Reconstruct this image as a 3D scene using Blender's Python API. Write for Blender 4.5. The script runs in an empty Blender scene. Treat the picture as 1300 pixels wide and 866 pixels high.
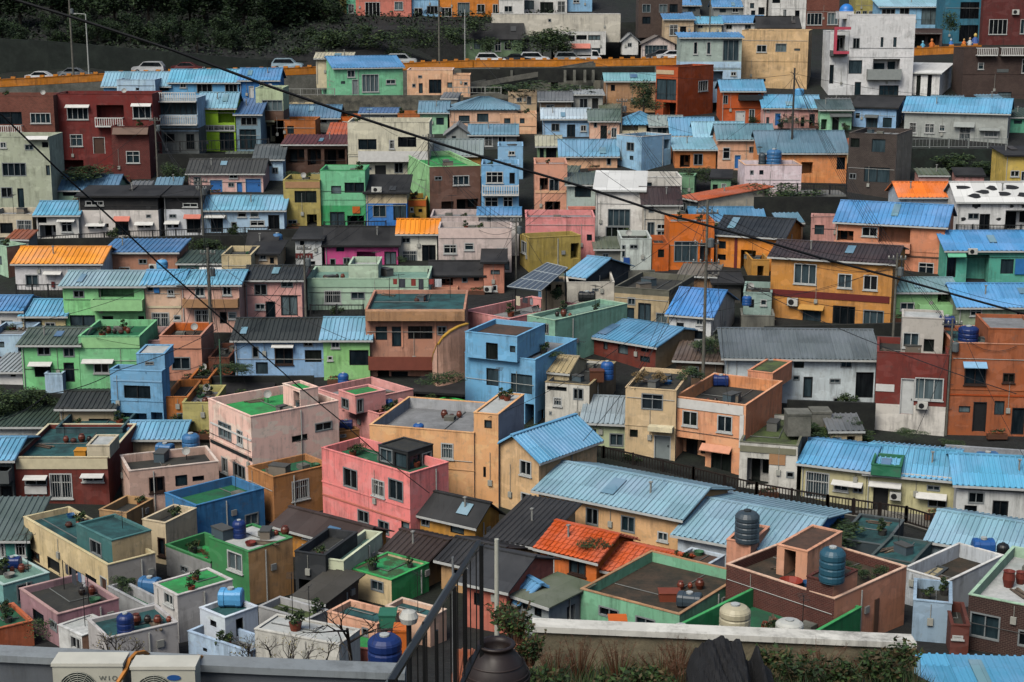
import bpy, bmesh, math, random
from mathutils import Vector, Matrix
random.seed(7)
R = math.radians
S = bpy.context.scene
COL = S.collection
# ------------------------------------------------------------------ camera, world, sun, exposure
CZ = 36.0                       # height of the viewpoint over the valley floor
PITCH, FPX, CX, CY = 12.5, 2000.0, 650.0, 433.0
cam = bpy.data.cameras.new('camera'); co = bpy.data.objects.new('camera', cam); COL.objects.link(co)
co.location = (0, 0, CZ); co.rotation_euler = (R(90 - PITCH), 0, 0)
cam.sensor_width = 36; cam.lens = 36 * FPX / 1300; cam.clip_start = 0.5; cam.clip_end = 3000
S.camera = co
SUN_EL, SUN_AZ = 52, 215        # azimuth: clockwise from +Y (north); behind and left of the viewer
wd = bpy.data.worlds.new('World'); S.world = wd; wd.use_nodes = True
nt = wd.node_tree; bg = nt.nodes['Background']
sky = nt.nodes.new('ShaderNodeTexSky'); sky.sky_type = 'NISHITA'; sky.sun_disc = False
sky.sun_elevation = R(SUN_EL); sky.sun_rotation = R(SUN_AZ); sky.dust_density = 4.0; sky.air_density = 1.0; sky.ozone_density = 1.0
nt.links.new(sky.outputs[0], bg.inputs[0]); bg.inputs[1].default_value = 0.075
sl = bpy.data.lights.new('sun', 'SUN'); sl.energy = 1.9; sl.angle = R(30); sl.color = (1.0, 0.95, 0.86)
so = bpy.data.objects.new('sun', sl); COL.objects.link(so); so.rotation_euler = (R(90 - SUN_EL), 0, R(180 - SUN_AZ)); so.location = (0, 0, 200)
S.view_settings.view_transform = 'Standard'; S.view_settings.look = 'None'
S.view_settings.exposure = 0.5; S.view_settings.gamma = 1.0; S.view_settings.use_curve_mapping = False
S.cycles.max_bounces = 4; S.cycles.diffuse_bounces = 0; S.cycles.glossy_bounces = 2
S.cycles.use_denoising = True

# ------------------------------------------------------------------ geometry of the view
sp_, cp_ = math.sin(R(PITCH)), math.cos(R(PITCH))
FW = Vector((0, cp_, -sp_)); UP = Vector((0, sp_, cp_)); CAM = Vector((0, 0, CZ))
def ray(x, y): return Vector(((x - CX) / FPX, 0, 0)) + FW + UP * (-(y - CY) / FPX)
def P(x, y, D):
    d = ray(x, y); return CAM + d * (D / d.y)
PROF = [(-260, 470), (-150, 380), (-100, 330), (0, 272), (70, 235), (105, 216), (205, 178), (305, 150), (415, 126), (540, 108), (640, 97), (700, 89),
        (760, 81), (820, 73), (880, 66), (940, 60), (1000, 55)]
def lerp(tab, v):
    if v <= tab[0][0]: return tab[0][1]
    for (a, b), (c, d) in zip(tab, tab[1:]):
        if v <= c: return b + (d - b) * (v - a) / (c - a)
    return tab[-1][1]
def Dof(y): return lerp(PROF, y)
ZT = sorted([(d, P(CX, y, d).z) for y, d in PROF] + [(46, 5.0), (34, 14.0), (29, 20.0), (25, 23.0), (16, 25.5), (6, 27), (-10, 28), (-60, 30)])
def ground_z(Y): return lerp(ZT, Y)
ROADL = [(-80, 211), (-64.4, 213), (-56, 216), (-45, 219), (-34, 222), (-25, 226), (-6, 230), (12, 232), (25, 233)]   # world x -> distance of the upper road's edge
ROADZ = [(-75, 103, 211), (-64.4, 99, 213), (-56, 94, 216), (-45, 90, 219), (-34, 88, 222), (-25, 84, 226), (-6, 77, 230), (12, 76, 232), (25, 74, 233)]
def ground_xy(X, Y):
    z = lerp(ZT, Y)
    if X < 27:
        d = lerp(ROADL, X)
        if 198 < Y < d + 2.7: return lerp(ZT, 198) + .2
        if d + 2.7 <= Y < d + (22 if X > -16 else 10): return min(z, P(CX, lerp([(a, b) for a, b, c in ROADZ], X), d).z - 1.4)
    return z

# ------------------------------------------------------------------ materials
def lin(h):
    h = h.lstrip('#'); o = []
    for i in (0, 2, 4):
        c = int(h[i:i + 2], 16) / 255; o.append(c / 12.92 if c < .04045 else ((c + .055) / 1.055) ** 2.4)
    return o
MC = {}
def base_mat(name, rough=.8, metal=0):
    m = bpy.data.materials.new(name); m.use_nodes = True
    b = m.node_tree.nodes['Principled BSDF']; b.inputs['Roughness'].default_value = rough; b.inputs['Metallic'].default_value = metal
    return m, m.node_tree, b
def mixrgb(nt, fac, a, b, bt='MIX'):
    n = nt.nodes.new('ShaderNodeMix'); n.data_type = 'RGBA'; n.blend_type = bt
    for s, v in ((n.inputs[0], fac), (n.inputs[6], a), (n.inputs[7], b)):
        if isinstance(v, (int, float)): s.default_value = v
        elif isinstance(v, (list, tuple)): s.default_value = list(v)[:3] + [1]
        else: nt.links.new(v, s)
    return n.outputs[2]
def noise(nt, vec, scale, detail=5, rough=.6):
    n = nt.nodes.new('ShaderNodeTexNoise'); n.inputs['Scale'].default_value = scale
    n.inputs['Detail'].default_value = detail; n.inputs['Roughness'].default_value = rough
    if vec is not None: nt.links.new(vec, n.inputs['Vector'])
    return n.outputs[0]
def ramp(nt, f, a, b, va=0.0, vb=1.0):
    n = nt.nodes.new('ShaderNodeMapRange'); n.inputs[1].default_value = a; n.inputs[2].default_value = b
    n.inputs[3].default_value = va; n.inputs[4].default_value = vb; nt.links.new(f, n.inputs[0]); return n.outputs[0]
def geo(nt, scale=(1, 1, 1)):
    g = nt.nodes.new('ShaderNodeNewGeometry'); m = nt.nodes.new('ShaderNodeMapping'); m.inputs['Scale'].default_value = scale
    nt.links.new(g.outputs['Position'], m.inputs['Vector']); return m.outputs[0]
def bump(nt, b, h, strength=.3, dist=.02):
    n = nt.nodes.new('ShaderNodeBump'); n.inputs['Strength'].default_value = strength; n.inputs['Distance'].default_value = dist
    nt.links.new(h, n.inputs['Height']); nt.links.new(n.outputs[0], b.inputs['Normal'])
def scale3(c, k): return [min(.9, x * k) for x in c]
def paint(hexc, dirt=.5, rough=.85, kind='paint'):
    """weathered paint: blotches of grime, rain streaks, flaked patches"""
    key = (kind, hexc, dirt)
    if key in MC: return MC[key]
    m, nt, b = base_mat(kind + '_' + hexc.strip('#'), rough)
    c = lin(hexc); g0 = sum(c) / 3; c = [max(.004, g0 + (x - g0) * 1.04) for x in c]
    dark = [x * .38 + .008 for x in c]
    g = sum(c) / 3; dust = [x * .7 + g * .22 + .02 for x in c]
    p = geo(nt)
    f1 = ramp(nt, noise(nt, p, .5, 7, .7), .4, .68)
    f2 = ramp(nt, noise(nt, geo(nt, (2.6, 2.6, .28)), 1.0, 8, .75), .45, .63)
    fm = ramp(nt, noise(nt, geo(nt, (.35, .35, .6)), 1.0, 5, .6), .42, .58)
    f3 = ramp(nt, noise(nt, p, 2.2, 7, .75), .55, .64)
    f4 = ramp(nt, noise(nt, geo(nt, (.6, .6, 1.1)), 1.3, 2, .4), .56, .585)
    def mul(x, y):
        n_ = nt.nodes.new('ShaderNodeMath'); n_.operation = 'MULTIPLY'
        for i_, v_ in enumerate((x, y)):
            if isinstance(v_, (int, float)): n_.inputs[i_].default_value = v_
            else: nt.links.new(v_, n_.inputs[i_])
        return n_.outputs[0]
    c0 = mixrgb(nt, mul(f4, .55), c, [min(.85, x * 1.25 + .03) for x in c])
    c1 = mixrgb(nt, mul(f1, .5), c0, dust)
    c2 = mixrgb(nt, mul(mul(f2, fm), min(1, dirt * 1.5)), c1, dark)
    c3 = mixrgb(nt, mul(f3, dirt * .6), c2, [g * .35 + .05, g * .35 + .048, g * .3 + .042])
    nt.links.new(c3, b.inputs['Base Color'])
    bump(nt, b, noise(nt, p, 9, 4), .25, .02)
    MC[key] = m; return m
def roofmat(hexc, fade=.6, rough=.5, kind='sheet'):
    """painted metal sheet or felt with faded and rusted patches"""
    key = (kind, hexc, fade)
    if key in MC: return MC[key]
    m, nt, b = base_mat(kind + '_' + hexc.strip('#'), rough)
    c = lin(hexc); g = sum(c) / 3
    pale = [x * .6 + (.12 if g > .06 else .035) + g * .15 for x in c]; dark = [x * .45 for x in c]
    p = geo(nt)
    f1 = ramp(nt, noise(nt, p, .35, 6, .6), .4, .7)
    f2 = ramp(nt, noise(nt, geo(nt, (2.5, .5, .5)), 1.0, 7, .75), .56, .72)
    ff = nt.nodes.new('ShaderNodeMath'); ff.operation = 'MULTIPLY'; nt.links.new(f1, ff.inputs[0]); ff.inputs[1].default_value = fade
    fd = nt.nodes.new('ShaderNodeMath'); fd.operation = 'MULTIPLY'; nt.links.new(f2, fd.inputs[0]); fd.inputs[1].default_value = fade
    if c[2] > c[0] * 1.5: c = [c[0] * .84 + .035, c[1] * .9 + .01, c[2] * .72 + .01]
    t = nt.nodes.new('ShaderNodeTexCoord'); br = nt.nodes.new('ShaderNodeTexBrick'); mp = nt.nodes.new('ShaderNodeMapping'); nt.links.new(t.outputs['Object'], mp.inputs['Vector'])
    nt.links.new(mp.outputs[0], br.inputs['Vector']); br.inputs['Scale'].default_value = 1.0; br.inputs['Brick Width'].default_value = 1.26; br.inputs['Row Height'].default_value = 2.1; br.inputs['Mortar Size'].default_value = .012
    br.offset = 0; br.inputs['Bias'].default_value = -.1
    br.inputs['Color1'].default_value = [x * .8 for x in c] + [1]; br.inputs['Color2'].default_value = [min(1, x * 1.12 + .01) for x in c] + [1]; br.inputs['Mortar'].default_value = [x * .5 for x in c] + [1]
    cc = mixrgb(nt, fd.outputs[0], mixrgb(nt, ff.outputs[0], br.outputs[0], pale), dark)
    fr_ = ramp(nt, noise(nt, geo(nt, (.9, .9, .9)), 1.0, 9, .78), .66, .74, 0, .8)
    cc = mixrgb(nt, fr_, cc, [.16, .085, .045])
    nt.links.new(cc, b.inputs['Base Color']); bump(nt, b, noise(nt, p, 5, 4), .2, .02)
    MC[key] = m; return m
def patchmat(h1, h2, scale=1.2, lo=.45, hi=.58, rough=.9, kind='patch'):
    key = (kind, h1, h2, scale, lo)
    if key in MC: return MC[key]
    m, nt, b = base_mat(kind + '_' + h1.strip('#'), rough); p = geo(nt)
    f = ramp(nt, noise(nt, p, scale, 8, .7), lo, hi); f2 = noise(nt, p, scale * 6, 5, .7)
    c = mixrgb(nt, f, lin(h1), lin(h2)); c = mixrgb(nt, ramp(nt, f2, .35, .7, 0, .5), c, [x * .4 for x in lin(h1)])
    nt.links.new(c, b.inputs['Base Color']); bump(nt, b, f2, .4, .05)
    MC[key] = m; return m
def brick(hexc, mortar='#7d746a'):
    key = ('brick', hexc)
    if key in MC: return MC[key]
    m, nt, b = base_mat('brick_' + hexc.strip('#'), .9)
    t = nt.nodes.new('ShaderNodeTexCoord'); s = nt.nodes.new('ShaderNodeSeparateXYZ'); nt.links.new(t.outputs['Object'], s.inputs[0])
    a = nt.nodes.new('ShaderNodeMath'); nt.links.new(s.outputs[0], a.inputs[0]); nt.links.new(s.outputs[1], a.inputs[1])
    cb = nt.nodes.new('ShaderNodeCombineXYZ'); nt.links.new(a.outputs[0], cb.inputs[0]); nt.links.new(s.outputs[2], cb.inputs[1])
    br = nt.nodes.new('ShaderNodeTexBrick'); nt.links.new(cb.outputs[0], br.inputs['Vector'])
    c = lin(hexc); br.inputs['Color1'].default_value = c + [1]; br.inputs['Color2'].default_value = [x * .6 for x in c] + [1]
    br.inputs['Mortar'].default_value = [x * .5 + y * .5 for x, y in zip(lin(mortar), c)] + [1]; br.inputs['Scale'].default_value = 2.2
    br.inputs['Mortar Size'].default_value = .02; br.inputs['Brick Width'].default_value = .5; br.inputs['Row Height'].default_value = .2
    f = ramp(nt, noise(nt, geo(nt), .8, 6, .7), .4, .75, 0, .6)
    nt.links.new(mixrgb(nt, f, br.outputs[0], [x * .4 for x in c]), b.inputs['Base Color']); MC[key] = m; return m
def plain(name, hexc, rough=.6, metal=0):
    key = ('plain', name)
    if key in MC: return MC[key]
    m, nt, b = base_mat(name, rough, metal); c = lin(hexc)
    f = ramp(nt, noise(nt, geo(nt), 2.5, 4), .35, .75, 0, .45)
    nt.links.new(mixrgb(nt, f, c, [x * .6 for x in c]), b.inputs['Base Color']); MC[key] = m; return m
def glass(i):
    key = ('glass', i)
    if key in MC: return MC[key]
    hexc = ['#101a20', '#0c1216', '#1b2a30', '#2c3a40', '#4c5a5e', '#141a18', '#0a0e12'][i]
    m, nt, b = base_mat('window_glass_%d' % i, .12); b.inputs['Specular IOR Level'].default_value = .18
    t = nt.nodes.new('ShaderNodeTexCoord')
    f = ramp(nt, noise(nt, geo(nt, (3.2, 3.2, .5)), 1, 4), .4, .62, 0, .5)
    c = lin(hexc); nt.links.new(mixrgb(nt, f, c, [x * 2.2 + .012 for x in c]), b.inputs['Base Color']); MC[key] = m; return m
W = dict(wh='#d2d3cf', cr='#cfc6a6', bg='#bfa98a', pk='#e29c9c', lp='#e8c0b4', sal='#cf9478', pe='#deb08c', oc='#b88a45', ora='#bf5f1f', dor='#a84a1c',
         red='#63201d', bri='#7a4234', gn='#79bd84', lgn='#98cf92', lime='#8db81e', mt='#9fc0a6', tq='#64b492', em='#3c9e62', lb='#86b4d6', sky='#5f9fca',
         bl='#2d74b4', db='#1e4c94', gy='#8d9492', dg='#565c5c', bk='#23282a', br='#5d4436', ol='#9c9458', yl='#c8b052', mg='#b8527e', con='#7d7f78',
         tn='#a9825e', lv='#9c8fa6', mv='#8f7478', te='#2f5c60', pb='#a9c6dc', pw='#d9c3bd', dp='#c87868', mos='#6f8a6a')
RF = dict(blue='#3f8fd6', lbl='#7db4de', dbl='#2a6aa8', sbl='#5c8fb4', blk='#131517', gry='#62676a', lgy='#9ba2a4', org='#f08a1c', tang='#e0641c', tile='#cf5820', rst='#8a4a28',
          wht='#cfd2d0', grn='#1f8a4a', dgn='#1d4a44', tea='#27565c', brn='#3c322e', sla='#4a5660', mos='#55604a', cre='#b8b49a', grs='#44913c', brt='#2fa84a', red='#5a2622', cop='#b8582c', slv='#8fa0a8')
def wallmat(w):
    if w.startswith('B'): return brick(W.get(w[1:], w[1:]))
    return paint(W.get(w) or RF.get(w, w))
def rmat(c, felt=False): return roofmat(RF.get(c, c), .6, .8 if felt else .5, 'felt' if felt else 'sheet')
def white(): return plain('white_frame', '#b9bdbb', .5)
def alu(): return plain('alu_frame', '#7f8688', .4)
def darkm(): return plain('dark_metal', '#17191b', .55)
def brownm(): return plain('brown_frame', '#33231c', .6)
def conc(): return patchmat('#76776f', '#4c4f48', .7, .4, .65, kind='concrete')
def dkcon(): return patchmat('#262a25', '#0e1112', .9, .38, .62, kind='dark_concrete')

# ------------------------------------------------------------------ mesh building
class MB:
    def __init__(s): s.v = []; s.f = []; s.m = []; s.cur = 0; s.T = None
    def add(s, vs, fs, mi=None):
        n = len(s.v)
        if s.T is not None: vs = [s.T @ Vector(v) for v in vs]
        s.v += [tuple(v) for v in vs]; s.f += [[i + n for i in f] for f in fs]; s.m += [s.cur if mi is None else mi] * len(fs)
    def box(s, x0, y0, z0, x1, y1, z1, mi=None):
        s.add([(x0, y0, z0), (x1, y0, z0), (x1, y1, z0), (x0, y1, z0), (x0, y0, z1), (x1, y0, z1), (x1, y1, z1), (x0, y1, z1)],
              [(0, 3, 2, 1), (4, 5, 6, 7), (0, 1, 5, 4), (1, 2, 6, 5), (2, 3, 7, 6), (3, 0, 4, 7)], mi)
    def quad(s, a, b, c, d, mi=None): s.add([a, b, c, d], [(0, 1, 2, 3)], mi)
    def tube(s, pts, r, n=6, mi=None, cap=True):
        pts = [Vector(p) for p in pts]; rs = r if isinstance(r, (list, tuple)) else [r] * len(pts)
        vs = []; fs = []
        for i, p in enumerate(pts):
            t = (pts[min(i + 1, len(pts) - 1)] - pts[max(i - 1, 0)]).normalized()
            u = t.cross(Vector((0, 0, 1)));
            if u.length < .05: u = t.cross(Vector((1, 0, 0)))
            u.normalize(); w = t.cross(u)
            for k in range(n):
                a = 2 * math.pi * k / n; vs.append(p + (u * math.cos(a) + w * math.sin(a)) * rs[i])
        for i in range(len(pts) - 1):
            for k in range(n):
                a, b = i * n + k, i * n + (k + 1) % n; fs.append((a, b, b + n, a + n))
        if cap: fs.append(tuple(range(n - 1, -1, -1))); fs.append(tuple((len(pts) - 1) * n + k for k in range(n)))
        s.add(vs, fs, mi)
    def lathe(s, prof, cx=0, cy=0, n=16, mi=None):
        vs = []; fs = []
        for r, z in prof:
            for k in range(n):
                a = 2 * math.pi * k / n; vs.append((cx + r * math.cos(a), cy + r * math.sin(a), z))
        for i in range(len(prof) - 1):
            for k in range(n):
                a, b = i * n + k, i * n + (k + 1) % n; fs.append((a, b, b + n, a + n))
        s.add(vs, fs, mi)
    def build(s, name, mats, parent=None, loc=None, rz=0, smooth=False):
        me = bpy.data.meshes.new(name); me.from_pydata(s.v, [], s.f)
        if not isinstance(mats, (list, tuple)): mats = [mats]
        for m in mats: me.materials.append(m)
        if len(mats) > 1: me.polygons.foreach_set('material_index', s.m)
        if smooth: me.polygons.foreach_set('use_smooth', [True] * len(s.f))
        me.update()
        o = bpy.data.objects.new(name, me); COL.objects.link(o)
        if parent is not None: o.parent = parent
        if loc is not None: o.location = loc
        if rz: o.rotation_euler = (0, 0, rz)
        return o
USED = set()
def tag(o, label, cat, group=None, kind=None):
    w = label.split()
    if len(w) > 16: print('LONG LABEL', len(w), label)
    if label in USED: print('DUP LABEL', label)
    USED.add(label)
    o['label'] = label; o['category'] = cat
    if group: o['group'] = group
    if kind: o['kind'] = kind
    return o
def empty(name, loc, rz=0):
    o = bpy.data.objects.new(name, None); COL.objects.link(o); o.location = loc; o.rotation_euler = (0, 0, rz); o.empty_display_size = .5; return o
def structure(o): o['kind'] = 'structure'; return o

# ------------------------------------------------------------------ tiles: coordinates read from enlarged crops of the photo
TX, TY, TK = 0, 0, 1.0
def tile(x, y, k=340 / 1280):
    global TX, TY, TK
    TX, TY, TK = x, y, k
def tx(x): return TX + x * TK
def ty(y): return TY + y * TK

def sheet(mb, e0, e1, r1, r0, pitch=.36, h=.065, th=.07, ribs=True, tiles=False):
    """roof slope from eave e0-e1 up to ridge r0-r1, ribs running up the slope; world-outside normal is e x up"""
    e0, e1, r0, r1 = map(Vector, (e0, e1, r0, r1))
    n = (e1 - e0).cross(r0 - e0).normalized()
    if n.z < 0: n = -n
    Wd = (e1 - e0).length; k = max(2, int(Wd / pitch))
    prof = []
    if ribs:
        for i in range(k):
            for a, z in ((0, 0), (.55, 0), (.66, h), (.89, h)): prof.append(((i + a) / k, z))
        prof.append((1, 0))
    else: prof = [(0, 0), (1, 0)]
    rows = [0, 1]
    if tiles:
        m = max(2, int((r0 - e0).length / .38)); rows = []
        for j in range(m): rows += [j / m, (j + .98) / m]
    vs = []; fs = []
    for ri, tt in enumerate(rows):
        lift = 0
        if tiles: lift = .05 if ri % 2 == 0 else 0
        for a, z in prof:
            p = e0.lerp(e1, a).lerp(r0.lerp(r1, a), tt); vs.append(p + n * (z + lift + th))
    np_ = len(prof)
    for j in range(len(rows) - 1):
        for i in range(np_ - 1):
            a = j * np_ + i; fs.append((a, a + 1, a + 1 + np_, a + np_))
    mb.add(vs, fs)
    # underside and edges
    a, b, c, d = e0, e1, r1, r0
    mb.add([a, b, c, d, a + n * th, b + n * th, c + n * th, d + n * th], [(3, 2, 1, 0), (0, 1, 5, 4), (1, 2, 6, 5), (2, 3, 7, 6), (3, 0, 4, 7)])

class House: pass
HOUSES = []
def H(short, extra, x0, xc, x1, yt, yb, wall, roof, ops='', r=0, dep=5.0, D=None, ph=.45, name='house', cat='house', bands='', Z=None, parent=None,
      over=.3, coping=None, inner=None, wall2=None, minh=0, label=None):
    """x0,xc,x1,yt,yb are read in the current tile: left end, near corner, right end, top and foot of the near corner"""
    h = House(); h.short = short; h.wallname = wall
    x0, xc, yt, yb = tx(x0), tx(xc), ty(yt), ty(yb)
    if D is None:
        D = Dof(yb)
        if Z is not None:
            d = ray(xc, yb); D = d.y * (Z - CZ) / d.z if d.z < -1e-3 else Dof(yb)
    C = P(xc, yb, D)
    zt = P(xc, yt, D).z; Ht = max(zt - C.z, minh)
    rr = R(r); a = Vector((math.cos(rr), -math.sin(rr), 0)); b = Vector((math.sin(rr), math.cos(rr), 0))
    def solve(px, dr):
        rx = (px - CX) / FPX; c = C - CAM; den = dr.x - rx * FW.dot(dr)
        return (rx * FW.dot(c) - c.x) / den
    L = max(.4, solve(x0, -a))
    if x1 is None: Dp = dep
    else:
        Dp = max(.4, solve(tx(x1), b))
        if r < 30: Dp = min(Dp, 7.5) if Dp > .9 else dep
    if L > 60 or Dp > 60: print('HUGE', short, L, Dp)
    h.L, h.Dp, h.H, h.C, h.a, h.b, h.r, h.D = L, Dp, Ht, C, a, b, r, D
    ctr = C - a * (L / 2) + b * (Dp / 2); rz = -rr
    zlow = min(ground_z(C.y), ground_z(ctr.y), ground_z((C - a * L).y)) - .6
    fnd = max(.0, C.z - zlow) if parent is None else 0.02
    fnd = min(fnd, 14)
    hx, hy = L / 2, Dp / 2
    if parent is None:
        root = empty(name, ctr, rz)
        tag(root, label or (short + ' ' + extra).strip(), cat, 'village houses')
        loc = None; par = root; part_loc = Vector((0, 0, 0)); prz = 0
    else:
        par = parent.root; d = ctr - parent.ctr; c_, s_ = math.cos(-parent.rz), math.sin(-parent.rz)
        part_loc = Vector((d.x * c_ - d.y * s_, d.x * s_ + d.y * c_, d.z)); prz = rz - parent.rz; root = par
    h.root, h.ctr, h.rz, h.part_loc, h.prz = root, ctr, rz, part_loc, prz
    h.zroof = C.z + Ht - ph; h.flat = roof[0] == 'f'
    def B(mb, nm, mats, smooth=False): return mb.build(nm, mats, par, part_loc, prz, smooth)
    h.B = B
    # wall plane hits
    def hit(px, py, wl):
        org, ax, nrm = C, (a if wl == 'F' else b), (b if wl == 'F' else a)
        d = ray(px, py); t = (org - CAM).dot(nrm) / d.dot(nrm); q = CAM + d * t
        return (q - C).dot(ax), q.z - C.z
    h.hit = hit
    def rect(v, wl):
        X0, Y0, X1, Y1 = tx(v[0]), ty(v[1]), tx(v[2]), ty(v[3]); xm, ym = (X0 + X1) / 2, (Y0 + Y1) / 2
        u0 = hit(X0, ym, wl)[0]; u1 = hit(X1, ym, wl)[0]; w1 = hit(xm, Y0, wl)[1]; w0 = hit(xm, Y1, wl)[1]
        return min(u0, u1), min(w0, w1), max(u0, u1), max(w0, w1)
    bn = []
    mats = [wallmat(wall)]
    for s in bands.split(';') if bands else []:
        y, c = s.split(':'); bn.append((P(xc, ty(float(y)), D).z - C.z, len(mats))); mats.append(wallmat(c))
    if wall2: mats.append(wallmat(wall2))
    def mat_at(v, side=False):
        i = 0
        for z, k in bn:
            if v < z: i = k
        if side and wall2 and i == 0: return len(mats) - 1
        return i
    OPS = {'F': [], 'S': []}; EXT = []
    for s in ops.split():
        wl = 'F'
        if s[0] == 'S': wl = 'S'; s = s[1:]
        k = s[0]; rest = s[1:].split(':'); v = [float(q) for q in rest[0].split(',')]; arg = rest[1] if len(rest) > 1 else None
        u0, w0, u1, w1 = rect(v, wl)
        lim0, lim1 = (-L, 0) if wl == 'F' else (0, Dp)
        if k in 'wbgdosxWk':
            u0 = max(u0, lim0 + .08); u1 = min(u1, lim1 - .08); w1 = min(w1, Ht - (ph + .05 if roof[0] == 'f' else .06)); w0 = max(w0, 0.0)
            if u1 - u0 < .15 or w1 - w0 < .12: continue
            OPS[wl].append((u0, w0, u1, w1, k, arg))
        else:
            u0 = max(u0, lim0 + .01); u1 = min(u1, lim1 - .01)
            if u1 - u0 > .1: EXT.append((wl, k, u0, w0, u1, w1, arg))
    mb = MB()
    def wallgrid(wl, Wd, o, plan):
        # plan(u, v, inset) -> local point
        cu = sorted(set([0, Wd] + [q for t in o for q in (t[0], t[2])])); cv = sorted(set([-fnd, Ht] + [q for t in o for q in (t[1], t[3])] + [z for z, _ in bn if -fnd < z < Ht]))
        for i in range(len(cu) - 1):
            for j in range(len(cv) - 1):
                um, vm = (cu[i] + cu[i + 1]) / 2, (cv[j] + cv[j + 1]) / 2
                if cu[i + 1] - cu[i] < 1e-4 or cv[j + 1] - cv[j] < 1e-4: continue
                if any(t[0] < um < t[2] and t[1] < vm < t[3] for t in o): continue
                mb.quad(plan(cu[i], cv[j], 0), plan(cu[i + 1], cv[j], 0), plan(cu[i + 1], cv[j + 1], 0), plan(cu[i], cv[j + 1], 0), mat_at(vm, wl == 'S'))
        for t in o:
            u0, v0, u1, v1, k = t[:5]; dp = 1.3 if k == 'o' else .14
            dp = min(dp, (Dp if wl == 'F' else L) * .6); mi = mat_at((v0 + v1) / 2, wl == 'S')
            mb.quad(plan(u0, v0, 0), plan(u0, v0, dp), plan(u0, v1, dp), plan(u0, v1, 0), mi); mb.quad(plan(u1, v0, 0), plan(u1, v1, 0), plan(u1, v1, dp), plan(u1, v0, dp), mi)
            mb.quad(plan(u0, v1, 0), plan(u0, v1, dp), plan(u1, v1, dp), plan(u1, v1, 0), mi); mb.quad(plan(u0, v0, 0), plan(u1, v0, 0), plan(u1, v0, dp), plan(u0, v0, dp), mi)
            if k == 'o': mb.quad(plan(u0, v0, dp), plan(u1, v0, dp), plan(u1, v1, dp), plan(u0, v1, dp), mi)
    planF = lambda u, v, i: (-hx + u, -hy + i, v)
    planS = lambda u, v, i: (hx - i, -hy + u, v)
    of = [(t[0] + L, t[1], t[2] + L, t[3], t[4], t[5]) for t in OPS['F']]; os_ = OPS['S']
    def clean(o):
        out = []
        for t in o:
            if any(not (t[2] <= q[0] + .02 or t[0] >= q[2] - .02 or t[3] <= q[1] + .02 or t[1] >= q[3] - .02) for q in out): continue
            out.append(t)
        return out
    of, os_ = clean(of), clean(os_)
    wallgrid('F', L, of, planF); wallgrid('S', Dp, os_, planS)
    zz = cvs = sorted([-fnd, Ht] + [z for z, _ in bn if -fnd < z < Ht])
    for j in range(len(zz) - 1):
        mi = mat_at((zz[j] + zz[j + 1]) / 2)
        mb.quad((hx, hy, zz[j]), (-hx, hy, zz[j]), (-hx, hy, zz[j + 1]), (hx, hy, zz[j + 1]), mi)
        mb.quad((-hx, hy, zz[j]), (-hx, -hy, zz[j]), (-hx, -hy, zz[j + 1]), (-hx, hy, zz[j + 1]), mi)
    # ---- roof
    rk = roof.split(':'); kind = rk[0]; rc = rk[-1]; val = float(rk[1]) if len(rk) > 2 and rk[0] != 'f' else 1.2
    style = rk[2] if len(rk) > 3 else ('s' if rc == 'blk' else 'r')
    h.hx, h.hy, h.Ht = hx, hy, Ht
    def rise_px(local_y):     # ridge seen 'val' tile pixels above the eave
        if val < 8: return val
        e = C - a * (L / 2) - CAM; e.z += Ht; ye = CY - FPX * UP.dot(e) / FW.dot(e)
        q = C + b * local_y - a * (L / 2)
        rp = (q - CAM); xx = CX + FPX * rp.x / FW.dot(rp)
        return max(.25, P(xx, ye - val * TK, q.y).z - (C.z + Ht))
    ov = over; rb = MB(); ribs = style in 'rt'; til = style == 't'; pit = (.42 if D > 130 else .33) if style == 'r' else .3
    cap = MB()
    if kind in ('gf', 'gs'):
        if kind == 'gf':
            rs = rise_px(Dp / 2); h2 = hy; h.rs = rs; zo = Ht - ov * rs / h2
            sheet(rb, (-hx - ov, -hy - ov, zo), (hx + ov, -hy - ov, zo), (hx + ov, 0, Ht + rs), (-hx - ov, 0, Ht + rs), pit, ribs=ribs, tiles=til)
            sheet(rb, (hx + ov, hy + ov, zo), (-hx - ov, hy + ov, zo), (-hx - ov, 0, Ht + rs), (hx + ov, 0, Ht + rs), pit, ribs=ribs, tiles=til)
            mi = mat_at(Ht, True)
            for sx in (-hx, hx): mb.add([(sx, -hy, Ht), (sx, hy, Ht), (sx, 0, Ht + rs - .01)], [(0, 1, 2)], mi)
            rb.box(-hx - ov - .02, -.14, Ht + rs + .06, hx + ov + .02, .14, Ht + rs + .14)
            cap.box(-hx - ov, -hy - ov - .05, zo - .1, hx + ov, -hy - ov + .0, zo + .04)
        else:
            rs = rise_px(0) if val < 8 else max(.3, P(CX, yt - val * TK, D).z - P(CX, yt, D).z); h2 = hx; zo = Ht - ov * rs / h2
            sheet(rb, (hx + ov, -hy - ov, zo), (hx + ov, hy + ov, zo), (0, hy + ov, Ht + rs), (0, -hy - ov, Ht + rs), pit, ribs=ribs, tiles=til)
            sheet(rb, (-hx - ov, hy + ov, zo), (-hx - ov, -hy - ov, zo), (0, -hy - ov, Ht + rs), (0, hy + ov, Ht + rs), pit, ribs=ribs, tiles=til)
            for sy in (-hy, hy): mb.add([(-hx, sy, Ht), (hx, sy, Ht), (0, sy, Ht + rs - .01)], [(0, 1, 2)], mat_at(Ht))
            rb.box(-.14, -hy - ov - .02, Ht + rs + .06, .14, hy + ov + .02, Ht + rs + .14)
            cap.box(hx + ov - .02, -hy - ov, zo - .1, hx + ov + .04, hy + ov, zo + .04)
    elif kind in ('sf', 'ss', 'sb', 'sl'):
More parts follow.
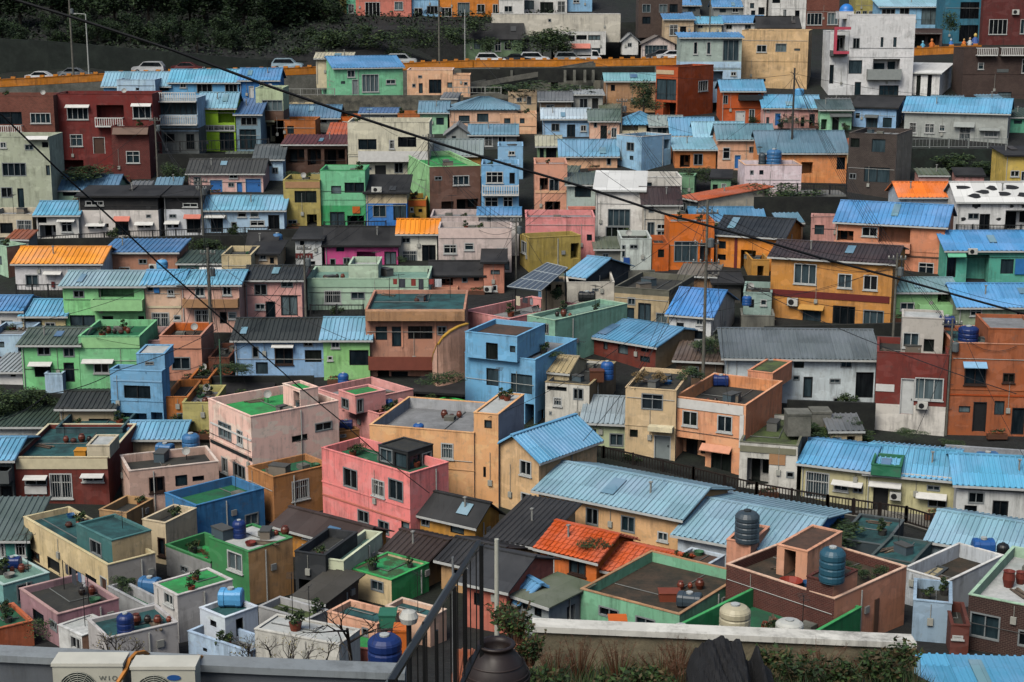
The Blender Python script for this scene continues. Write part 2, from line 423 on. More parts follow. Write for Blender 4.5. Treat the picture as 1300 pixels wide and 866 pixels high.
        if kind == 'sf':
            rs = rise_px(Dp); k_ = rs / Dp
            sheet(rb, (-hx - ov, -hy - ov, Ht - ov * k_), (hx + ov, -hy - ov, Ht - ov * k_), (hx + ov, hy + ov, Ht + rs + ov * k_), (-hx - ov, hy + ov, Ht + rs + ov * k_), pit, ribs=ribs)
            for sx in (-hx, hx): mb.add([(sx, -hy, Ht), (sx, hy, Ht), (sx, hy, Ht + rs - .01)], [(0, 1, 2)], mat_at(Ht, True))
            mb.quad((hx, hy, Ht), (-hx, hy, Ht), (-hx, hy, Ht + rs), (hx, hy, Ht + rs))
            cap.box(-hx - ov, -hy - ov - .05, Ht - ov * k_ - .1, hx + ov, -hy - ov, Ht - ov * k_ + .04)
        elif kind == 'ss':     # falls toward S wall
            rs = val; k_ = rs / L
            sheet(rb, (hx + ov, -hy - ov, Ht - ov * k_), (hx + ov, hy + ov, Ht - ov * k_), (-hx - ov, hy + ov, Ht + rs + ov * k_), (-hx - ov, -hy - ov, Ht + rs + ov * k_), pit, ribs=ribs)
            for sy in (-hy, hy): mb.add([(hx, sy, Ht), (-hx, sy, Ht), (-hx, sy, Ht + rs - .01)], [(0, 1, 2)], mat_at(Ht))
            mb.quad((-hx, hy, Ht), (-hx, -hy, Ht), (-hx, -hy, Ht + rs), (-hx, hy, Ht + rs))
        elif kind == 'sl':     # falls away from S wall (high at S)
            rs = val; k_ = rs / L
            sheet(rb, (-hx - ov, hy + ov, Ht - ov * k_), (-hx - ov, -hy - ov, Ht - ov * k_), (hx + ov, -hy - ov, Ht + rs + ov * k_), (hx + ov, hy + ov, Ht + rs + ov * k_), pit, ribs=ribs)
            for sy in (-hy, hy): mb.add([(-hx, sy, Ht), (hx, sy, Ht), (hx, sy, Ht + rs - .01)], [(0, 1, 2)], mat_at(Ht))
            mb.quad((hx, -hy, Ht), (hx, hy, Ht), (hx, hy, Ht + rs), (hx, -hy, Ht + rs))
        else:                  # falls to the back (high at F)
            rs = val; k_ = rs / Dp
            sheet(rb, (hx + ov, hy + ov, Ht - ov * k_ - rs), (-hx - ov, hy + ov, Ht - ov * k_ - rs), (-hx - ov, -hy - ov, Ht + ov * k_), (hx + ov, -hy - ov, Ht + ov * k_), pit, ribs=ribs)
    elif kind == 'h':
        rs = rise_px(min(Dp / 2, L / 2)); q = min(hx, hy) ; zo = Ht - ov * rs / q; X, Y = hx + ov, hy + ov
        if hx >= hy: A, Bq = (-hx + hy, 0, Ht + rs), (hx - hy, 0, Ht + rs)
        else: A, Bq = (0, -hy + hx, Ht + rs), (0, hy - hx, Ht + rs)
        c4 = [(-X, -Y, zo), (X, -Y, zo), (X, Y, zo), (-X, Y, zo)]
        if hx >= hy:
            sheet(rb, c4[0], c4[1], Bq, A, pit, ribs=ribs); sheet(rb, c4[2], c4[3], A, Bq, pit, ribs=ribs); sheet(rb, c4[1], c4[2], Bq, Bq, pit, ribs=False); sheet(rb, c4[3], c4[0], A, A, pit, ribs=False)
        else:
            sheet(rb, c4[1], c4[2], Bq, A, pit, ribs=ribs); sheet(rb, c4[3], c4[0], A, Bq, pit, ribs=ribs); sheet(rb, c4[0], c4[1], A, A, pit, ribs=False); sheet(rb, c4[2], c4[3], Bq, Bq, pit, ribs=False)
    else:                      # flat with parapet
        t = .14; z1 = Ht; z0 = Ht - ph; mi = mat_at(Ht)
        mi2 = mi
        if inner: mats.append(wallmat(inner)); mi2 = len(mats) - 1
        # inner faces
        mb.quad((-hx + t, -hy + t, z0), (-hx + t, -hy + t, z1), (hx - t, -hy + t, z1), (hx - t, -hy + t, z0), mi2)
        mb.quad((-hx + t, hy - t, z0), (hx - t, hy - t, z0), (hx - t, hy - t, z1), (-hx + t, hy - t, z1), mi2)
        mb.quad((-hx + t, -hy + t, z0), (-hx + t, hy - t, z0), (-hx + t, hy - t, z1), (-hx + t, -hy + t, z1), mi2)
        mb.quad((hx - t, -hy + t, z0), (hx - t, -hy + t, z1), (hx - t, hy - t, z1), (hx - t, hy - t, z0), mi2)
        cm = wallmat(coping) if coping else mats[mi]
        cb = MB(); e = .03; zc = z1 + .05
        cb.box(-hx - e, -hy - e, z1, hx + e, -hy + t, zc); cb.box(-hx - e, hy - t, z1, hx + e, hy + e, zc); cb.box(-hx - e, -hy + t, z1, -hx + t, hy - t, zc); cb.box(hx - t, -hy + t, z1, hx + e, hy - t, zc)
        B(cb, 'coping', cm)
        rb.quad((-hx + t, -hy + t, z0), (hx - t, -hy + t, z0), (hx - t, hy - t, z0), (-hx + t, hy - t, z0))
    B(mb, 'wall' if parent is None else 'upper_room', mats)
    if kind == 'f':
        rmt = FLOORS.get(rc); rmt = rmt() if rmt else patchmat(RF.get(rc, rc), '#4a4f4a', .6, .5, .75, kind='flat')
        B(rb, 'roof', rmt)
    else:
        ro = B(rb, 'roof', rmat(rc, style == 's'))
        if cap.v: cap.build('gutter', white() if rc not in ('blk', 'brn', 'sla') else darkm(), ro)
    # ---- openings
    rnd = random.Random(hash((round(x0), round(yb))) & 0xffff)
    def put(t, wl, o):
        u0, v0, u1, v1, k, arg = t; w, hh = u1 - u0, v1 - v0
        root_par = par
        M = Matrix.Translation(part_loc) @ Matrix.Rotation(prz, 4, 'Z')
        if wl == 'F': T = Matrix.Translation((-hx + u0, -hy, v0))
        else: T = Matrix.Translation((hx, -hy + u0, v0)) @ Matrix.Rotation(R(90), 4, 'Z')
        T = M @ T
        def mk(m, nm, mt, p=par):
            m2 = MB(); m2.v = [tuple(T @ Vector(v)) for v in m.v]; m2.f = m.f; m2.m = m.m; return m2.build(nm, mt, p)
        dp = .14
        if k == 'o':
            if rnd.random() < .7 and w > .5:
                g = MB(); g.box(w * .12, 1.2, 0, w * .5, 1.25, min(hh * .85, 2)); g.box(w * .62, 1.2, hh * .35, w * .9, 1.25, hh * .85); mk(g, 'door', glass(rnd.randrange(7)))
            return
        if k == 'd':
            g = MB(); g.box(.05, dp - .05, 0, w - .05, dp - .01, hh - .05); d_ = mk(g, 'door', plain('door_' + (arg or 'grey'), {'grey': '#7f8a8a', 'white': '#c4c8c6', 'blue': '#2d6cb0', 'brown': '#4a3328', 'green': '#3c7a5c', 'red': '#7a2822', 'black': '#16181a'}.get(arg or 'grey', '#7f8a8a')))
            f = MB(); f.box(0, -.02, 0, .06, dp, hh); f.box(w - .06, -.02, 0, w, dp, hh); f.box(.06, -.02, hh - .06, w - .06, dp, hh); mk(f, 'frame', white() if arg != 'black' else darkm(), d_)
            kb = MB(); kb.box(w * .8, dp - .09, 1.0 if hh > 1.4 else hh * .5, w * .86, dp - .05, 1.12 if hh > 1.4 else hh * .6); mk(kb, 'handle', darkm(), d_); return
        gi = int(arg) if arg and arg.isdigit() else rnd.choice([0, 0, 1, 2, 3, 5, 6, 1, 3, 4])
        g = MB(); g.quad((0, dp - .02, 0), (w, dp - .02, 0), (w, dp - .02, hh), (0, dp - .02, hh))
        win = mk(g, 'window' if k != 's' else 'glazed_door', glass(gi))
        if (k == 'w' and rnd.random() < .22) or (k == 'x' and rnd.random() < .4): k = 'A'
        fm = {'A': alu, 'w': white, 'W': white, 'g': white, 's': darkm, 'b': brownm, 'x': darkm, 'k': darkm}[k]()
        fw = .075 if k != 'x' else .04; pr = -.03 if k in 'wWgbA' else .02
        f = MB(); f.box(0, pr, 0, w, dp - .03, fw); f.box(0, pr, hh - fw, w, dp - .03, hh); f.box(0, pr, fw, fw, dp - .03, hh - fw); f.box(w - fw, pr, fw, w, dp - .03, hh - fw)
        n = max(1, round(w / .62)) if k != 'x' else max(1, round(w / 1.2))
        if k in 'wbA' and n == 1 and w > .55: n = 2
        for i in range(1, n): f.box(w * i / n - .03, .03, fw, w * i / n + .03, dp - .035, hh - fw)
        if k == 'W' or (k == 'g'): f.box(fw, .035, hh * .62, w - fw, dp - .036, hh * .62 + .05)
        if k == 'g':
            m_ = max(3, int(w / .16))
            for i in range(1, m_): f.box(w * i / m_ - .012, -.02, fw, w * i / m_ + .012, .01, hh - fw)
        mk(f, 'frame', fm, win)
        if k in 'wWbg' and v0 > .3:
            s_ = MB(); s_.box(-.06, -.1, -.07, w + .06, .0, -.005); mk(s_, 'sill', white() if k != 'b' else brownm(), win)
    for t in of: put(t, 'F', of)
    for t in os_: put(t, 'S', os_)
    # ---- extras on the walls: a awning, r balcony, p proud panel, v veranda slab
    for wl, k, u0, v0, u1, v1, arg in EXT:
        M = Matrix.Translation(part_loc) @ Matrix.Rotation(prz, 4, 'Z')
        T = M @ (Matrix.Translation((hx + u0, -hy, v0)) if wl == 'F' else Matrix.Translation((hx, -hy + u0, v0)) @ Matrix.Rotation(R(90), 4, 'Z'))
        w, hh = u1 - u0, v1 - v0
        def mk(m, nm, mt, p=par):
            m2 = MB(); m2.v = [tuple(T @ Vector(v)) for v in m.v]; m2.f = m.f; m2.m = m.m; return m2.build(nm, mt, p)
        if k == 'a':
            g = MB(); hh = max(hh, .08); dpt = .55; t_ = .05
            g.add([(0, 0, hh), (w, 0, hh), (w, -dpt, 0), (0, -dpt, 0), (0, 0, hh - t_), (w, 0, hh - t_), (w, -dpt, -t_), (0, -dpt, -t_)],
                  [(0, 3, 2, 1), (4, 5, 6, 7), (3, 7, 6, 2), (0, 1, 5, 4), (1, 2, 6, 5), (0, 4, 7, 3)])
            mk(g, 'awning', plain('awning_' + (arg or 'wh'), W.get(arg or 'wh', arg or W['wh'])))
        elif k == 'p':
            g = MB(); g.box(0, -.05, 0, w, 0.0, hh); mk(g, 'trim', plain('trim_' + (arg or 'wh'), W.get(arg or 'wh', arg or W['wh'])))
        elif k == 'e':      # projecting ledge or canopy slab
            g = MB(); g.box(0, -.7, 0, w, 0.0, max(hh, .12)); mk(g, 'ledge', wallmat(arg or 'wh'))
        elif k == 'n':      # hanging sign or tarp panel
            g = MB(); g.box(0, -.12, 0, w, -.06, hh); mk(g, 'panel', plain('panel_' + (arg or 'wh'), W.get(arg or 'wh', arg or W['wh'])))
        elif k in 'rR':
            dpt = .8; g = MB(); g.box(0, -dpt, -.12, w, 0, 0); m_ = plain('balcony_' + (arg or 'wh'), W.get(arg or 'wh', W['wh'])); s_ = mk(g, 'balcony', m_)
            f = MB()
            if k == 'R': f.box(0, -dpt, 0, w, -dpt + .1, hh); f.box(0, -dpt + .1, 0, .1, 0, hh); f.box(w - .1, -dpt + .1, 0, w, 0, hh)
            else:
                f.box(0, -dpt, hh - .09, w, -dpt + .09, hh); f.box(0, -dpt + .09, hh - .09, .08, 0, hh); f.box(w - .08, -dpt + .09, hh - .09, w, 0, hh)
                n = max(3, int(w / .24))
                for i in range(n + 1): xx = .04 + (w - .08) * i / n; f.box(xx - .04, -dpt + .01, 0, xx + .04, -dpt + .08, hh - .09)
            mk(f, 'balustrade', m_, s_)
        elif k == 't':      # drain pipe
            g = MB(); g.tube([(w / 2, -.06, 0), (w / 2, -.06, hh)], .045, 6); mk(g, 'drain_pipe', plain('pipe', '#a9aca8'))
        elif k == 'c':
            ac_unit(mk, T, par, h, w, hh)
    # always a drain pipe at the near corner for bigger houses
    if parent is None and L > 3 and kind != 'f' and rnd.random() < .6:
        g = MB(); g.tube([(-hx + .12, -hy - .06, 0), (-hx + .12, -hy - .06, Ht - .1)], .04, 5); B(g, 'drain_pipe', plain('pipe', '#a9aca8'))
    if parent is None: details(h, rnd, kind, B, hx, hy, Ht, ov, val, D, par, rs if kind != 'f' else 0, rc, OPS)
    HOUSES.append(h); return h
def details(h, rnd, kind, B, hx, hy, Ht, ov, val, D, par, rs, rc, OPS):
    # patched sheets on the slope that faces F
    if kind in ('gf', 'sf') and hx > 1.2:
        run = hy if kind == 'gf' else 2 * hy; k_ = rs / run
        for i in range(rnd.choice([0, 0, 1, 1]) if hx > 2 else 0):
            w = rnd.uniform(.45, .9); l = rnd.uniform(.25, .6) * run; x = rnd.uniform(-hx + w, hx - w); y0 = rnd.uniform(0, run - l) * .9
            n = Vector((0, -k_, 1)).normalized() * .155; m = MB()
            pts = [Vector((x + sx * w / 2, -hy + yy, Ht + yy * k_)) for sx, yy in ((-1, y0), (1, y0), (1, y0 + l), (-1, y0 + l))]
            lo = [p + n * .9 for p in pts]; hi = [p + n * 1.15 for p in pts]
            m.add(lo + hi, [(4, 5, 6, 7), (0, 1, 5, 4), (1, 2, 6, 5), (2, 3, 7, 6), (3, 0, 4, 7), (3, 2, 1, 0)])
            near = {'blk': ['#2a2e30', '#3a3632'], 'brn': ['#2c2624']}.get(rc, ['#4a86ac', '#5f92b4', '#6a9cba', '#3a74a8'])
            B(m, 'roof_patch', roofmat(rnd.choice(near), .8, .6, 'old'))
        if rnd.random() < .4:
            m = MB(); x = rnd.uniform(-hx * .7, hx * .7); y = run * .5; z = Ht + y * k_
            m.tube([(x, -hy + y, z - .1), (x, -hy + y, z + .75)], .06, 6); m.box(x - .1, -hy + y - .1, z + .75, x + .1, -hy + y + .1, z + .82); B(m, 'vent_pipe', plain('vent', '#8c8e8a'))
    if kind == 'gs' or kind == 'h' or hx < 1: pass
    def free(wl, u0, v0, u1, v1):
        return not any(not (t[2] <= u0 or t[0] >= u1 or t[3] <= v0 or t[1] >= v1) for t in OPS[wl])
    L = h.L
    # meter boxes, horizontal conduit, front step
    for _ in range(3):
        u = rnd.uniform(-L + .3, -.6); v = rnd.uniform(1.0, max(1.1, min(Ht - .8, 1.9)))
        if L > 1.6 and Ht > 2 and free('F', u - .05, v - .05, u + .4, v + .5):
            m = MB(); m.box(hx + u, -hy - .12, v, hx + u + .28, -hy - .001, v + .36); m.tube([(hx + u + .14, -hy - .05, v + .36), (hx + u + .14, -hy - .05, min(Ht - .1, v + 2.2))], .018, 4); B(m, 'meter_box', plain('meter', rnd.choice(['#8c9090', '#5c6468', '#a0a29a']))); break
    if L > 2.2 and rnd.random() < .6 and Ht > 2.4:
        v = rnd.uniform(.45, .9) * Ht; m = MB(); m.tube([(-hx + .1, -hy - .035, v), (hx - .1, -hy - .035, v - .03)], .02, 4); B(m, 'conduit', darkm() if rnd.random() < .5 else plain('pipe', '#a9aca8'))
    if h.Dp > 2 and h.r > 15 and rnd.random() < .7:
        m = MB(); y = rnd.uniform(-hy * .6, hy * .6); m.tube([(hx + .06, y, -.2), (hx + .06, y, Ht - .15)], .04, 5); B(m, 'side_pipe', plain('pipe', '#a9aca8'))
        if free('S', hy + y + .3, Ht * .5, hy + y + .9, Ht * .5 + .5):
            m = MB(); m.box(hx + .001, y + .35, Ht * .5, hx + .1, y + .7, Ht * .5 + .35); B(m, 'vent_hood', plain('vent', '#8c8e8a'))
    if Ht > 4.2 and rnd.random() < .75:
        v = Ht * .5; m = MB(); m.box(-hx - .03, -hy - .04, v - .04, hx + .03, -hy - .0005, v + .04)
        if free('F', -L, v - .1, 0, v + .1): B(m, 'string_course', h_mat(h))
    if kind == 'f':
        z = h.zroof - h.C.z; t = .14
        m = MB(); yy = rnd.uniform(-.5, .6) * hy; m.tube([(-hx + .3, yy, z + .05), (hx * .2, yy, z + .05), (hx * .2, hy - .3, z + .05)], .03, 5); B(m, 'roof_pipe', plain('pipe_grey', '#6c706e'))
        if hx > 1.4 and hy > 1.2 and rnd.random() < .65:
            m = MB(); x = rnd.uniform(-.5, .5) * hx; y = rnd.uniform(0, .6) * hy; m.box(x - .35, y - .3, z, x + .35, y + .3, z + .3); B(m, 'roof_hatch', conc())
def h_mat(h): return wallmat(h.wallname)
NAC = {}
def ac_unit(mk, T, par, h, w, hh):
    w = max(.7, min(w, 1.0)); hh = max(.5, min(hh, .75))
    n = NAC.get(h.short, 0); NAC[h.short] = n + 1
    ordn = ['', 'another ', 'a third ', 'a fourth '][n]
    M = Matrix.LocRotScale(h.ctr, Matrix.Rotation(h.rz, 3, 'Z'), None) if h.prz == 0 else h.root.matrix_basis
    TW = Matrix.Translation(h.ctr) @ Matrix.Rotation(h.rz, 4, 'Z') @ T
    if h.prz != 0 or h.part_loc.length > 0: TW = Matrix.Translation(h.root.location) @ Matrix.Rotation(h.root.rotation_euler.z, 4, 'Z') @ T
    ro = empty('air_conditioner', TW.translation, TW.to_euler().z)
    tag(ro, (ordn + 'white air conditioner box mounted on the ' + h.short), 'air conditioner', 'air conditioner units')
    b_ = MB(); b_.box(0, -.42, 0, w, -.1, hh); b_.build('casing', plain('ac_white', '#c0c2bc'), ro)
    f = MB(); f.lathe([(0, 0), (hh * .38, 0), (hh * .38, .02), (0, .02)], 0, 0, 12); f.v = [(w * .38 + x, -.42 - z, hh * .5 + y) for x, y, z in f.v]; f.build('fan_grille', darkm(), ro)
    k = MB(); k.box(.05, -.42, -.04, .1, 0, 0); k.box(w - .1, -.42, -.04, w - .05, 0, 0); k.build('bracket', darkm(), ro)
FLOORS = dict(gmoss=lambda: patchmat('#2c9a5c', '#3a4a30', .9, .46, .56, kind='flat'), green=lambda: patchmat('#1a6a44', '#28483a', .6, .42, .66, kind='flat'), bright=lambda: patchmat('#2f9c52', '#3a6a40', .6, .42, .66, kind='flat'),
              dark=lambda: patchmat('#3a3a34', '#25292a', .7, .4, .65, kind='flat'), grey=lambda: patchmat('#8b8e90', '#66696a', .6, .4, .7, kind='flat'),
              white=lambda: patchmat('#bfc2c0', '#96a09c', .5, .4, .7, kind='flat'), teal=lambda: patchmat('#2a5c5e', '#12292c', .5, .42, .62, kind='flat'),
              soil=lambda: patchmat('#4a3d30', '#2a2a22', .9, .4, .6, kind='flat'), mint=lambda: patchmat('#7aa090', '#5a7c72', .6, .4, .7, kind='flat'),
              moss=lambda: patchmat('#55663a', '#3a3f30', .9, .4, .6, kind='flat'), brown=lambda: patchmat('#5a4336', '#34302a', .7, .4, .65, kind='flat'))
# ------------------------------------------------------------------ movable things
def on_roof(h, x, y, z=None):
    """point on the roof of house h seen at tile point x, y (kept within the roof)"""
    z = h.zroof if z is None else z
    d = ray(tx(x), ty(y)); t = (z - CZ) / d.z if d.z < -1e-3 else 1e9
    q = CAM + d * t; lo = min(h.ctr.y, h.C.y) - h.Dp * .5; hi = h.ctr.y + h.Dp * .5 + h.L * abs(math.sin(h.rz)) * .5
    lo = h.C.y + .4 if abs(h.r) < 3 else min(h.C.y, (h.C - h.a * h.L).y, (h.C + h.b * h.Dp).y) + .5
    if q.y > hi - .3 or q.y < lo: D = max(lo, min(hi - .5, q.y)); q = P(tx(x), ty(y), D); q.z = z
    return q
def pxm(q): return (q - CAM).dot(FW) / FPX      # metres per photo pixel at q
def put_at(x, y, D=None, h=None, z=None):
    if h is not None: return on_roof(h, x, y, z)
    return P(tx(x), ty(y), D if D else Dof(ty(y)))
TC = dict(blue='#215596', dblue='#162f68', lblue='#5aa4d8', bk='#1b1e20', gy='#3a4750', wh='#b9bcb6', teal='#2a5568', cr='#b4ae94', bb='#3a6d9c')
def tank(label, x, y, w, hh, col='blue', h=None, D=None, kind='v', z=None):
    q = put_at(x, y, D, h, z); k = pxm(q) * TK; r = max(.3, w * k / 2); H_ = max(.45, hh * k)
    if kind == 'v':
        H_ = min(H_, r * 3.2)
        o = empty('water_tank', q); tag(o, label, 'water tank', 'rooftop water tanks')
        mb = MB(); pr = [(0, 0), (r * .97, 0)]; n = max(3, int(H_ * .8 / .28)); hb = H_ * .84
        for i in range(n):
            z0 = hb * i / n; z1 = hb * (i + 1) / n; pr += [(r * .95, z0 + .01), (r, z0 + (z1 - z0) * .2), (r, z0 + (z1 - z0) * .8), (r * .95, z1 - .01)]
        pr += [(r * .96, hb), (r * .75, H_ * .93), (r * .35, H_ * .97), (0, H_ * .97)]
        mb.lathe(pr, n=18); mb.build('shell', plain('tank_' + col, TC[col], .45), o, smooth=False)
        c = MB(); c.lathe([(0, H_ * .96), (r * .3, H_ * .96), (r * .3, H_ * 1.02), (r * .22, H_ * 1.03), (0, H_ * 1.03)], n=12); c.build('lid', plain('tank_lid_' + ('d' if col in ('bk', 'gy') else 'w'), '#2c3236' if col in ('bk', 'gy') else '#a9b0b0'), o)
    else:
        D2 = r * .75
        o = empty('water_tank', q); tag(o, label, 'water tank', 'rooftop water tanks')
        mb = MB(); n = 14; rz_ = H_ / 2; st = []
        xs = [-r, -r * .9, -r * .5, -r * .45, -r * .05, r * .05, r * .45, r * .5, r * .9, r]; sc = [.75, .98, 1, .93, .93, .93, .93, 1, .98, .75]
        vs = []; fs = []
        for i, (xx, s_) in enumerate(zip(xs, sc)):
            for kx in range(n):
                a = 2 * math.pi * kx / n; ca, sa = math.cos(a), math.sin(a)
                e = .6; vs.append((xx, D2 * s_ * math.copysign(abs(ca) ** e, ca), rz_ + rz_ * s_ * math.copysign(abs(sa) ** e, sa)))
        for i in range(len(xs) - 1):
            for kx in range(n):
                a, b = i * n + kx, i * n + (kx + 1) % n; fs.append((a, b, b + n, a + n))
        fs.append(tuple(range(n))); fs.append(tuple((len(xs) - 1) * n + kx for kx in range(n - 1, -1, -1)))
        mb.add(vs, fs); mb.build('shell', plain('tank_' + col, TC[col], .45), o)
        c = MB(); c.lathe([(0, H_ * .97), (r * .28, H_ * .97), (r * .28, H_ * 1.08), (0, H_ * 1.08)], n=12); c.build('lid', plain('tank_lid_w', '#a9b0b0'), o)
        o.rotation_euler.z = random.uniform(-.3, .3)
    return o
def dish(label, x, y, w, h=None, D=None, z=None):
    q = put_at(x, y, D, h, z); k = pxm(q) * TK; r = max(.25, w * k / 2)
    o = empty('satellite_dish', q); tag(o, label, 'satellite dish', 'satellite dishes')
    m = MB(); m.tube([(0, 0, 0), (0, 0, .6)], .03, 5); m.build('mast', darkm(), o)
    b = MB(); b.lathe([(0, 0), (r * .5, .03), (r, .12), (r, .14), (r * .5, .05), (0, .02)], n=14)
    T = Matrix.Translation((0, 0, .6 + r * .4)) @ Matrix.Rotation(R(70), 4, 'X'); b.v = [tuple(T @ Vector(v)) for v in b.v]; b.build('reflector', plain('dish', '#b8bab6'), o)
    a = MB(); a.tube([T @ Vector((0, -r, .1)), T @ Vector((0, 0, r * .9))], .015, 4); a.build('arm', darkm(), o)
    return o
def boxitem(name, label, cat, x, y, w, hh, col, h=None, D=None, z=None, dep=.8, rz=0, group=None, mat=None, lid=True, base=None):
    """box-shaped thing (chest, crate, cupboard) with a rim or lid and feet"""
    q = put_at(x, y, D, h, z); k = pxm(q) * TK; w2 = w * k / 2; H_ = hh * k
    o = empty(name, q, rz); tag(o, label, cat, group)
    m = MB(); m.box(-w2, -dep / 2, 0, w2, dep / 2, H_ * .93); m.build('body', mat or plain('box_' + col, col), o)
    if lid: l = MB(); l.box(-w2 - .04, -dep / 2 - .04, H_ * .93, w2 + .04, dep / 2 + .04, H_); l.build('lid', mat or plain('boxlid_' + col, col), o)
    return o
def railing(label, pts, hgt=1.0, mat=None, sp=.16, post=1.8, name='railing', cat='railing', group='walkway railings', pw=.06, bw=.03, mid=False):
    """pts: world points along the foot"""
    mat = mat or darkm(); c = sum(pts, Vector()) / len(pts); o = empty(name, c); tag(o, label, cat, group)
    n_ = 0
    tr = MB(); br = MB()
    for p, q in zip(pts, pts[1:]):
        p, q = p - c, q - c; L_ = (q - p).length; u = (q - p) / L_; s = Vector((-u.y, u.x, 0)).normalized() * pw * .6; up = Vector((0, 0, 1))
        def bar(mb, z0, z1):
            vs = [p + s + up * z0, q + s + up * z0, q - s + up * z0, p - s + up * z0, p + s + up * z1, q + s + up * z1, q - s + up * z1, p - s + up * z1]
            mb.add(vs, [(0, 3, 2, 1), (4, 5, 6, 7), (0, 1, 5, 4), (1, 2, 6, 5), (2, 3, 7, 6), (3, 0, 4, 7)])
        bar(tr, hgt - pw, hgt + pw * .3); bar(tr, .08, .08 + pw)
        if mid: bar(tr, hgt * .55, hgt * .55 + pw * .7)
        n = max(1, int(L_ / sp))
        for i in range(n):
            b = p.lerp(q, (i + .5) / n); br.box(b.x - bw / 2, b.y - bw / 2, b.z + .08, b.x + bw / 2, b.y + bw / 2, b.z + hgt - pw)
        m = max(1, round(L_ / post))
        for i in range(m + 1):
            if n_ > 40: break
            b = p.lerp(q, i / m); g = MB(); g.box(-pw, -pw, -.05, pw, pw, hgt + .06); g.build('post', mat, o, b); n_ += 1
    tr.build('rail', mat, o); br.build('baluster_panel', mat, o)
    return o
def pole(label, x, yt, yb, D, r=.16, name='utility_pole', arms=(), mat=None, extras=True):
    b = P(tx(x), ty(yb), D); t = P(tx(x), ty(yt), D); Hh = t.z - b.z; g0 = min(0, ground_z(D) - b.z)
    o = empty(name, b); tag(o, label, 'pole', 'utility poles')
    m = MB(); m.tube([(0, 0, g0), (0, 0, Hh)], [r, r * .7], 10); m.build('shaft', mat or patchmat('#6e6d64', '#4a4a44', 2, .4, .7, kind='pole'), o)
    for z, w in arms:
        a = MB(); zz = Hh - z; a.box(-w / 2, -.06, zz, w / 2, .06, zz + .1); ar = a.build('crossarm', plain('arm', '#4a4c4a'), o)
        for k in (-.45, -.2, .2, .45):
            i = MB(); i.lathe([(0, 0), (.05, 0), (.07, .08), (.04, .1), (.07, .16), (.03, .22), (0, .22)], w * k, 0, 8); i.v = [(a_, b_, c_ + zz + .1) for a_, b_, c_ in i.v]; i.build('insulator', plain('ceramic', '#8f918c', .3), ar)
    if extras:
        t_ = MB(); t_.lathe([(0, 0), (.22, 0), (.24, .05), (.24, .6), (.12, .68), (0, .68)], .3, -.05, 12); t_.v = [(a_, b_, c_ + Hh * .72) for a_, b_, c_ in t_.v]; t_.build('transformer', plain('trafo', '#5c6466'), o)
        for k in range(int(Hh / .9)):
            s = MB(); sd = 1 if k % 2 else -1; s.tube([(0, 0, 1 + k * .9), (sd * .32, 0, 1 + k * .9)], .018, 4); s.build('step_iron', darkm(), o)
    return o, t
def cable(label, pts, r=.02, name='overhead_cable', sag=0, mat=None, n=14):
    """pts: world points; a catenary-like sag between each two"""
    out = []
    for p, q in zip(pts, pts[1:]):
        for i in range(n + 1):
            t = i / n; v = p.lerp(q, t); v.z -= sag * 4 * t * (1 - t)
            if not out or (v - out[-1]).length > 1e-3: out.append(v)
    m = MB(); c = sum(out, Vector()) / len(out); m.tube([v - c for v in out], r, 5); o = m.build(name, mat or plain('cable', '#0f1113', .7), None, c)
    return tag(o, label, 'cable', 'overhead cables')
# ---- foliage
def leafmat(h1, h2):
    key = ('leaf', h1, h2)
    if key in MC: return MC[key]
    m, nt, b = base_mat('leaf_' + h1.strip('#'), .75)
    oi = nt.nodes.new('ShaderNodeObjectInfo'); g = geo(nt)
    f = noise(nt, g, 1.6, 4); f2 = ramp(nt, f, .35, .65)
    nt.links.new(mixrgb(nt, f2, lin(h1), lin(h2)), b.inputs['Base Color']); MC[key] = m; return m
def crown_mesh(name, rx, ry, rz, n, leaf, seed, mats, lumps=9):
    rnd = random.Random(seed); mb = MB()
    cs = [(Vector((rnd.uniform(-.62, .62) * rx, rnd.uniform(-.62, .62) * ry, rnd.uniform(-.55, .7) * rz)), rnd.uniform(.3, .55)) for _ in range(lumps)]
    for i in range(n):
        c, s = cs[rnd.randrange(lumps)]
        d = Vector((rnd.gauss(0, 1), rnd.gauss(0, 1), rnd.gauss(0, 1))).normalized() * (rnd.random() ** .35)
        p = c + Vector((d.x * rx * s, d.y * ry * s, d.z * rz * s))
        u = Vector((rnd.gauss(0, 1), rnd.gauss(0, 1), rnd.gauss(0, .6))).normalized(); w = u.cross(Vector((rnd.gauss(0, 1), rnd.gauss(0, 1), rnd.gauss(0, 1)))).normalized()
        l = leaf * rnd.uniform(.6, 1.4)
        mb.add([p - u * l, p - w * l * .45, p + u * l, p + w * l * .45], [(0, 1, 2, 3)], rnd.randrange(len(mats)))
    me = bpy.data.meshes.new(name); me.from_pydata(mb.v, [], mb.f)
    for m in mats: me.materials.append(m)
    me.polygons.foreach_set('material_index', mb.m); me.update(); return me
LM = None
def leafs():
    global LM
    if LM is None: LM = [leafmat('#23381f', '#15261a'), leafmat('#344a26', '#20361f'), leafmat('#4a5c2c', '#2c4224')]
    return LM
CR = {}
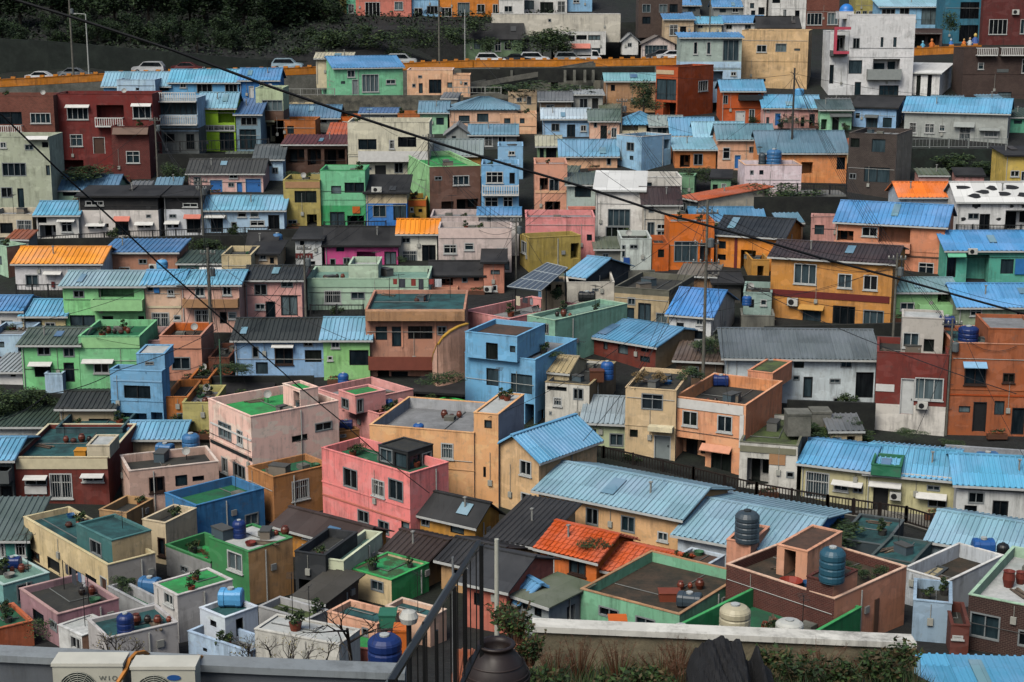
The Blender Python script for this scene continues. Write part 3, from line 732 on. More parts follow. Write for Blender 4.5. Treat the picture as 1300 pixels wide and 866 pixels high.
def tree(label, q, hgt, w, seed=0, name='tree', cat='tree', group='hillside trees', dense=1.0, mats=None, trunk=True, leafk=1.0):
    v = seed % 4; key = (v, name, dense, leafk)
    if key not in CR:
        CR[key] = crown_mesh('crown', 1, 1, 1, int(2600 * dense), .055 * leafk, v + 11, mats or leafs(), 12)
    o = empty(name, q, random.uniform(0, 6)); tag(o, label, cat, group)
    c = bpy.data.objects.new('crown', CR[key]); COL.objects.link(c); c.parent = o
    ch = hgt * (.74 if trunk else .55); c.scale = (w / 2, w / 2, ch / 2 * 1.15); c.location = (0, 0, hgt - ch / 2 if trunk else hgt * .5)
    if trunk:
        t = MB(); z1 = hgt * .7; t.tube([(0, 0, -.5), (w * .02, 0, hgt * .3), (w * -.03, w * .02, z1)], [hgt * .035, hgt * .028, hgt * .01], 7)
        for k in range(4):
            a = k * 1.7; z0 = hgt * (.35 + .08 * k); t.tube([(0, 0, z0), (math.cos(a) * w * .3, math.sin(a) * w * .3, z0 + hgt * .2)], [hgt * .015, hgt * .005], 5)
        t.build('trunk', patchmat('#3c342a', '#24221e', 3, .4, .6, kind='bark'), o)
    return o
def shrub(label, x, y, w, hh, D=None, h=None, z=None, seed=0, name='shrub', cat='shrub', group='shrubs', mats=None, dense=.35, leafk=1.6):
    q = put_at(x, y, D, h, z); k = pxm(q) * TK
    return tree(label, q, hh * k * 1.1, w * k, seed, name, cat, group, dense, mats, False, leafk)
def potplant(label, x, y, w, hh, D=None, h=None, z=None, seed=0, pot='#7a3c28'):
    q = put_at(x, y, D, h, z); k = pxm(q) * TK; H_ = hh * k; r = w * k / 2
    o = empty('potted_plant', q); tag(o, label, 'potted plant', 'potted plants')
    p = MB(); p.lathe([(0, 0), (r * .4, 0), (r * .55, H_ * .35), (r * .6, H_ * .35), (r * .5, H_ * .3), (0, H_ * .3)], n=12); p.build('pot', plain('pot_' + pot, pot), o)
    key = ('pp', seed % 3)
    if key not in CR: CR[key] = crown_mesh('foliage', 1, 1, 1, 320, .16, 70 + seed % 3, leafs(), 6)
    c = bpy.data.objects.new('foliage', CR[key]); COL.objects.link(c); c.parent = o; c.scale = (r, r, H_ * .4); c.location = (0, 0, H_ * .65)
    return o
# ---- cars
def car(label, x, y, D, w_px, col, kind='sedan', rz=0, heading=1):
    q = P(tx(x), ty(y), D); L_ = 4.5; o = empty('parked_car', q, rz); tag(o, label, 'car', 'cars parked along the road')
    s = heading; hb = 1.45 if kind != 'suv' else 1.68
    def prism(prof, y0, y1, ins=0):
        n = len(prof); vs = [(a * s, y0 + (ins if b > .95 else 0), b) for a, b in prof] + [(a * s, y1 - (ins if b > .95 else 0), b) for a, b in prof]
        return vs, [tuple(range(n - 1, -1, -1)) if s > 0 else tuple(range(n)), tuple(range(n, 2 * n)) if s > 0 else tuple(range(2 * n - 1, n - 1, -1))] + [((i, (i + 1) % n, (i + 1) % n + n, i + n) if s > 0 else (i + n, (i + 1) % n + n, (i + 1) % n, i)) for i in range(n)]
    if kind == 'sedan': pf = [(-2.2, .3), (2.2, .3), (2.25, .62), (2.1, .78), (1.2, .93), (.45, hb - .05), (0, hb), (-.8, hb), (-1.5, 1.0), (-2.15, .95), (-2.25, .6)]; gl = [(1.02, .96), (.42, hb - .1), (-.8, hb - .08), (-1.35, 1.0)]
    elif kind == 'truck': pf = [(-2.3, .45), (2.2, .35), (2.25, .8), (1.95, 1.1), (1.6, 1.85), (.75, 1.9), (.7, .95), (-2.3, .95)]; gl = [(1.85, 1.1), (1.55, 1.75), (.85, 1.78), (.82, 1.1)]
    else: pf = [(-2.2, .35), (2.2, .35), (2.25, .75), (2.05, .95), (1.2, 1.05), (.6, hb - .05), (.2, hb), (-1.7, hb), (-2.15, 1.1), (-2.25, .6)]; gl = [(1.0, 1.08), (.52, hb - .1), (-1.65, hb - .12), (-1.95, 1.08)]
    m = MB(); m.add(*prism(pf, -.85, .85, .1)); m.build('body', plain('car_' + col, col, .25), o)
    g = MB(); g.add(*prism(gl, -.9, .9, .06)); g.build('side_window', glass(1), o)
    for k, (wx, wy) in enumerate(((1.4, -.8), (-1.4, -.8), (1.4, .8), (-1.4, .8))):
        wq = MB(); wq.lathe([(0, -.1), (.32, -.1), (.32, .1), (0, .1)], n=14); wq.v = [(a + wx * s, b_ + wy if False else c + wy, b_ + .32) for a, b_, c in wq.v]; w_ = wq.build('wheel', plain('tyre', '#101112'), o)
        rq = MB(); rq.lathe([(0, -.12), (.18, -.12), (.18, .12), (0, .12)], n=10); rq.v = [(a + wx * s, c + wy, b_ + .32) for a, b_, c in rq.v]; rq.build('rim', plain('rim', '#8f9294', .3), w_)
    for sy in (-.6, .6):
        hl = MB(); hl.box(2.1 * s - .1, sy - .18, .62, 2.1 * s + .14, sy + .18, .76); hl.build('headlight', plain('lamp', '#c8cac8', .2), o)
        tl = MB(); tl.box(-2.14 * s - .12, sy - .18, .7, -2.14 * s + .1, sy + .18, .84); tl.build('tail_light', plain('taillamp', '#7a1a16', .3), o)
    return o
def wallthing(name, label, cat, pts, h0, th=.25, mat=None, foot=3.0, group=None, cope=None, kind=None):
    """freestanding or retaining wall along world points pts (tops); foot = how far it goes down"""
    c = Vector(pts[0]); o = empty(name, c) if cope else None
    m = MB()
    for p, q in zip(pts, pts[1:]):
        u = (q - p); s = Vector((-u.y, u.x, 0)).normalized() * th / 2; p, q = p - c, q - c
        dn = Vector((0, 0, foot))
        m.add([p + s - dn, q + s - dn, q - s - dn, p - s - dn, p + s, q + s, q - s, p - s], [(0, 3, 2, 1), (4, 5, 6, 7), (0, 1, 5, 4), (1, 2, 6, 5), (2, 3, 7, 6), (3, 0, 4, 7)])
    if cope:
        tag(o, label, cat, group); m.build('wall', mat or conc(), o)
        k = MB()
        for p, q in zip(pts, pts[1:]):
            u = (q - p); s = Vector((-u.y, u.x, 0)).normalized() * (th / 2 + .05); p, q = p - c, q - c; up = Vector((0, 0, .09))
            k.add([p + s, q + s, q - s, p - s, p + s + up, q + s + up, q - s + up, p - s + up], [(0, 3, 2, 1), (4, 5, 6, 7), (0, 1, 5, 4), (1, 2, 6, 5), (2, 3, 7, 6), (3, 0, 4, 7)])
        k.build('coping', cope, o)
        return o
    o = m.build(name, mat or conc(), None, c); return tag(o, label, cat, group, kind)
def tp(x, y, D=None): return P(tx(x), ty(y), D if D else Dof(ty(y)))
# ------------------------------------------------------------------ the ground: one sheet from the viewpoint over the valley and up the hill
def ground():
    mb = MB(); ys = []
    y = -60
    while y < 470:
        ys.append(y); y += 2.5 if 14 < y < 300 else 10
    xs = sorted([-320 + 10 * i for i in range(65)] + [26.5, 27.5])
    vs = []
    for yy in ys:
        for xx in xs: vs.append((xx, yy, ground_xy(xx, yy) - .05 + .25 * math.sin(xx * .13 + yy * .07)))
    n = len(xs); fs = [(j * n + i, j * n + i + 1, (j + 1) * n + i + 1, (j + 1) * n + i) for j in range(len(ys) - 1) for i in range(n - 1)]
    mb.add(vs, fs)
    m, nt, b = base_mat('ground', .95); p = geo(nt)
    f = ramp(nt, noise(nt, p, .12, 6, .6), .45, .58); f2 = ramp(nt, noise(nt, p, .9, 8, .7), .4, .65)
    c = mixrgb(nt, f, mixrgb(nt, f2, lin('#1c1f1f'), lin('#0c0e0f')), mixrgb(nt, f2, lin('#121c13'), lin('#0a100c')))
    nt.links.new(c, b.inputs['Base Color']); bump(nt, b, noise(nt, p, 2, 8), .6, .2)
    structure(mb.build('ground', m))
ground()
# ================================================================== upper hillside
tile(0, 0)
H('brown brick house', 'with white balcony rail at the far left', -60, 278, None, 458, 850, 'Bbri', 'f:con:grey', 'x-5,535,105,595 r-5,597,112,630:wh w145,540,242,590 x-40,660,25,705')
H('pale green plastered house', 'below the brown brick house at the far left', -60, 255, None, 655, 1010, '#aab29c', 'f:con:dark', 'w0,668,30,708 x118,690,160,718 x200,668,232,705 a125,650,255,664:wh x10,778,125,842 x220,790,243,838 x5,895,60,945 x85,900,115,1000 s30,900,70,1000')
H('dark red three storey house', 'with white window hoods', 282, 745, None, 450, 830, '#6e2420', 'f:con:dark', 'w320,512,422,572 a314,500,428,512 o462,502,592,578 r462,560,594,600:wh w634,507,722,567 a628,494,724,506 W335,642,395,700 d445,655,502,735:brown g470,515,590,560 o300,765,400,812', coping='red')
H('maroon brick annex', 'projecting below the dark red house', 545, 722, None, 605, 870, 'Bred', 'f:con:soil', 'W603,722,668,780 a540,610,722,640:br', r=0)
H('sky blue long house', 'with pale blue sheet roof below the road', 500, 815, None, 408, 520, 'sky', 'gf:62:lbl', 'x750,412,810,435')
H('bright blue cottage', 'with three openings under a pale blue roof', 817, 1145, None, 390, 520, 'sky', 'gf:56:#5ab0e4', 'w860,395,890,420 w940,400,1015,446 x1075,402,1135,452')
H('deep blue cottage', 'with royal blue roof beside the bright blue cottage', 1150, 1335, None, 380, 520, 'bl', 'gf:52:blue', 'd1190,412,1214,470:white w1240,400,1270,440')
H('white rooftop box house', 'flat and square behind the dark red house', 565, 748, None, 382, 545, 'pb', 'f:wh:white', 'x650,420,665,432', dep=4)
H('light blue balcony house', 'with two rows of white balusters', 745, 955, None, 470, 780, 'pb', 'f:wh:grey', 'r748,440,952,482:wh s755,492,952,548 r752,550,957,592:wh x785,640,835,682 s890,640,930,715', bands='612:dg')
H('lime green house', 'with pale blue roof and barred window strip', 960, 1130, None, 512, 735, 'lime', 'gf:68:lbl', 'o1042,518,1122,588 g970,598,1125,625 s1050,632,1120,722', bands='')
H('grey slate blue house', 'right of the lime green house', 1134, 1250, None, 545, 735, '#6f8a98', 'sf:70:dbl', 's1145,618,1225,715 x1150,560,1230,600')
tile(320, 0)
H('olive house', 'at the top edge left of the pink row', 350, 452, None, -60, 75, 'ol', 'f:con:grey', 'w380,5,418,48')
H('narrow mint house', 'squeezed between olive and salmon houses', 453, 497, None, -60, 75, 'tq', 'f:con:grey', 'g460,20,488,62')
H('salmon pink house', 'with big window on the green bank', 497, 762, None, -80, 85, 'dp', 'f:con:grey', 'w540,10,612,78 w680,8,722,48')
H('pale blue house', 'on the bank between salmon and orange houses', 765, 895, None, -80, 80, 'lb', 'f:con:grey', 'x835,28,888,66 w775,38,815,78')
H('bright orange house', 'with white framed windows at the top edge', 898, 1178, None, -80, 80, '#c87a2a', 'f:con:grey', 'w982,12,1040,78 w1075,20,1113,60 w1150,20,1178,60 w905,36,955,80')
H('white flat house', 'right of the bright orange house', 1180, 1300, None, -90, 112, 'wh', 'f:con:grey', 'w1205,28,1245,58 d1150,70,1176,110:red x1180,60,1200,90')
H('grey tiled roof house', 'beside the road under black tiles', 1012, 1290, None, 180, 290, 'mos', 'gf:72:blk', 'W1115,195,1145,245 W1160,195,1190,245 x1205,200,1240,240 x1060,200,1090,235', D=243)
H('small cream shed', 'behind the mint green house', 308, 478, None, 278, 400, 'cr', 'gf:24:cre', '')
H('mint green house', 'with blue roof and wide white window by the road', 333, 395, 722, 325, 458, '#7cc69a', 'gs:1.25:blue', 'Sw455,336,492,370 Sd478,380,508,452:grey Sw525,355,606,440 Sw640,380,686,402 Sx425,388,445,402', r=74)
H('peach flat house', 'with white coping beside the mint green house', 742, 960, None, 335, 450, 'pe', 'f:con:dark', 's845,380,905,446 w793,360,813,374 x765,400,782,418 s797,398,816,446 x933,394,960,420', coping='pw', dep=6)
H('low peach annex', 'stepped down right of the peach flat house', 962, 1042, None, 360, 450, 'pe', 'f:con:dark', 'x1012,392,1030,408')
H('pale green and brick house', 'left of the orange rusty hut', 25, 155, None, 422, 700, '#b4c4a0', 'f:con:mint', 'x48,478,148,530 o50,585,110,690', bands='530:br;575:#8a8a72')
H('ruined blue roof house', 'below the stone wall', 158, 415, None, 560, 640, 'con', 'gf:56:#3a78a4', 'x300,568,360,590')
H('small burnt orange hut', 'below the end of the ruined blue roof', 412, 515, None, 560, 640, 'ora', 'f:con:dark', 'w430,562,452,592')
H('rusty orange box house', 'with one square window', 112, 305, None, 575, 700, '#a8622c', 'f:con:soil', 'x168,602,200,640')
H('brown timber house', 'with deep dark openings below the rusty box', 155, 455, None, 690, 850, '#4c3428', 'sf:42:red', 'o165,712,250,782 o265,712,330,790 o345,712,445,790')
H('coral canopy hut', 'under a faded coral sheet', 365, 468, None, 652, 720, 'br', 'sf:60:cop', 'x380,660,440,690')
H('cream two storey house', 'with long balcony in the upper middle', 462, 850, None, 585, 885, '#cbc8b2', 'f:con:dark', 'x508,665,595,715 x697,655,785,703 g655,668,680,712 R510,720,845,765:wh d588,790,640,850:black x680,778,722,828 x552,800,572,812', dep=6)
H('mint green cottage', 'with blue roof left of the long peach house', 805, 935, None, 535, 650, '#8cc29a', 'gf:48:sbl', 'x810,565,845,582 x880,562,917,597')
H('little grey house', 'with blue roof and one white window', 520, 692, None, 540, 620, 'gy', 'gf:22:dbl', 'w610,552,636,580')
H('orange and blue hut', 'beside the little grey house', 697, 803, None, 545, 640, '#a8602e', 'f:con:dark', 'x765,545,800,582:3 w735,550,755,575')
H('long peach house', 'with hipped blue roof and three windows', 945, 1270, None, 522, 650, '#d8b094', 'h:58:sbl', 'x988,552,1040,590 x1075,543,1130,585 x1185,550,1237,585', dep=7)
H('grey gable shed', 'below the long peach house', 928, 1040, None, 640, 720, 'gy', 'gs:40:gry', 'x955,650,975,670')
H('patched blue roof house', 'beside the grey gable shed', 1042, 1265, None, 642, 720, 'dg', 'gf:45:sbl', 'w1060,658,1100,700 g1110,652,1150,700 w1175,652,1215,685')
H('ochre house', 'with wide grey blue roof', 850, 1095, None, 738, 815, '#b08440', 'gf:70:#7f93a0', 'w940,755,960,780 x980,750,1020,780')
H('small white and blue house', 'with dark roof left of the brown timber house', 18, 150, None, 757, 880, 'pb', 'gf:62:#4a5254', 'w60,762,92,780 x95,800,125,830')
tile(640, 0)
H('white villa', 'at the top edge with black windows', 40, 300, None, -60, 72, 'wh', 'f:con:white', 'x97,3,143,45 s172,10,235,62 g255,5,292,60')
H('pale blue top house', 'beside the white villa', 302, 420, None, -60, 66, 'lb', 'f:con:grey', 'w330,0,360,14')
H('long cream hall', 'with blank walls above the road', -60, 555, None, 68, 190, '#c2beb0', 'f:con:grey', 'x50,115,72,135 x210,90,225,105', dep=6, coping='wh')
H('white house with pink awning', 'behind the orange road wall', 238, 485, None, 152, 262, 'wh', 'f:con:white', 's250,160,338,197 s402,155,460,192 x345,160,395,190 x418,230,460,256 a320,208,412,230:dp x255,225,300,250', dep=3.5, D=243)
H('dark roofed house behind the tree', 'left of the pink awning', -40, 225, None, 182, 285, 'dg', 'gf:50:blk', 'x20,200,60,230', D=245)
H('little white garage', 'with brown gable roof beside the road', 655, 815, None, 212, 290, '#cfc0b8', 'gs:40:brn', 'x672,216,780,276:3', D=243)
H('tiny white gable house', 'left of the little white garage', 565, 640, None, 195, 262, 'wh', 'gs:32:gry', 'x590,205,610,225', D=243)
H('dark brick apartment block', 'at the top edge beyond the road', 640, 848, None, -80, 170, 'B#4a3a34', 'f:con:dark', 'x660,20,700,60 x740,20,780,60 x790,20,830,60 x660,80,700,115')
H('tan shop house', 'with blue roof edge behind the grey mint house', 765, 905, None, 92, 200, 'bg', 'sf:30:blue', 'g790,118,830,170 x840,125,870,175')
H('cream gable house', 'with blue roof near the top', 907, 1038, None, 112, 185, 'cr', 'gf:30:#5ab0e4', 'x925,120,950,135')
H('blue roofed cottage', 'right of the cream gable house near the top', 1040, 1240, None, 108, 170, 'wh', 'gf:32:blue', 'x1060,118,1090,140 x1150,118,1180,140')
H('grey cottage', 'with blue roof at the very top', 1000, 1145, None, 32, 110, 'gy', 'gf:30:blue', 'x1030,38,1060,60 w1090,38,1120,60')
H('small slate house', 'with blue roof at the very top edge', 850, 935, None, 24, 80, 'dg', 'gf:28:blue', 'x880,35,915,55')
H('white tower house', 'with black windows near the top', 1147, 1250, None, -40, 120, 'wh', 'f:con:grey', 'x1175,15,1195,40 x1215,35,1245,70 x1180,50,1200,72')
H('grey mint house', 'with slit windows and glazed porch', 838, 1128, None, 180, 480, '#9fb0a8', 'sf:22:blue', 'w905,200,925,260 w968,200,988,260 x1045,190,1122,292:3 w1083,343,1110,363 o1000,340,1045,392', bands='295:pb')
H('burnt orange cube house', 'with dark glazed bay and white window', 722, 826, 995, 322, 575, '#a8481a', 'f:con:grey', 'x728,378,822,478:3 o760,490,822,555 Sw928,385,974,436 p728,335,812,355:bg', r=38, ph=.7)
H('small tan house', 'with mint blue roof below the bridge', 485, 720, None, 386, 530, 'tn', 'gf:34:#6fb0c8', 'o645,392,685,416 x510,405,530,435')
H('light blue long house', 'with pale roof and three openings', 185, 405, None, 566, 675, '#8db4d4', 'gf:46:#b4c8d4', 'w225,590,265,628 s300,595,340,655 w365,598,393,628')
H('peach door house', 'with dark teal roof beside the light blue one', 410, 550, None, 575, 695, '#e0b49a', 'gf:50:#4a6a6a', 's460,600,492,688 w512,610,538,658 x428,580,445,610')
H('cream terrace house', 'with bright blue hip roof and plants', 552, 760, None, 592, 690, 'cr', 'h:58:#4f9cd4', 'o560,600,640,625 x680,600,720,640')
H('grey roofed middle hut', 'between two blue roofs', 700, 850, None, 600, 700, 'dg', 'gf:45:#8a9a98', 'x730,610,780,650')
H('sky blue corner house', 'with white parapet and two faces', 535, 655, 795, 655, 835, '#8fbad8', 'f:con:dark', 'x585,680,622,722 So765,662,792,712 x600,745,618,765', r=48, coping='wh')
H('salmon blue roof house', 'behind the sky blue corner house', 800, 1000, None, 642, 720, 'sal', 'gf:78:#4f9cd4', 'x850,650,890,690')
H('blue sheet roof house', 'with the palest long roof', 912, 1145, None, 655, 745, 'lb', 'gf:70:#86c0e8', 'x930,665,960,700')
H('peach and blue door house', 'under a worn blue slate roof', 1020, 1280, None, 662, 820, '#dba888', 'gf:66:#4f86a4', 'W1045,705,1080,760 d1100,740,1132,805:blue w1170,700,1200,730')
H('orange lean-to house', 'under a small pale blue roof', 815, 1010, None, 714, 815, '#bc7440', 'sf:52:#7fb8e0', 'o840,740,890,800 x905,735,950,790')
H('mint hut', 'with faded tan roof', 160, 268, None, 696, 790, 'mos', 'gf:45:#a8a890', 'x170,705,190,760 x200,705,250,770')
H('peach hut', 'with blue and white sheet roof', 270, 540, None, 742, 815, 'pe', 'gf:72:#5f9ed0', 'x297,744,315,764 x490,747,512,790')
H('beige block', 'with two small windows beside the bridge', 20, 155, None, 442, 545, 'bg', 'f:con:grey', 'x60,467,85,487 x108,450,130,500')
H('plain salmon house', 'below the beige block', -20, 155, None, 545, 660, 'pe', 'f:con:grey', 'x75,562,98,590 x0,550,30,590')
H('pale balcony house', 'at the end of the salmon house', -30, 90, None, 700, 860, 'lb', 'f:con:white', 'w20,722,52,742 s28,826,48,860')
tile(960, 0)
H('grey white block', 'at the top with small square windows', 70, 235, None, -60, 140, 'wh', 'f:con:grey', 'x75,-5,115,15 w128,45,145,85 x185,50,207,90')
H('red brick house', 'with two white windows beside the blue dome', 237, 392, None, -40, 140, 'Bbri', 'f:con:grey', 'w242,62,315,120 w340,60,392,118')
H('black roofed dormer house', 'above the big beige house', 10, 205, None, 130, 200, 'dg', 'gf:50:blk', 'w68,105,98,128')
H('white corner house', 'at the top left of the dormer house', -75, 68, None, -60, 95, 'wh', 'f:con:grey', 'x-60,10,-30,40 x10,30,40,70')
H('big beige house', 'two storeys with plain walls near the top', -77, 240, 335, 148, 440, '#cdae82', 'f:con:grey', 'w2,215,50,250 w92,208,145,248 x182,232,210,243 x5,375,45,390 Sw278,208,318,245', r=14, ph=.3)
h = H('white modern house', 'with blue dome tower and open terrace', 432, 742, None, 72, 470, '#d6d8d8', 'f:con:white', 'x462,182,495,232 x595,178,608,225 x655,178,671,225 x440,288,506,353:3 o557,282,686,378 s587,408,680,462 s470,392,500,468 R527,330,688,376:gy', dep=7)
H('white stair wing', 'with recessed balcony on the white modern house', 342, 430, None, 150, 470, '#cfd2d2', 'f:con:white', 'o385,160,425,262 s350,310,370,400 R320,240,430,262:dg', dep=5)
H('yellow grey house', 'with a strip of small windows at the top', 472, 582, None, -10, 100, 'ol', 'f:con:grey', 'w475,52,500,70 w508,52,530,70 w538,52,560,70')
H('sky blue veranda house', 'with ribbed awning roof at the top', 585, 890, None, 32, 160, '#7fb0d0', 'sf:34:#8cc0e4', 'x600,42,665,72 x685,38,732,88 x790,30,876,118')
H('dark shop front', 'under the sky blue veranda house', 745, 885, None, 140, 250, '#4a3c3a', 'f:con:grey', 'o750,165,880,225')
H('ivy covered blue house', 'beside the dark red house at the top', 892, 1072, None, -60, 215, '#2a6a80', 'f:con:dark', 'x970,120,1060,200 x975,10,1065,90')
H('dark red house', 'with two big grey windows at the top right', 1075, 1400, None, -40, 225, '#5a2320', 'f:con:grey', 'w1112,92,1200,165 w1262,92,1340,162 c1222,38,1262,70', dep=7)
H('dark brown brick house', 'with white balusters at the right edge', 980, 1400, None, 232, 475, 'B#42302c', 'f:con:grey', 'r1050,228,1148,262:wh r1165,225,1400,262:wh W1060,300,1088,332 W1270,282,1310,350 x1155,440,1220,470:4 p1150,330,1206,346:dg', dep=5)
H('white shed building', 'with tall black slits and sloping roof', 690, 872, 985, 350, 478, '#d4d6d4', 'sf:.9:s:wht', 'x712,362,732,465 x765,360,785,468 x818,358,838,468 Sx893,440,925,470:4 Sd947,415,983,474:white', r=26)
H('pink terrace cottage', 'with blue door and sky blue roof', 32, 200, None, 512, 622, '#d8a8a0', 'gf:56:#4aa2dc', 'd88,540,118,600:blue x48,560,62,600 x187,563,200,580 w50,515,64,535')
H('rose terrace cottage', 'right of the pink terrace cottage', 202, 300, None, 514, 622, '#cf9c90', 'gf:56:#68b2e6', 's213,560,230,605 s253,545,280,612')
H('small sea green house', 'with dark teal roof and porch', 302, 453, None, 522, 635, '#8cc29c', 'gf:42:#2c5560', 'o310,570,338,620 s363,560,395,625 x408,588,424,606 a350,540,455,556:dg')
H('powder blue house', 'with black roof and black door', 457, 665, 765, 514, 640, '#86aed2', 'gf:50:blk', 'x475,540,495,565 s525,560,580,625 x605,562,648,610 a520,548,585,560:dg', r=24)
H('long grey house', 'with bright blue roof and white barred windows', 702, 1195, 1240, 542, 705, '#989e9a', 'gf:66:#56aae6', 'g730,585,766,635 g805,590,852,636 W875,597,903,628 g968,605,1026,692 g1090,625,1156,655 a945,583,1045,605:gy a1065,612,1165,622:gy', dep=6, r=20)
H('small turquoise house', 'at the right edge beyond the long grey house', 1203, 1330, None, 560, 655, 'tq', 'sf:40:dgn', 'x1232,575,1270,592')
H('yellow house', 'with two blue windows at the right edge', 1182, 1380, None, 742, 945, '#c8ae58', 'sf:40:blk', 'w1215,815,1258,845 w1265,818,1300,866 s1225,880,1260,940')
H('orange house', 'under a wide slate blue roof', 12, 428, None, 726, 880, '#e0935c', 'gf:98:#47799a', 'x385,752,425,810 o215,775,270,832', dep=7)
HLI = H('lilac white house', 'with two small square openings', -60, 210, None, 790, 1000, '#dccbd0', 'f:con:dark', 'x-30,800,-12,835 x15,812,35,835 ', dep=5, coping='pe')
H('dark brick townhouse', 'with blank tan side wall', 430, 658, 812, 645, 955, 'B#3a3230', 'f:con:grey', 'x450,660,495,705 x552,658,618,728:3 x515,800,638,872:3 x445,828,478,856', wall2='#8d8474', r=26)
# ================================================================== middle rows
tile(0, 210)
H('mint ruin', 'with blue patched roof behind the black railing', 185, 555, None, 114, 190, 'mt', 'gf:66:#3a78a8', 'x238,122,275,160 x300,118,365,146')
H('dusty pink house', 'with three blue doors', 905, 1260, None, 34, 150, '#d8b0a8', 'gf:62:#3c3e3c', 'x925,55,962,92 d1003,68,1065,145:blue w1095,36,1136,63 x1090,82,1120,104 d1130,78,1160,142:blue d1172,62,1250,143:blue')
H('white cottage', 'with sky blue roof left of the black roof', 180, 380, None, 234, 352, '#d0d0ca', 'gf:60:#58ace2', 'x180,243,222,275 W292,262,346,320 o190,285,268,350 a275,255,360,265:wh')
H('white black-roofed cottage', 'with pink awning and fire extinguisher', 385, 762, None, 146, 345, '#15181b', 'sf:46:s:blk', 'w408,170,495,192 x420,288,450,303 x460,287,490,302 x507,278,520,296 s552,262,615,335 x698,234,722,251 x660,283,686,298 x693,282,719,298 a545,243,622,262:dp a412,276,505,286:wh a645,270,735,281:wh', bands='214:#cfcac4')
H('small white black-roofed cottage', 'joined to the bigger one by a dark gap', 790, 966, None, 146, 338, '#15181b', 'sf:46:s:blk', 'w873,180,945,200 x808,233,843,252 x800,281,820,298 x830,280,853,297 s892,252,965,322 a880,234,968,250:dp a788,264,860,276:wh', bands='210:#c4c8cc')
H('powder blue long cottage', 'with pale blue roof behind the railing', 970, 1360, None, 210, 330, 'pb', 'gf:62:#6cb2e0', 's1008,245,1066,319 x1105,270,1132,298 W1135,220,1178,248 W1195,220,1236,248 W1195,262,1265,290 s1282,237,1336,306 a980,235,1078,246:wh')
H('cream house', 'with barred windows at the left edge', -60, 160, None, 236, 335, '#c2b8a0', 'f:con:grey', 'x0,275,62,325 g80,250,156,326 x-50,275,-10,325')
H('green and brick corner house', 'at the left edge beside the orange roof', -60, 42, 136, 390, 545, 'mt', 'f:con:grey', 'x-45,430,8,470 Sx80,410,105,440', wall2='#8a6656', r=42)
H('white house with orange roof', 'and one dark square window', 78, 488, None, 466, 600, '#d2d2d2', 'gf:74:#f59a28', 'x122,522,184,579 a210,505,296,516:wh x415,494,462,506 n247,555,262,582:red', dep=6)
H('brown plaster house', 'under a blue tarpaulin roof', 505, 850, None, 415, 530, '#b08068', 'sf:58:#2f7cc0', 'w662,447,703,473 w570,485,622,504 c716,470,744,498')
H('mint low house', 'with dark green roof beside the round blue tank', 862, 1073, None, 468, 560, '#8fb8a8', 'sf:52:dgn', 'w890,488,935,514 a955,480,1070,492:wh')
H('cream balcony house', 'with a little white roof room', 1065, 1205, None, 430, 600, '#c8b890', 'f:con:dark', 'x1110,490,1190,560')
H('sand house', 'with black roof and single white window', 1207, 1330, None, 422, 560, 'bg', 'sf:60:blk', 'w1240,422,1273,452 x1290,440,1310,470')
H('light green two storey house', 'with open upper veranda', 312, 698, None, 574, 800, '#84ca88', 'gf:66:#8cb2cc', 'w350,597,403,633 o470,572,640,632 R445,636,698,680:lgn x335,716,455,768 s490,720,543,785 x605,735,646,756 x662,720,697,782', dep=6)
H('peach two storey house', 'with barred windows right of the green veranda', 700, 873, None, 568, 795, '#d8b79c', 'gf:64:#5cb0ee', 'x703,572,735,603 n736,570,762,608:bl w800,593,833,623 g725,703,810,774 W830,715,866,742 p702,672,872,682:cr')
H('rose two storey house', 'with tan balcony front behind the concrete pole', 875, 1150, None, 568, 795, '#dcae9c', 'gf:62:#6fb8ea', 'w932,582,978,626 w1063,575,1106,621 R880,632,1148,665:tn g930,690,998,756 s1050,700,1085,756 W1090,700,1131,735', dep=6)
H('white hut', 'with bright blue roof at the left edge', -60, 108, None, 692, 800, 'wh', 'gf:66:#3c8fd8', 'x5,740,60,775')
H('yellow and white hut', 'with ribbed sky blue roof', 112, 316, None, 716, 805, '#c6b888', 'gf:72:#5cb0ea', 'o118,735,200,782 w215,750,265,775 x275,720,312,740')
tile(320, 210)
H('khaki house', 'with wide dark window and tan parapet', 155, 330, None, 72, 305, '#a89a58', 'f:con:dark', 'x203,122,308,178 p158,78,330,108:tn x170,260,216,282 o262,234,310,292')
H('sea green two storey house', 'with orange notice between dark doors', 332, 545, None, 25, 300, '#74c092', 'f:con:dark', 'x378,98,426,136 x442,82,536,131 s372,222,443,292 n480,196,516,228:ora o455,240,536,290', bands='192:em', coping='em')
H('black roofed blue house', 'with white arched window', 547, 742, None, 128, 300, '#c8b896', 'sf:78:s:blk', 'w577,190,641,248 s675,186,740,262 c572,104,640,126', bands='182:#2a70b8')
H('tiny mustard house', 'with orange band right of the blue house', 745, 833, None, 165, 275, '#b8923c', 'f:con:dark', 'p745,168,832,195:ora x795,208,813,224 w755,200,772,222')
H('brown and mint house', 'with bright green flat roof', 722, 850, 1092, 8, 255, 'lgn', 'f:con:bright', 'Sx872,52,908,72 Sw960,48,1038,95 So905,172,965,240 So978,160,1082,232', wall2='#6c4e42', r=76)
H('sky blue balcony house', 'with white balusters beside the brown mint house', 1097, 1275, None, -2, 258, '#74acd6', 'f:con:white', 'W1118,30,1200,85 s1230,35,1256,88 r1100,92,1277,136:wh W1112,152,1176,206 W1200,150,1246,200', coping='lb')
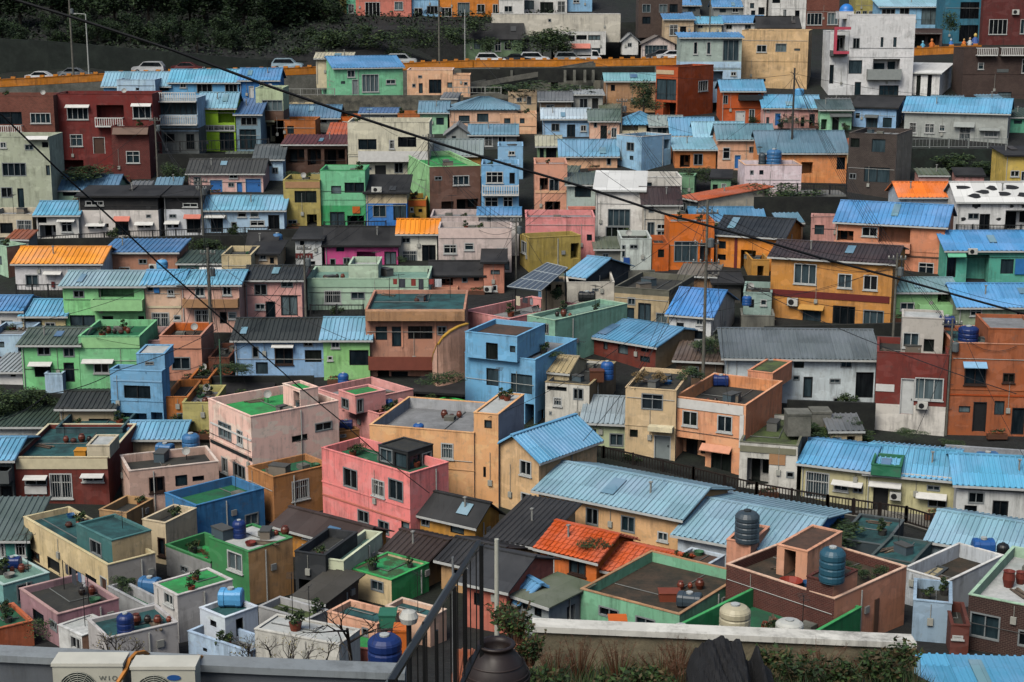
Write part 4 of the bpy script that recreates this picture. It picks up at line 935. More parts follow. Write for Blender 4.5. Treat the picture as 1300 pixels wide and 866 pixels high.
H('white washroom house', 'with black roof and round blue tank', 210, 335, None, 352, 500, '#c0c4c2', 'sf:52:blk', 'w225,358,253,386 p205,420,290,444:red x262,458,302,476')
H('straw coloured cottage', 'with black roof left of the round blue tank', -20, 106, None, 418, 500, '#c2aa70', 'gf:102:blk', 'w35,420,71,456')
H('magenta cottage', 'with black roof and striped gable canopy', 350, 698, None, 376, 495, '#c04a84', 'gf:80:blk', 'x402,380,441,412 x618,358,666,386 x435,440,470,475 o500,412,590,470 s632,412,690,476 x372,445,400,485')
H('white cottage with orange roof', 'right of the magenta cottage', 702, 885, None, 322, 472, '#d0d0c4', 'gf:62:#f5941e', 'x715,345,756,372 s812,380,878,466 g718,407,790,461 p715,328,880,338:dg', dep=4)
H('pale pink grey house', 'with long plain balcony wall', 892, 1240, None, 302, 520, '#c4b6b0', 'f:con:grey', 'p895,302,1240,348:#d8c4bc W915,378,978,422 W1015,370,1060,406 W1170,395,1221,450 x1205,460,1230,500', dep=4)
H('grey pink roof block', 'behind the pale pink grey house', 855, 1083, None, 246, 400, '#bfb0ac', 'f:con:grey', 'x985,255,1015,300:4')
H('dusty white house', 'with bright blue roof edge', 1088, 1275, None, 238, 430, '#cbc6c2', 'gf:34:#3f92d8', 'g1120,250,1146,293')
h = H('long pale mint house', 'with iron railing and white windows', 267, 845, None, 542, 705, '#a9c4ac', 'f:con:mint', 'g345,598,426,660 w472,605,539,640 w628,597,688,636 w735,600,769,630 p267,545,845,582:mt', dep=6)
H('', '', 462, 604, None, 476, 545, '#b2c8b0', 'f:#7fb4d8:white', '', parent=h, dep=4, D=h.D + 1.2)
H('rust pink house', 'with sagging black roof', 855, 1105, None, 522, 620, '#b87a64', 'gf:62:blk', 'o880,540,960,576 x1002,535,1030,560 x1060,530,1085,552 R860,575,985,605:sal')
H('rust pink corner block', 'right of the sagging black roof', 1107, 1205, None, 462, 625, '#b87a64', 'sf:44:blk', 'x1140,500,1185,522 c1098,575,1132,602 w1148,572,1172,602')
H('pink house', 'with dark roof and dark double doors', -28, 242, None, 545, 745, '#d8a29a', 'gf:62:#2f3331', 'w10,567,72,622 x138,545,196,584 s138,622,218,718 s65,650,112,730 w15,660,62,690', dep=6)
h = H('brown salmon house', 'two storeys with teal flat roof and balcony', 548, 1020, None, 692, 1030, '#b5836c', 'f:con:teal', 'x590,770,646,835 s668,770,716,866:2 x745,768,863,830 x885,768,930,812 p713,738,722,870:sal p872,738,881,900:sal o600,960,655,1020 x665,985,745,1010 R560,905,890,960:bri e545,690,1025,735:tn', dep=8, ph=.25)
tile(640, 210)
H('tall salmon house', 'with inner stair and two windows', 145, 300, None, -5, 260, '#d49a80', 'f:con:grey', 'w215,65,262,128 o170,60,210,120 o195,172,268,238 p148,120,296,132:pe', dep=6)
H('grey mint townhouse', 'with dark windows beside the white modern roof', 302, 434, None, 92, 300, '#aebfb8', 'sf:52:#3c5a5a', 'x338,94,415,152 x322,208,392,270 w402,228,429,271 e305,195,435,206:dp', bands='200:#cfcfca')
H('white studio', 'with large grey window and sloping white roof', 436, 662, None, 118, 345, '#d6d4ce', 'sf:84:s:wht', 'x495,208,603,292:3 x485,293,600,345:5', dep=5, r=6)
H('white studio annex', 'with a long window behind the white studio', 592, 845, None, 58, 260, '#d0cec6', 'f:con:white', 'x632,78,706,125:3', dep=5)
H('cream house with black roof', 'right of the white studio', 664, 835, None, 182, 370, '#c8c2b4', 'gf:76:#22272b', 'x683,270,719,345 w730,280,773,306 w730,312,773,336 x690,196,716,226')
H('cream warehouse', 'with rusty orange roof and long side wall', 838, 925, 1262, 168, 300, 'dg', 'sf:.8:cop', 'x842,175,870,220 Sx1085,200,1128,222', wall2='#c8c0ac', r=62)
H('blue tarpaulin house', 'in front of the cream warehouse', 900, 1240, None, 264, 330, 'sal', 'gf:62:#3c8ac4', 'x930,268,970,285')
H('orange porch house', 'with grey glazed porch', 786, 1000, None, 272, 505, '#c8681c', 'f:con:grey', 'x812,362,925,462:3 o935,370,990,470 ', dep=5)
H('orange stair house', 'lower than the orange porch house', 708, 785, None, 375, 510, '#b85a1a', 'f:con:dark', 'x735,400,765,440')
H('orange house with black roof', 'and tall dark doorway', 1008, 1330, 1572, 345, 530, '#cf8030', 'gf:84:#23282c', 'x1025,362,1060,398 o1130,405,1202,512 p1100,345,1114,500:red x1020,425,1060,452 Sx1430,352,1502,392:2', r=22)
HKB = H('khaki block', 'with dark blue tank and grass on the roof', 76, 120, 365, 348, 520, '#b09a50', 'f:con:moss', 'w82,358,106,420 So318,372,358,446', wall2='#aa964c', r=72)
H('coral pink house', 'behind the khaki block', 102, 432, None, 250, 450, '#e08e8c', 'f:con:grey', 'x395,330,420,360', dep=5)
H('black walled blue gable house', 'below the khaki block', 300, 386, 600, 535, 660, '#27343c', 'gf:1.1:#5fa6dc', '', r=36)
H('cluttered white house', 'with rooftop sink room and blue box', 556, 702, None, 352, 505, '#bcc6c0', 'f:con:dark', 'x600,372,640,400 n570,440,600,476:db x560,380,580,440')
H('mossy concrete house', 'with wide cluttered flat roof', 525, 785, 1002, 600, 775, '#5c5c50', 'f:con:dark', 'x590,630,628,668 s640,658,702,748 x585,680,622,732 x725,705,782,755', bands='628:#a89878', r=22)
H('dirty white low house', 'behind the solar panels', 300, 525, None, 560, 690, '#c4c0b4', 'f:con:dark', 'x420,575,450,600 x330,570,350,590')
H('white house with vivid blue roof', 'behind the concrete pole', 786, 985, 1190, 722, 905, '#ccd0d0', 'gf:1.35:#2f8ce6', 'w918,725,951,763:4 x825,752,859,779 x880,790,960,830 Sx1092,757,1130,813', wall2='#c4bcae', r=22)
HGG = H('grey green block', 'with black tank on its flat roof', 110, 242, 585, 742, 1005, '#7fae98', 'f:con:mint', 'x140,715,214,802', r=42, ph=.3, coping='mt')
H('pink terrace block', 'beside the brown salmon house', -190, 25, 345, 735, 900, '#e29a98', 'f:con:grey', 'w55,680,78,710 x-60,720,-20,760', r=42, ph=.8)
tile(960, 210)
H('pale blue house with orange roof', 'above the salmon veranda house', 682, 945, None, 148, 280, '#b8c8d4', 'gf:66:#f07a1e', 'x700,180,760,200')
H('spotted white house', 'with black cow patches and iron fence', 955, 1380, None, 168, 330, '#d4d6d4', 'gf:86:s:wht', 'x1012,228,1065,258 s1066,232,1116,322 x1032,183,1050,200 x1055,183,1073,200 o1190,215,1330,312', dep=5)
H('salmon veranda house', 'with wide ribbed blue roof', 372, 888, 958, 292, 545, '#cd8866', 'gf:96:#3f96e6', 'o380,312,465,362 w505,295,580,340 o585,297,736,372 R375,362,740,400:sal W775,465,849,523 p372,425,888,432:br', dep=6, r=21)
H('ochre two storey house', 'with black roof and maroon belt', 62, 638, 735, 468, 785, '#bd8440', 'gf:76:#22282b', 'w180,470,288,568 w390,518,458,587 w512,525,581,597 p62,608,638,640:red c152,632,202,668 x222,684,310,756 s365,672,472,770 x510,692,610,776 a205,666,325,684:oc', dep=7, r=21)
H('pea green house', 'with small balcony right of the ochre house', 650, 950, None, 602, 740, '#88bc80', 'gf:62:#6f9fb4', 'w688,655,756,693 o868,602,936,655 R770,658,946,708:lgn', dep=5)
H('teal green house', 'with blue roof at the right edge', 900, 1400, None, 402, 585, '#55a592', 'gf:86:#3a96e6', 's900,432,955,535 o1005,427,1112,565 x1168,448,1230,518 n1236,446,1285,520:bl c1010,398,1052,422 a882,405,998,432:tq', dep=6)
H('sage house', 'under the lowest ribbed blue roof on the right', 962, 1400, None, 672, 790, '#8a9a80', 'gf:104:#4aa0ee', 'W1022,687,1080,720 x1240,700,1280,760', dep=6)
# ================================================================== lower slope: houses seen from above, most of them turned
tile(0, 420)
H('bright green house', 'with mossy grey roof left of its flat neighbour', 115, 388, None, 64, 290, '#7cc888', 'gf:72:#4c5c50', 'x178,75,241,118 x302,80,356,126 x165,160,244,221 s305,152,356,244 a140,148,250,160:wh', dep=6)
H('bright green flat house', 'with ledge and single white framed window', 390, 680, None, 28, 290, '#7cc48c', 'f:con:green', 'w447,145,521,203 p390,32,680,82:lgn a395,135,545,147:wh', dep=6)
H('copper salmon house', 'with orange roof parapet', 772, 970, None, 26, 240, '#c48a72', 'f:con:soil', 'w820,125,910,186 p772,48,970,84:sal', dep=5, ph=.6, inner='ora')
H('dusty pink wall house', 'in the gap behind the light blue tower', 682, 770, None, 48, 220, '#a88a88', 'f:con:dark', '')
h = H('light blue tower house', 'with stair room and wire frame on top', 540, 786, 822, 195, 480, '#6fa6cc', 'f:con:grey', 'x593,262,719,323 o575,393,702,442 o722,390,781,436 p540,236,786,243:lb', r=8)
H('', '', 655, 790, None, 112, 195, '#74aad0', 'f:con:white', 'x693,147,736,164', parent=h, D=h.D + .7, dep=3, ph=.05)
H('small orange block', 'on the dark wall beside the pole', 905, 1003, None, 235, 330, '#c07030', 'f:con:dark', '')
H('tan orange house', 'below the small orange block', 792, 905, None, 318, 460, '#b8733c', 'f:con:dark', 'x845,392,902,432')
H('olive yellow house', 'left of the big pale pink house', 878, 1025, None, 345, 500, '#b0a868', 'f:con:grey', 'x915,480,985,498')
H('powder blue shed', 'at the left edge above the dark tree', -60, 115, None, 22, 140, 'pb', 'f:con:grey', 'o85,32,112,112 x-30,40,20,80')
H('crumbling white hut', 'above the dark tree at the left edge', -40, 112, None, 195, 270, 'wh', 'sf:50:#9aa4a8', 'x50,200,75,220')
H('small white cube', 'in front of the bright green house', 220, 304, None, 206, 310, 'pb', 'f:con:grey', '')
H('tan house', 'with black roof beside a blue tank', 290, 548, None, 368, 480, '#a89a7c', 'gf:76:#2e3230', 'x425,420,531,463', dep=5)
H('little white outhouse', 'with one black window at the left edge', -60, 272, None, 456, 520, '#bcc0bc', 'sf:20:dgn', 'x208,472,239,500')
H('dark teal terrace', 'with blank wall behind the maroon house', 275, 592, None, 466, 600, '#2f4e54', 'f:con:teal', '', dep=5)
h = H('maroon house', 'with cream parapet and deep teal flat roof', 76, 526, None, 606, 830, '#6a2a20', 'f:con:teal', 'w118,700,226,740 g238,682,346,802 w392,690,496,722 p76,610,526,660:cr n120,742,226,778:wh a118,690,228,700:wh a390,682,498,690:wh', dep=8, ph=.3, coping='cr')
H('', '', 417, 526, None, 550, 608, '#c0b69c', 'f:con:white', '', parent=h, D=h.D + .1, dep=2.5, ph=.05)
H('dark porch house', 'with sky blue roof at the left edge', -80, 72, None, 612, 840, '#4c5654', 'gf:98:#62aee6', 's0,740,62,806 o-10,650,60,700 R-20,655,74,705:dg')
H('sand shed', 'with ribbed sky blue roof beside the teal terrace', 605, 872, None, 512, 600, '#a8967c', 'gf:76:#6cb4ea', '', dep=4)
h = H('beige pink house', 'with two blue tanks on its green roof', 585, 628, 1052, 672, 880, '#c8a898', 'f:con:dark', 'Sb712,690,786,772 Sx838,690,896,742 Sx920,694,976,718', r=68, ph=.5, coping='#cfc0b4')
HBP = h
h = H('azure blue house', 'with green flat roof and curved stair wall', 797, 945, 1268, 838, 1020, '#3a78a8', 'f:con:green', 'w815,878,869,964 Sw1170,872,1236,932 Sw915,935,948,975', r=46, ph=.5)
HAZ = h
h = H('big pale pink house', 'with white windows and green roof', 1010, 1212, 1626, 412, 785, '#f4ccbc', 'f:con:bright', 'w1045,440,1106,516 w1132,475,1161,546 w1060,605,1089,680 w1115,637,1173,706 Sx1505,436,1588,478 Sx1395,498,1470,528 p1010,565,1212,580:bk p1010,480,1212,488:wh', r=52, ph=.55)
HPP = h
tile(320, 420)
H('', '', 150, 232, 318, 285, 380, '#f4ccbc', 'f:con:bright', 'o198,285,228,366', parent=HPP, Z=HPP.zroof, r=52, ph=.12)
h = H('rose pink terrace house', 'with grey concrete roof and blue tank', 305, 500, 772, 338, 500, '#e0a09a', 'f:con:grey', '', r=48, ph=.5)
HRT = h
H('', '', 415, 495, 640, 312, 398, '#e49c96', 'f:con:bright', 'x428,322,463,372 Sx500,324,532,392', parent=h, Z=h.zroof, r=50, ph=.1)
h = H('rose pink courtyard house', 'with mossy roof between pink and green walls', 492, 610, 810, 400, 560, '#e29892', 'f:con:moss', '', r=46, ph=.5)
h = H('vivid green walled terrace', 'beside the light blue house', 800, 960, 1100, 392, 470, '#2fb04c', 'f:con:grey', '', r=44, ph=.9)
HGT = h
H('', '', 943, 985, 1030, 280, 345, '#2fb04c', 'f:con:bright', '', parent=h, Z=h.zroof, r=44, ph=.1)
h = H('large peach house', 'with grey roof terrace and blue tank', 568, 1062, 1300, 490, 845, '#e2ac78', 'f:con:grey', 'g903,537,963,613', r=16, inner='#a6aaae', ph=.7, wall2='#a8a39c')
HPE = h
H('grey sided stair tower', 'on the corner of the large peach house', 1062, 1178, 1300, 402, 850, '#e2ac78', 'f:con:white', 'x1110,427,1146,466 x1105,650,1118,700', r=18, wall2='#9a9ea8', ph=.05, D=HPE.D - .35)
h = H('pink corner house', 'with black glazed roof shelter', 340, 758, 942, 685, 1015, '#ee8a86', 'f:con:green', 'w436,658,504,752 g573,712,634,792 w652,710,723,812 x505,858,559,920 x603,908,656,984 x713,914,754,948 x713,968,754,1002 p340,845,758,852:dp', r=43, ph=.55)
HPK = h
HSHE = H('', '', 605, 745, 866, 582, 668, '#1d2225', 'f:con:dark', 'x612,560,672,630:3 x680,585,738,655:3 Sx755,595,805,655:3 Sx812,580,858,640:3', parent=h, Z=h.zroof, r=40, ph=.04)
h = H('brown orange house', 'with green roof and barred windows', -12, 108, 384, 702, 910, '#b07a4a', 'f:con:green', 'Sg190,712,273,808 Sg343,702,376,784 x20,790,50,850', r=50, ph=.35)
HBO = h
h2 = H('tan roof cabin', 'with green top beside the pink corner house', 280, 302, 516, 502, 650, '#9c6a3a', 'f:con:green', 'x283,520,298,595 Sx420,488,450,510', r=62, ph=.12)
HCAB = h2
H('faded blue long house', 'with black roof and brown shutter', -78, 352, None, 40, 235, '#8ab0d4', 'gf:96:#2c3230', 'x0,75,32,130 b108,70,196,162 x245,45,291,76 x252,92,332,150 x18,150,76,206 a95,62,200,72:wh', dep=6)
H('apple green house', 'with stained pale blue roof', 345, 565, None, 38, 250, '#8cc47c', 'gf:98:#72b4e2', 'w378,52,419,83 x465,92,558,165 w360,120,386,142', dep=6)
tile(640, 420)
h = H('light blue house', 'tall with dark roof well and two faces', -185, 148, 345, 140, 470, '#6fabd2', 'f:con:grey', 'x-85,180,-27,262 x33,208,134,298 o100,350,146,455 Sx160,380,190,440', wall2='#85bfe0', r=25, ph=.4)
HLB = h
H('', '', -185, 62, 195, 30, 150, '#6fabd2', 'f:con:brown', 'x-87,58,-30,138 x27,72,54,103', parent=h, D=h.D + .15, wall2='#85bfe0', r=25, ph=.3)
h = H('flaking white house', 'with black streaks and rusty roof room', 196, 405, 570, 262, 500, '#c9c8be', 'f:con:dark', 'x205,240,299,286 x330,264,379,330 g235,318,276,360 x215,385,228,402 x305,430,325,480', r=18, wall2='#8a7658', ph=.2, coping='#9a8a68')
HFW = h
H('', '', 205, 310, 395, 205, 240, '#b4a684', 'gf:.7:#b4a47c', '', parent=h, Z=h.zroof, r=20, over=.1)
H('pale olive low house', 'with silver grey roof', 378, 578, None, 440, 580, '#b4c09a', 'gf:118:slv', 'x503,490,571,552 x392,470,440,500', r=10, dep=6)
h = H('straw beige house', 'with wide dark window and mint door', 575, 815, None, 288, 640, '#cdb58e', 'f:con:dark', 'x656,285,760,378 x600,472,639,508 d716,500,796,622:grey e695,450,812,472:cr', r=16, dep=6, ph=.25)
HST = h
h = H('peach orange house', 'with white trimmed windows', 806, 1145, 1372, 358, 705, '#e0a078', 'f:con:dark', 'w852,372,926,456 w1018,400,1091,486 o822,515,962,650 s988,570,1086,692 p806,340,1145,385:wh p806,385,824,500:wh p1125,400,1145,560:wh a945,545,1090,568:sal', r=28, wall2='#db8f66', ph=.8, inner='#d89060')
HPO = h
H('', '', 1162, 1282, 1374, 205, 290, '#dd9570', 'f:con:moss', '', parent=h, Z=h.zroof, r=28, ph=.05)
h = H('cream blue gable house', 'joined to the long peach house', -60, 165, 440, 615, 905, '#d2b084', 'gs:1.2:#58aaea', 'w75,620,131,692 w80,775,131,850', r=40)
H('long peach house below the path', 'with ribbed pale blue roof', 165, 838, None, 890, 1085, '#d2a878', 'gf:.87:#84b2d6', 'w228,808,288,886 w390,846,451,929 w558,885,626,964 w733,961,784,1006', r=33, dep=6.4, over=.35)
tile(640, 636)
H('long white house below the path', 'with ribbed pale blue roof', 828, 1385, None, 258, 400, '#b8c4cc', 'gf:.87:#84b2d6', '', r=30, dep=8.6, over=.35, wall2='dbl')
tile(960, 420)
H('blue white house', 'with weathered slate grey corrugated roof', -150, 562, None, 130, 350, '#c0ccd0', 'gf:130:#566a7a', 'x180,140,229,178 x403,140,459,178 x175,213,208,238 s225,220,269,320 x350,228,403,253 x475,198,560,320 x368,320,403,346', dep=8, over=.4, r=3)
h = H('maroon and white house', 'with white door and wide white window', 560, 898, 925, 118, 490, '#6e2a22', 'f:con:dark', 'd688,228,754,398:white w757,225,895,332 p567,255,660,289:wh c770,340,795,368', bands='365:#cbc8c0', r=13, ph=.4)
HMW = h
HMWU = H('', '', 690, 888, None, -55, 118, '#b4b0a8', 'f:#c4c4bc:white', 'w700,8,779,82 x800,40,850,100', parent=h, D=h.D + 2.2, r=13, dep=3, ph=.1, over=.5)
h = H('burnt orange house', 'with black doors at the right edge', 912, 1345, None, 68, 505, '#9c5834', 'f:con:teal', 'b995,168,1099,259 a988,148,1101,168:lb b1178,202,1236,249 x968,360,1023,391 d1035,340,1099,482:black x1138,335,1186,402 s1220,368,1282,496 p912,305,1345,312:dor', r=6, dep=6, ph=.35, coping='sal')
HBU = h
H('', '', 1106, 1345, None, -5, 75, '#9c5834', 'f:con:grey', 'o1170,60,1211,72', parent=h, D=h.D + .1, r=6, dep=5, ph=.2)
H('olive cream house', 'with barred door and sky blue roof', 210, 520, None, 665, 845, '#bdb88e', 'gf:.7:#52aaee', 'g235,675,349,802 w370,728,441,766 x462,745,511,776 a365,718,512,730:wh', r=24, dep=6)
h = H('cream house with green roof well', 'between two blue roofs', 522, 938, None, 712, 890, '#c3bf92', 'gf:.8:#5cb4f0', 'd558,735,630,870:black x815,738,880,766 x820,792,912,846 p522,682,938,712:wh a540,722,695,736:wh a765,775,912,792:wh c640,772,668,800', r=18, dep=7)
H('', '', 548, 690, None, 652, 700, '#1f6a4c', 'f:con:green', '', parent=h, r=18, dep=2.6, ph=.35, D=h.D + .5)
H('white house', 'with sky blue roof at the right edge below the path', 948, 1400, None, 752, 960, '#c6cac8', 'gf:.9:#4fb0ee', 'x1012,770,1091,826 x995,835,1055,864 s1128,812,1204,906', r=10, dep=6.5)
tile(0, 636)
H('sea teal house', 'with white barred windows at the left edge', -80, 136, None, 180, 310, '#4a9488', 'sf:1.0:#3a5c60', 'g0,195,26,270 g72,194,136,266', dep=4, r=0)
h = H('cream L-shaped house', 'with teal flat roof terrace', 125, 525, 752, 308, 500, '#d0bd92', 'f:con:teal', 'b140,240,189,302 d232,282,286,392:black x330,327,379,388 x410,360,461,412 d480,365,512,440:brown', r=49, ph=.3, wall2='#a8a49c', coping='#c4b890')
HCL = h
H('', '', 370, 540, 728, 192, 300, '#3c6c6c', 'f:con:teal', 'x432,190,486,284', parent=h, Z=h.zroof, r=46, ph=.1, wall2='#cdb68a')
h = H('aqua house', 'with pale flat roof at the left edge', -130, 26, 246, 405, 570, '#6fa09c', 'f:con:mint', 'Sx80,392,156,478 x-60,430,-20,470', r=46, ph=.06, coping='#a8c0ba')
HAQ = h
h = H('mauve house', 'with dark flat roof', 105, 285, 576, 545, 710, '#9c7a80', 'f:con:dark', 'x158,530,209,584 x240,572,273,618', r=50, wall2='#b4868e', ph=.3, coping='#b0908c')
HMV = h
H('brick orange house', 'with green roof at the bottom left', -110, -20, 166, 618, 740, '#b5603a', 'f:con:green', '', r=54, ph=.15)
h = H('low white house', 'with blank white roof sheet', 285, 398, 556, 648, 760, '#c9ccca', 'f:con:white', 'w338,648,386,712', wall2='#cfa286', r=42, ph=.02)
h = H('concrete white house', 'with stained teal roof and dark blue tank', 430, 525, 858, 660, 850, '#b4b2b0', 'f:con:teal', '', r=56, ph=.15)
HCW = h
h = H('chalk white house', 'with bright green sheet roof', 745, 858, 1120, 455, 680, '#c8c6c2', 'f:con:bright', 'w785,440,829,498', r=47, ph=.02)
h = H('grey courtyard house', 'with plants and green floor', 520, 705, 790, 505, 600, '#a3a6a8', 'f:con:green', 'x640,520,690,560', r=46, ph=.5)
HGC = h
h = H('green walled house', 'with cream roof and red plants', 1008, 1196, 1405, 245, 490, '#36804a', 'f:con:white', 'w1088,245,1159,336', wall2='#c79a68', r=42, ph=.05)
HGW = h
h = H('green roof terrace', 'on the left of the green walled house', 798, 1012, 1200, 292, 430, '#36804a', 'f:con:bright', 'x862,310,900,345', r=42, ph=.7, bands='300:#8a8c8c')
HGR = h
h = H('pale blue cabin house', 'with sky blue tank on top', 903, 1200, 1320, 725, 850, '#a8c0d8', 'f:con:grey', 'x970,700,990,720', r=36, ph=.5)
HPB = h
HPBU = H('', '', 960, 1080, 1236, 562, 690, '#c6d2de', 'f:con:teal', 'x1005,572,1034,600 Sx1128,548,1163,644', parent=h, Z=h.zroof, r=42, ph=.2)
H('narrow sand house', 'beside the azure blue house', 690, 800, None, 108, 300, '#c8b898', 'f:con:dark', 'b755,176,790,262', r=25, dep=3)
tile(320, 636)
H('amber house', 'with brown felt roof and white framed windows', 125, 487, 642, 205, 330, '#c08438', 'gf:.55:s:#3a2c28', 'w155,118,189,162 w245,142,301,184 w240,215,316,278', r=36, over=.35)
H('black garage block', 'below the amber house', 210, 356, None, 262, 470, '#23282c', 'f:con:dark', 'o225,380,345,460', r=20, dep=4)
H('mustard house', 'with black roof beside the pink corner house', 775, 1068, 1180, 108, 250, '#c08c3c', 'gf:.9:s:#1d2124', 'x808,60,849,122 x948,92,1013,157 x810,182,839,216 x893,197,961,246', r=34)
H('brick pink house', 'with black roof behind the iron gate', 1020, 1216, None, 420, 620, '#b86a58', 'gf:.9:s:#2a2e33', 'x1060,440,1100,500', r=30, dep=5)
h = H('cream house with mossy green roof', 'and vivid green side', 470, 668, 846, 380, 490, '#cbb890', 'f:con:gmoss', 'x492,362,511,392 x568,380,629,432', wall2='#3a9a58', r=36, ph=.12, coping='#36a054')
H('pale green shed', 'with black doorway', 355, 442, 475, 290, 470, '#c4ccae', 'f:con:mint', 'o400,305,437,392', r=20)
h = H('peach house with blue-green roof', 'behind the fruit tree', 365, 600, 705, 592, 760, '#d8a488', 'f:con:teal', 'x412,622,452,702 w525,600,556,650', r=32, ph=.25)
HPT = h
H('peach upper house', 'with pale edged teal roof', 640, 852, 930, 562, 680, '#d8b096', 'f:con:teal', '', r=34, ph=.2, coping='#d0b8a4')
H('grey ruined house', 'with mossy collapsed roof', 35, 265, 366, 572, 700, '#a4a6a6', 'f:con:moss', 'x180,564,223,622', r=34, ph=.3)
H('white sloping roof house', 'behind the bare shrub', 20, 420, 520, 690, 900, '#c0c0b8', 'f:con:white', '', r=24, ph=.03)
H('pink brick shed', 'with green floor beside the big netted tank', 425, 600, None, 715, 820, '#c87868', 'f:con:bright', '', r=12, dep=4, ph=.3)
tile(640, 636)
H('orange tiled roof house', 'with two tiled gables', 172, 440, None, 280, 420, '#cf6c28', 'gf:.85:t:tile', 'w207,255,241,342 b310,284,391,354 w317,385,360,400', r=35, dep=4, over=.3)
H('orange tiled low wing', 'right of the bigger tiled roof', 452, 745, None, 378, 460, '#cf6c28', 'gf:.8:t:tile', '', r=33, dep=4.2, over=.3)
H('tan house with dark roof', 'left of the orange tiled house', -70, 158, None, 215, 340, '#c0a078', 'sf:.9:#2c2c2c', 'x12,202,63,271', r=28, dep=5)
h = H('dirty white cube house', 'with brown roof in front of the blue roofs', 748, 910, 1052, 345, 460, '#b4c2cc', 'f:con:brown', '', r=36, ph=.12)
h = H('salmon tank house', 'carrying the big dark grey tank', 1058, 1172, 1262, 205, 400, '#d09478', 'f:con:dark', 'Sx1215,225,1245,300:4', r=28, ph=.05)
HTK = h
H('light blue shed', 'with ribbed vivid blue roof', -40, 75, 255, 478, 610, '#b8c8cc', 'gf:.7:#48a4ea', '', r=58)
H('weathered grey shed', 'with mossy concrete slab roof', 65, 212, 402, 500, 650, '#8c9698', 'sf:.15:s:mos', 'x88,490,119,520 x145,512,179,552 So300,500,340,600', r=42)
h = H('mint green long house', 'with brown earth on its flat roof', 365, 835, None, 545, 700, '#74ae8c', 'f:con:soil', 'x452,508,549,557 x627,557,723,610 ', r=36, dep=7, ph=.55, coping='tn')
HMG = h
h = H('dark green rooftop house', 'with two pale tanks behind the white wall', 722, 1180, 1700, 800, 940, '#1f7a48', 'f:con:green', '', r=42, ph=.9, coping='#3a9a58')
HDG = h
tile(960, 636)
h = H('salmon and brick house', 'with teal tank and roof garden', -150, 362, 705, 470, 745, 'B#5a2c24', 'f:con:soil', 'Sp560,470,580,690:br', wall2='#c98d70', r=46, ph=.5, coping='#d8b49c')
HSB = h
HPED = H('', '', 238, 362, 480, 396, 500, 'B#5a2c24', 'f:con:dark', '', parent=h, Z=h.zroof + .1, wall2='#c98d70', r=41, ph=.03)
HROOM = H('', '', 95, 240, 405, 245, 385, '#d09a7c', 'f:con:brown', 'o133,235,188,366', parent=h, Z=h.zroof, r=38, ph=.03, wall2='#d8a080')
h = H('grey blue house', 'with pale ribbed roof below the path end', 820, 1450, None, 285, 410, '#8aa0a8', 'gf:.8:#86b8de', 'x878,168,931,216', r=28, dep=6)
h = H('white walled roof garden', 'with blue tank and black tank', 690, 905, 1170, 388, 560, '#c0c8ce', 'f:con:soil', '', r=46, ph=.75, coping='wh')
HWR = h
h = H('dark brick house', 'with white flat roof and red pots at the bottom right', 1000, 1500, None, 548, 810, 'B#3c2420', 'f:con:white', 'x1020,540,1166,660:2 x1250,620,1330,700', r=32, dep=8, ph=.5, coping='mt', inner='mt')
HDB = h
H('low blue grey shed', 'below the white walled roof garden', 740, 922, None, 492, 700, '#8fa8bc', 'f:con:dark', '', r=15, dep=3)
H('nearest blue roof house', 'at the bottom right corner', 880, 1500, None, 1085, 1180, '#8a8c88', 'sf:190:#4aa8e8', '', r=4, dep=6, over=.3)

# ---- houses filling the remaining gaps
tile(640, 420)
H('red panelled house', 'with long ribbed blue roof beside the light blue house', 332, 722, 955, 74, 215, '#6a2c20', 'gf:.75:#4f9cd8', 'o375,80,400,160 x475,35,495,90 x545,52,592,112 x655,72,691,101 x650,122,697,150 Sx843,48,883,86', r=38, dep=5.5, wall2='#a08a6a')
H('dark tin shed', 'behind the red panelled house', 960, 1090, None, 80, 190, '#4c5450', 'sf:40:mos', 'x1000,100,1040,150', r=8)
H('brown garden shed', 'above the straw beige house', 820, 1040, None, 150, 300, '#5a4634', 'sf:50:#5c4a3c', 'x880,170,930,220', r=12)
tile(320, 420)
H('sand pink corner house', 'right of the brown salmon house balcony', 885, 1022, None, 60, 220, '#c8a088', 'f:con:dark', 'x900,170,930,215', r=-14, dep=4)
H('tarred roof shed', 'between sand pink corner house and green terrace', 775, 1005, None, 300, 360, '#3a3a36', 'gf:58:blk', '', r=14, dep=5)
tile(0, 420)
H('low black roof house', 'behind the big pale pink house', 1010, 1285, None, 300, 345, '#8a7a66', 'gf:76:blk', '', dep=5)
H('brown timber hut', 'between olive yellow and copper salmon houses', 1000, 1100, None, 130, 230, '#6a3c28', 'f:con:dark', 'x1020,160,1060,200')
tile(640, 210)
H('small amber hut', 'beside the orange house with black roof', 1180, 1264, None, 452, 575, '#b8863a', 'f:con:dark', 'o1210,480,1240,545')
H('grey mint shed', 'with white railing in front of the small amber hut', 1140, 1275, None, 612, 745, '#8fa8a0', 'f:con:dark', 'x1170,640,1195,680 w1225,640,1255,670', r=10)
H('weathered plank shed', 'right of the mossy concrete house', 838, 1003, None, 532, 640, '#8a6a4a', 'sf:24:#6c6a60', '', r=14, dep=4)
H('dark tile hut', 'squeezed behind the vivid blue roof', 1000, 1130, None, 560, 660, '#3c3c38', 'gf:50:blk', 'x1030,590,1060,630')
H('concrete store', 'in front of the blue white house roof', 1132, 1290, None, 722, 800, '#76766c', 'f:con:dark', '', r=6, dep=3)
H('grey shed', 'below the coral pink house', 440, 560, None, 400, 500, '#7c7c72', 'sf:30:mos', 'x470,420,500,460')
tile(640, 0)
H('white awning hut', 'under the bridge columns', 330, 470, None, 452, 560, '#9a9c96', 'sf:20:lgy', 'x360,470,400,520 o420,470,450,550')
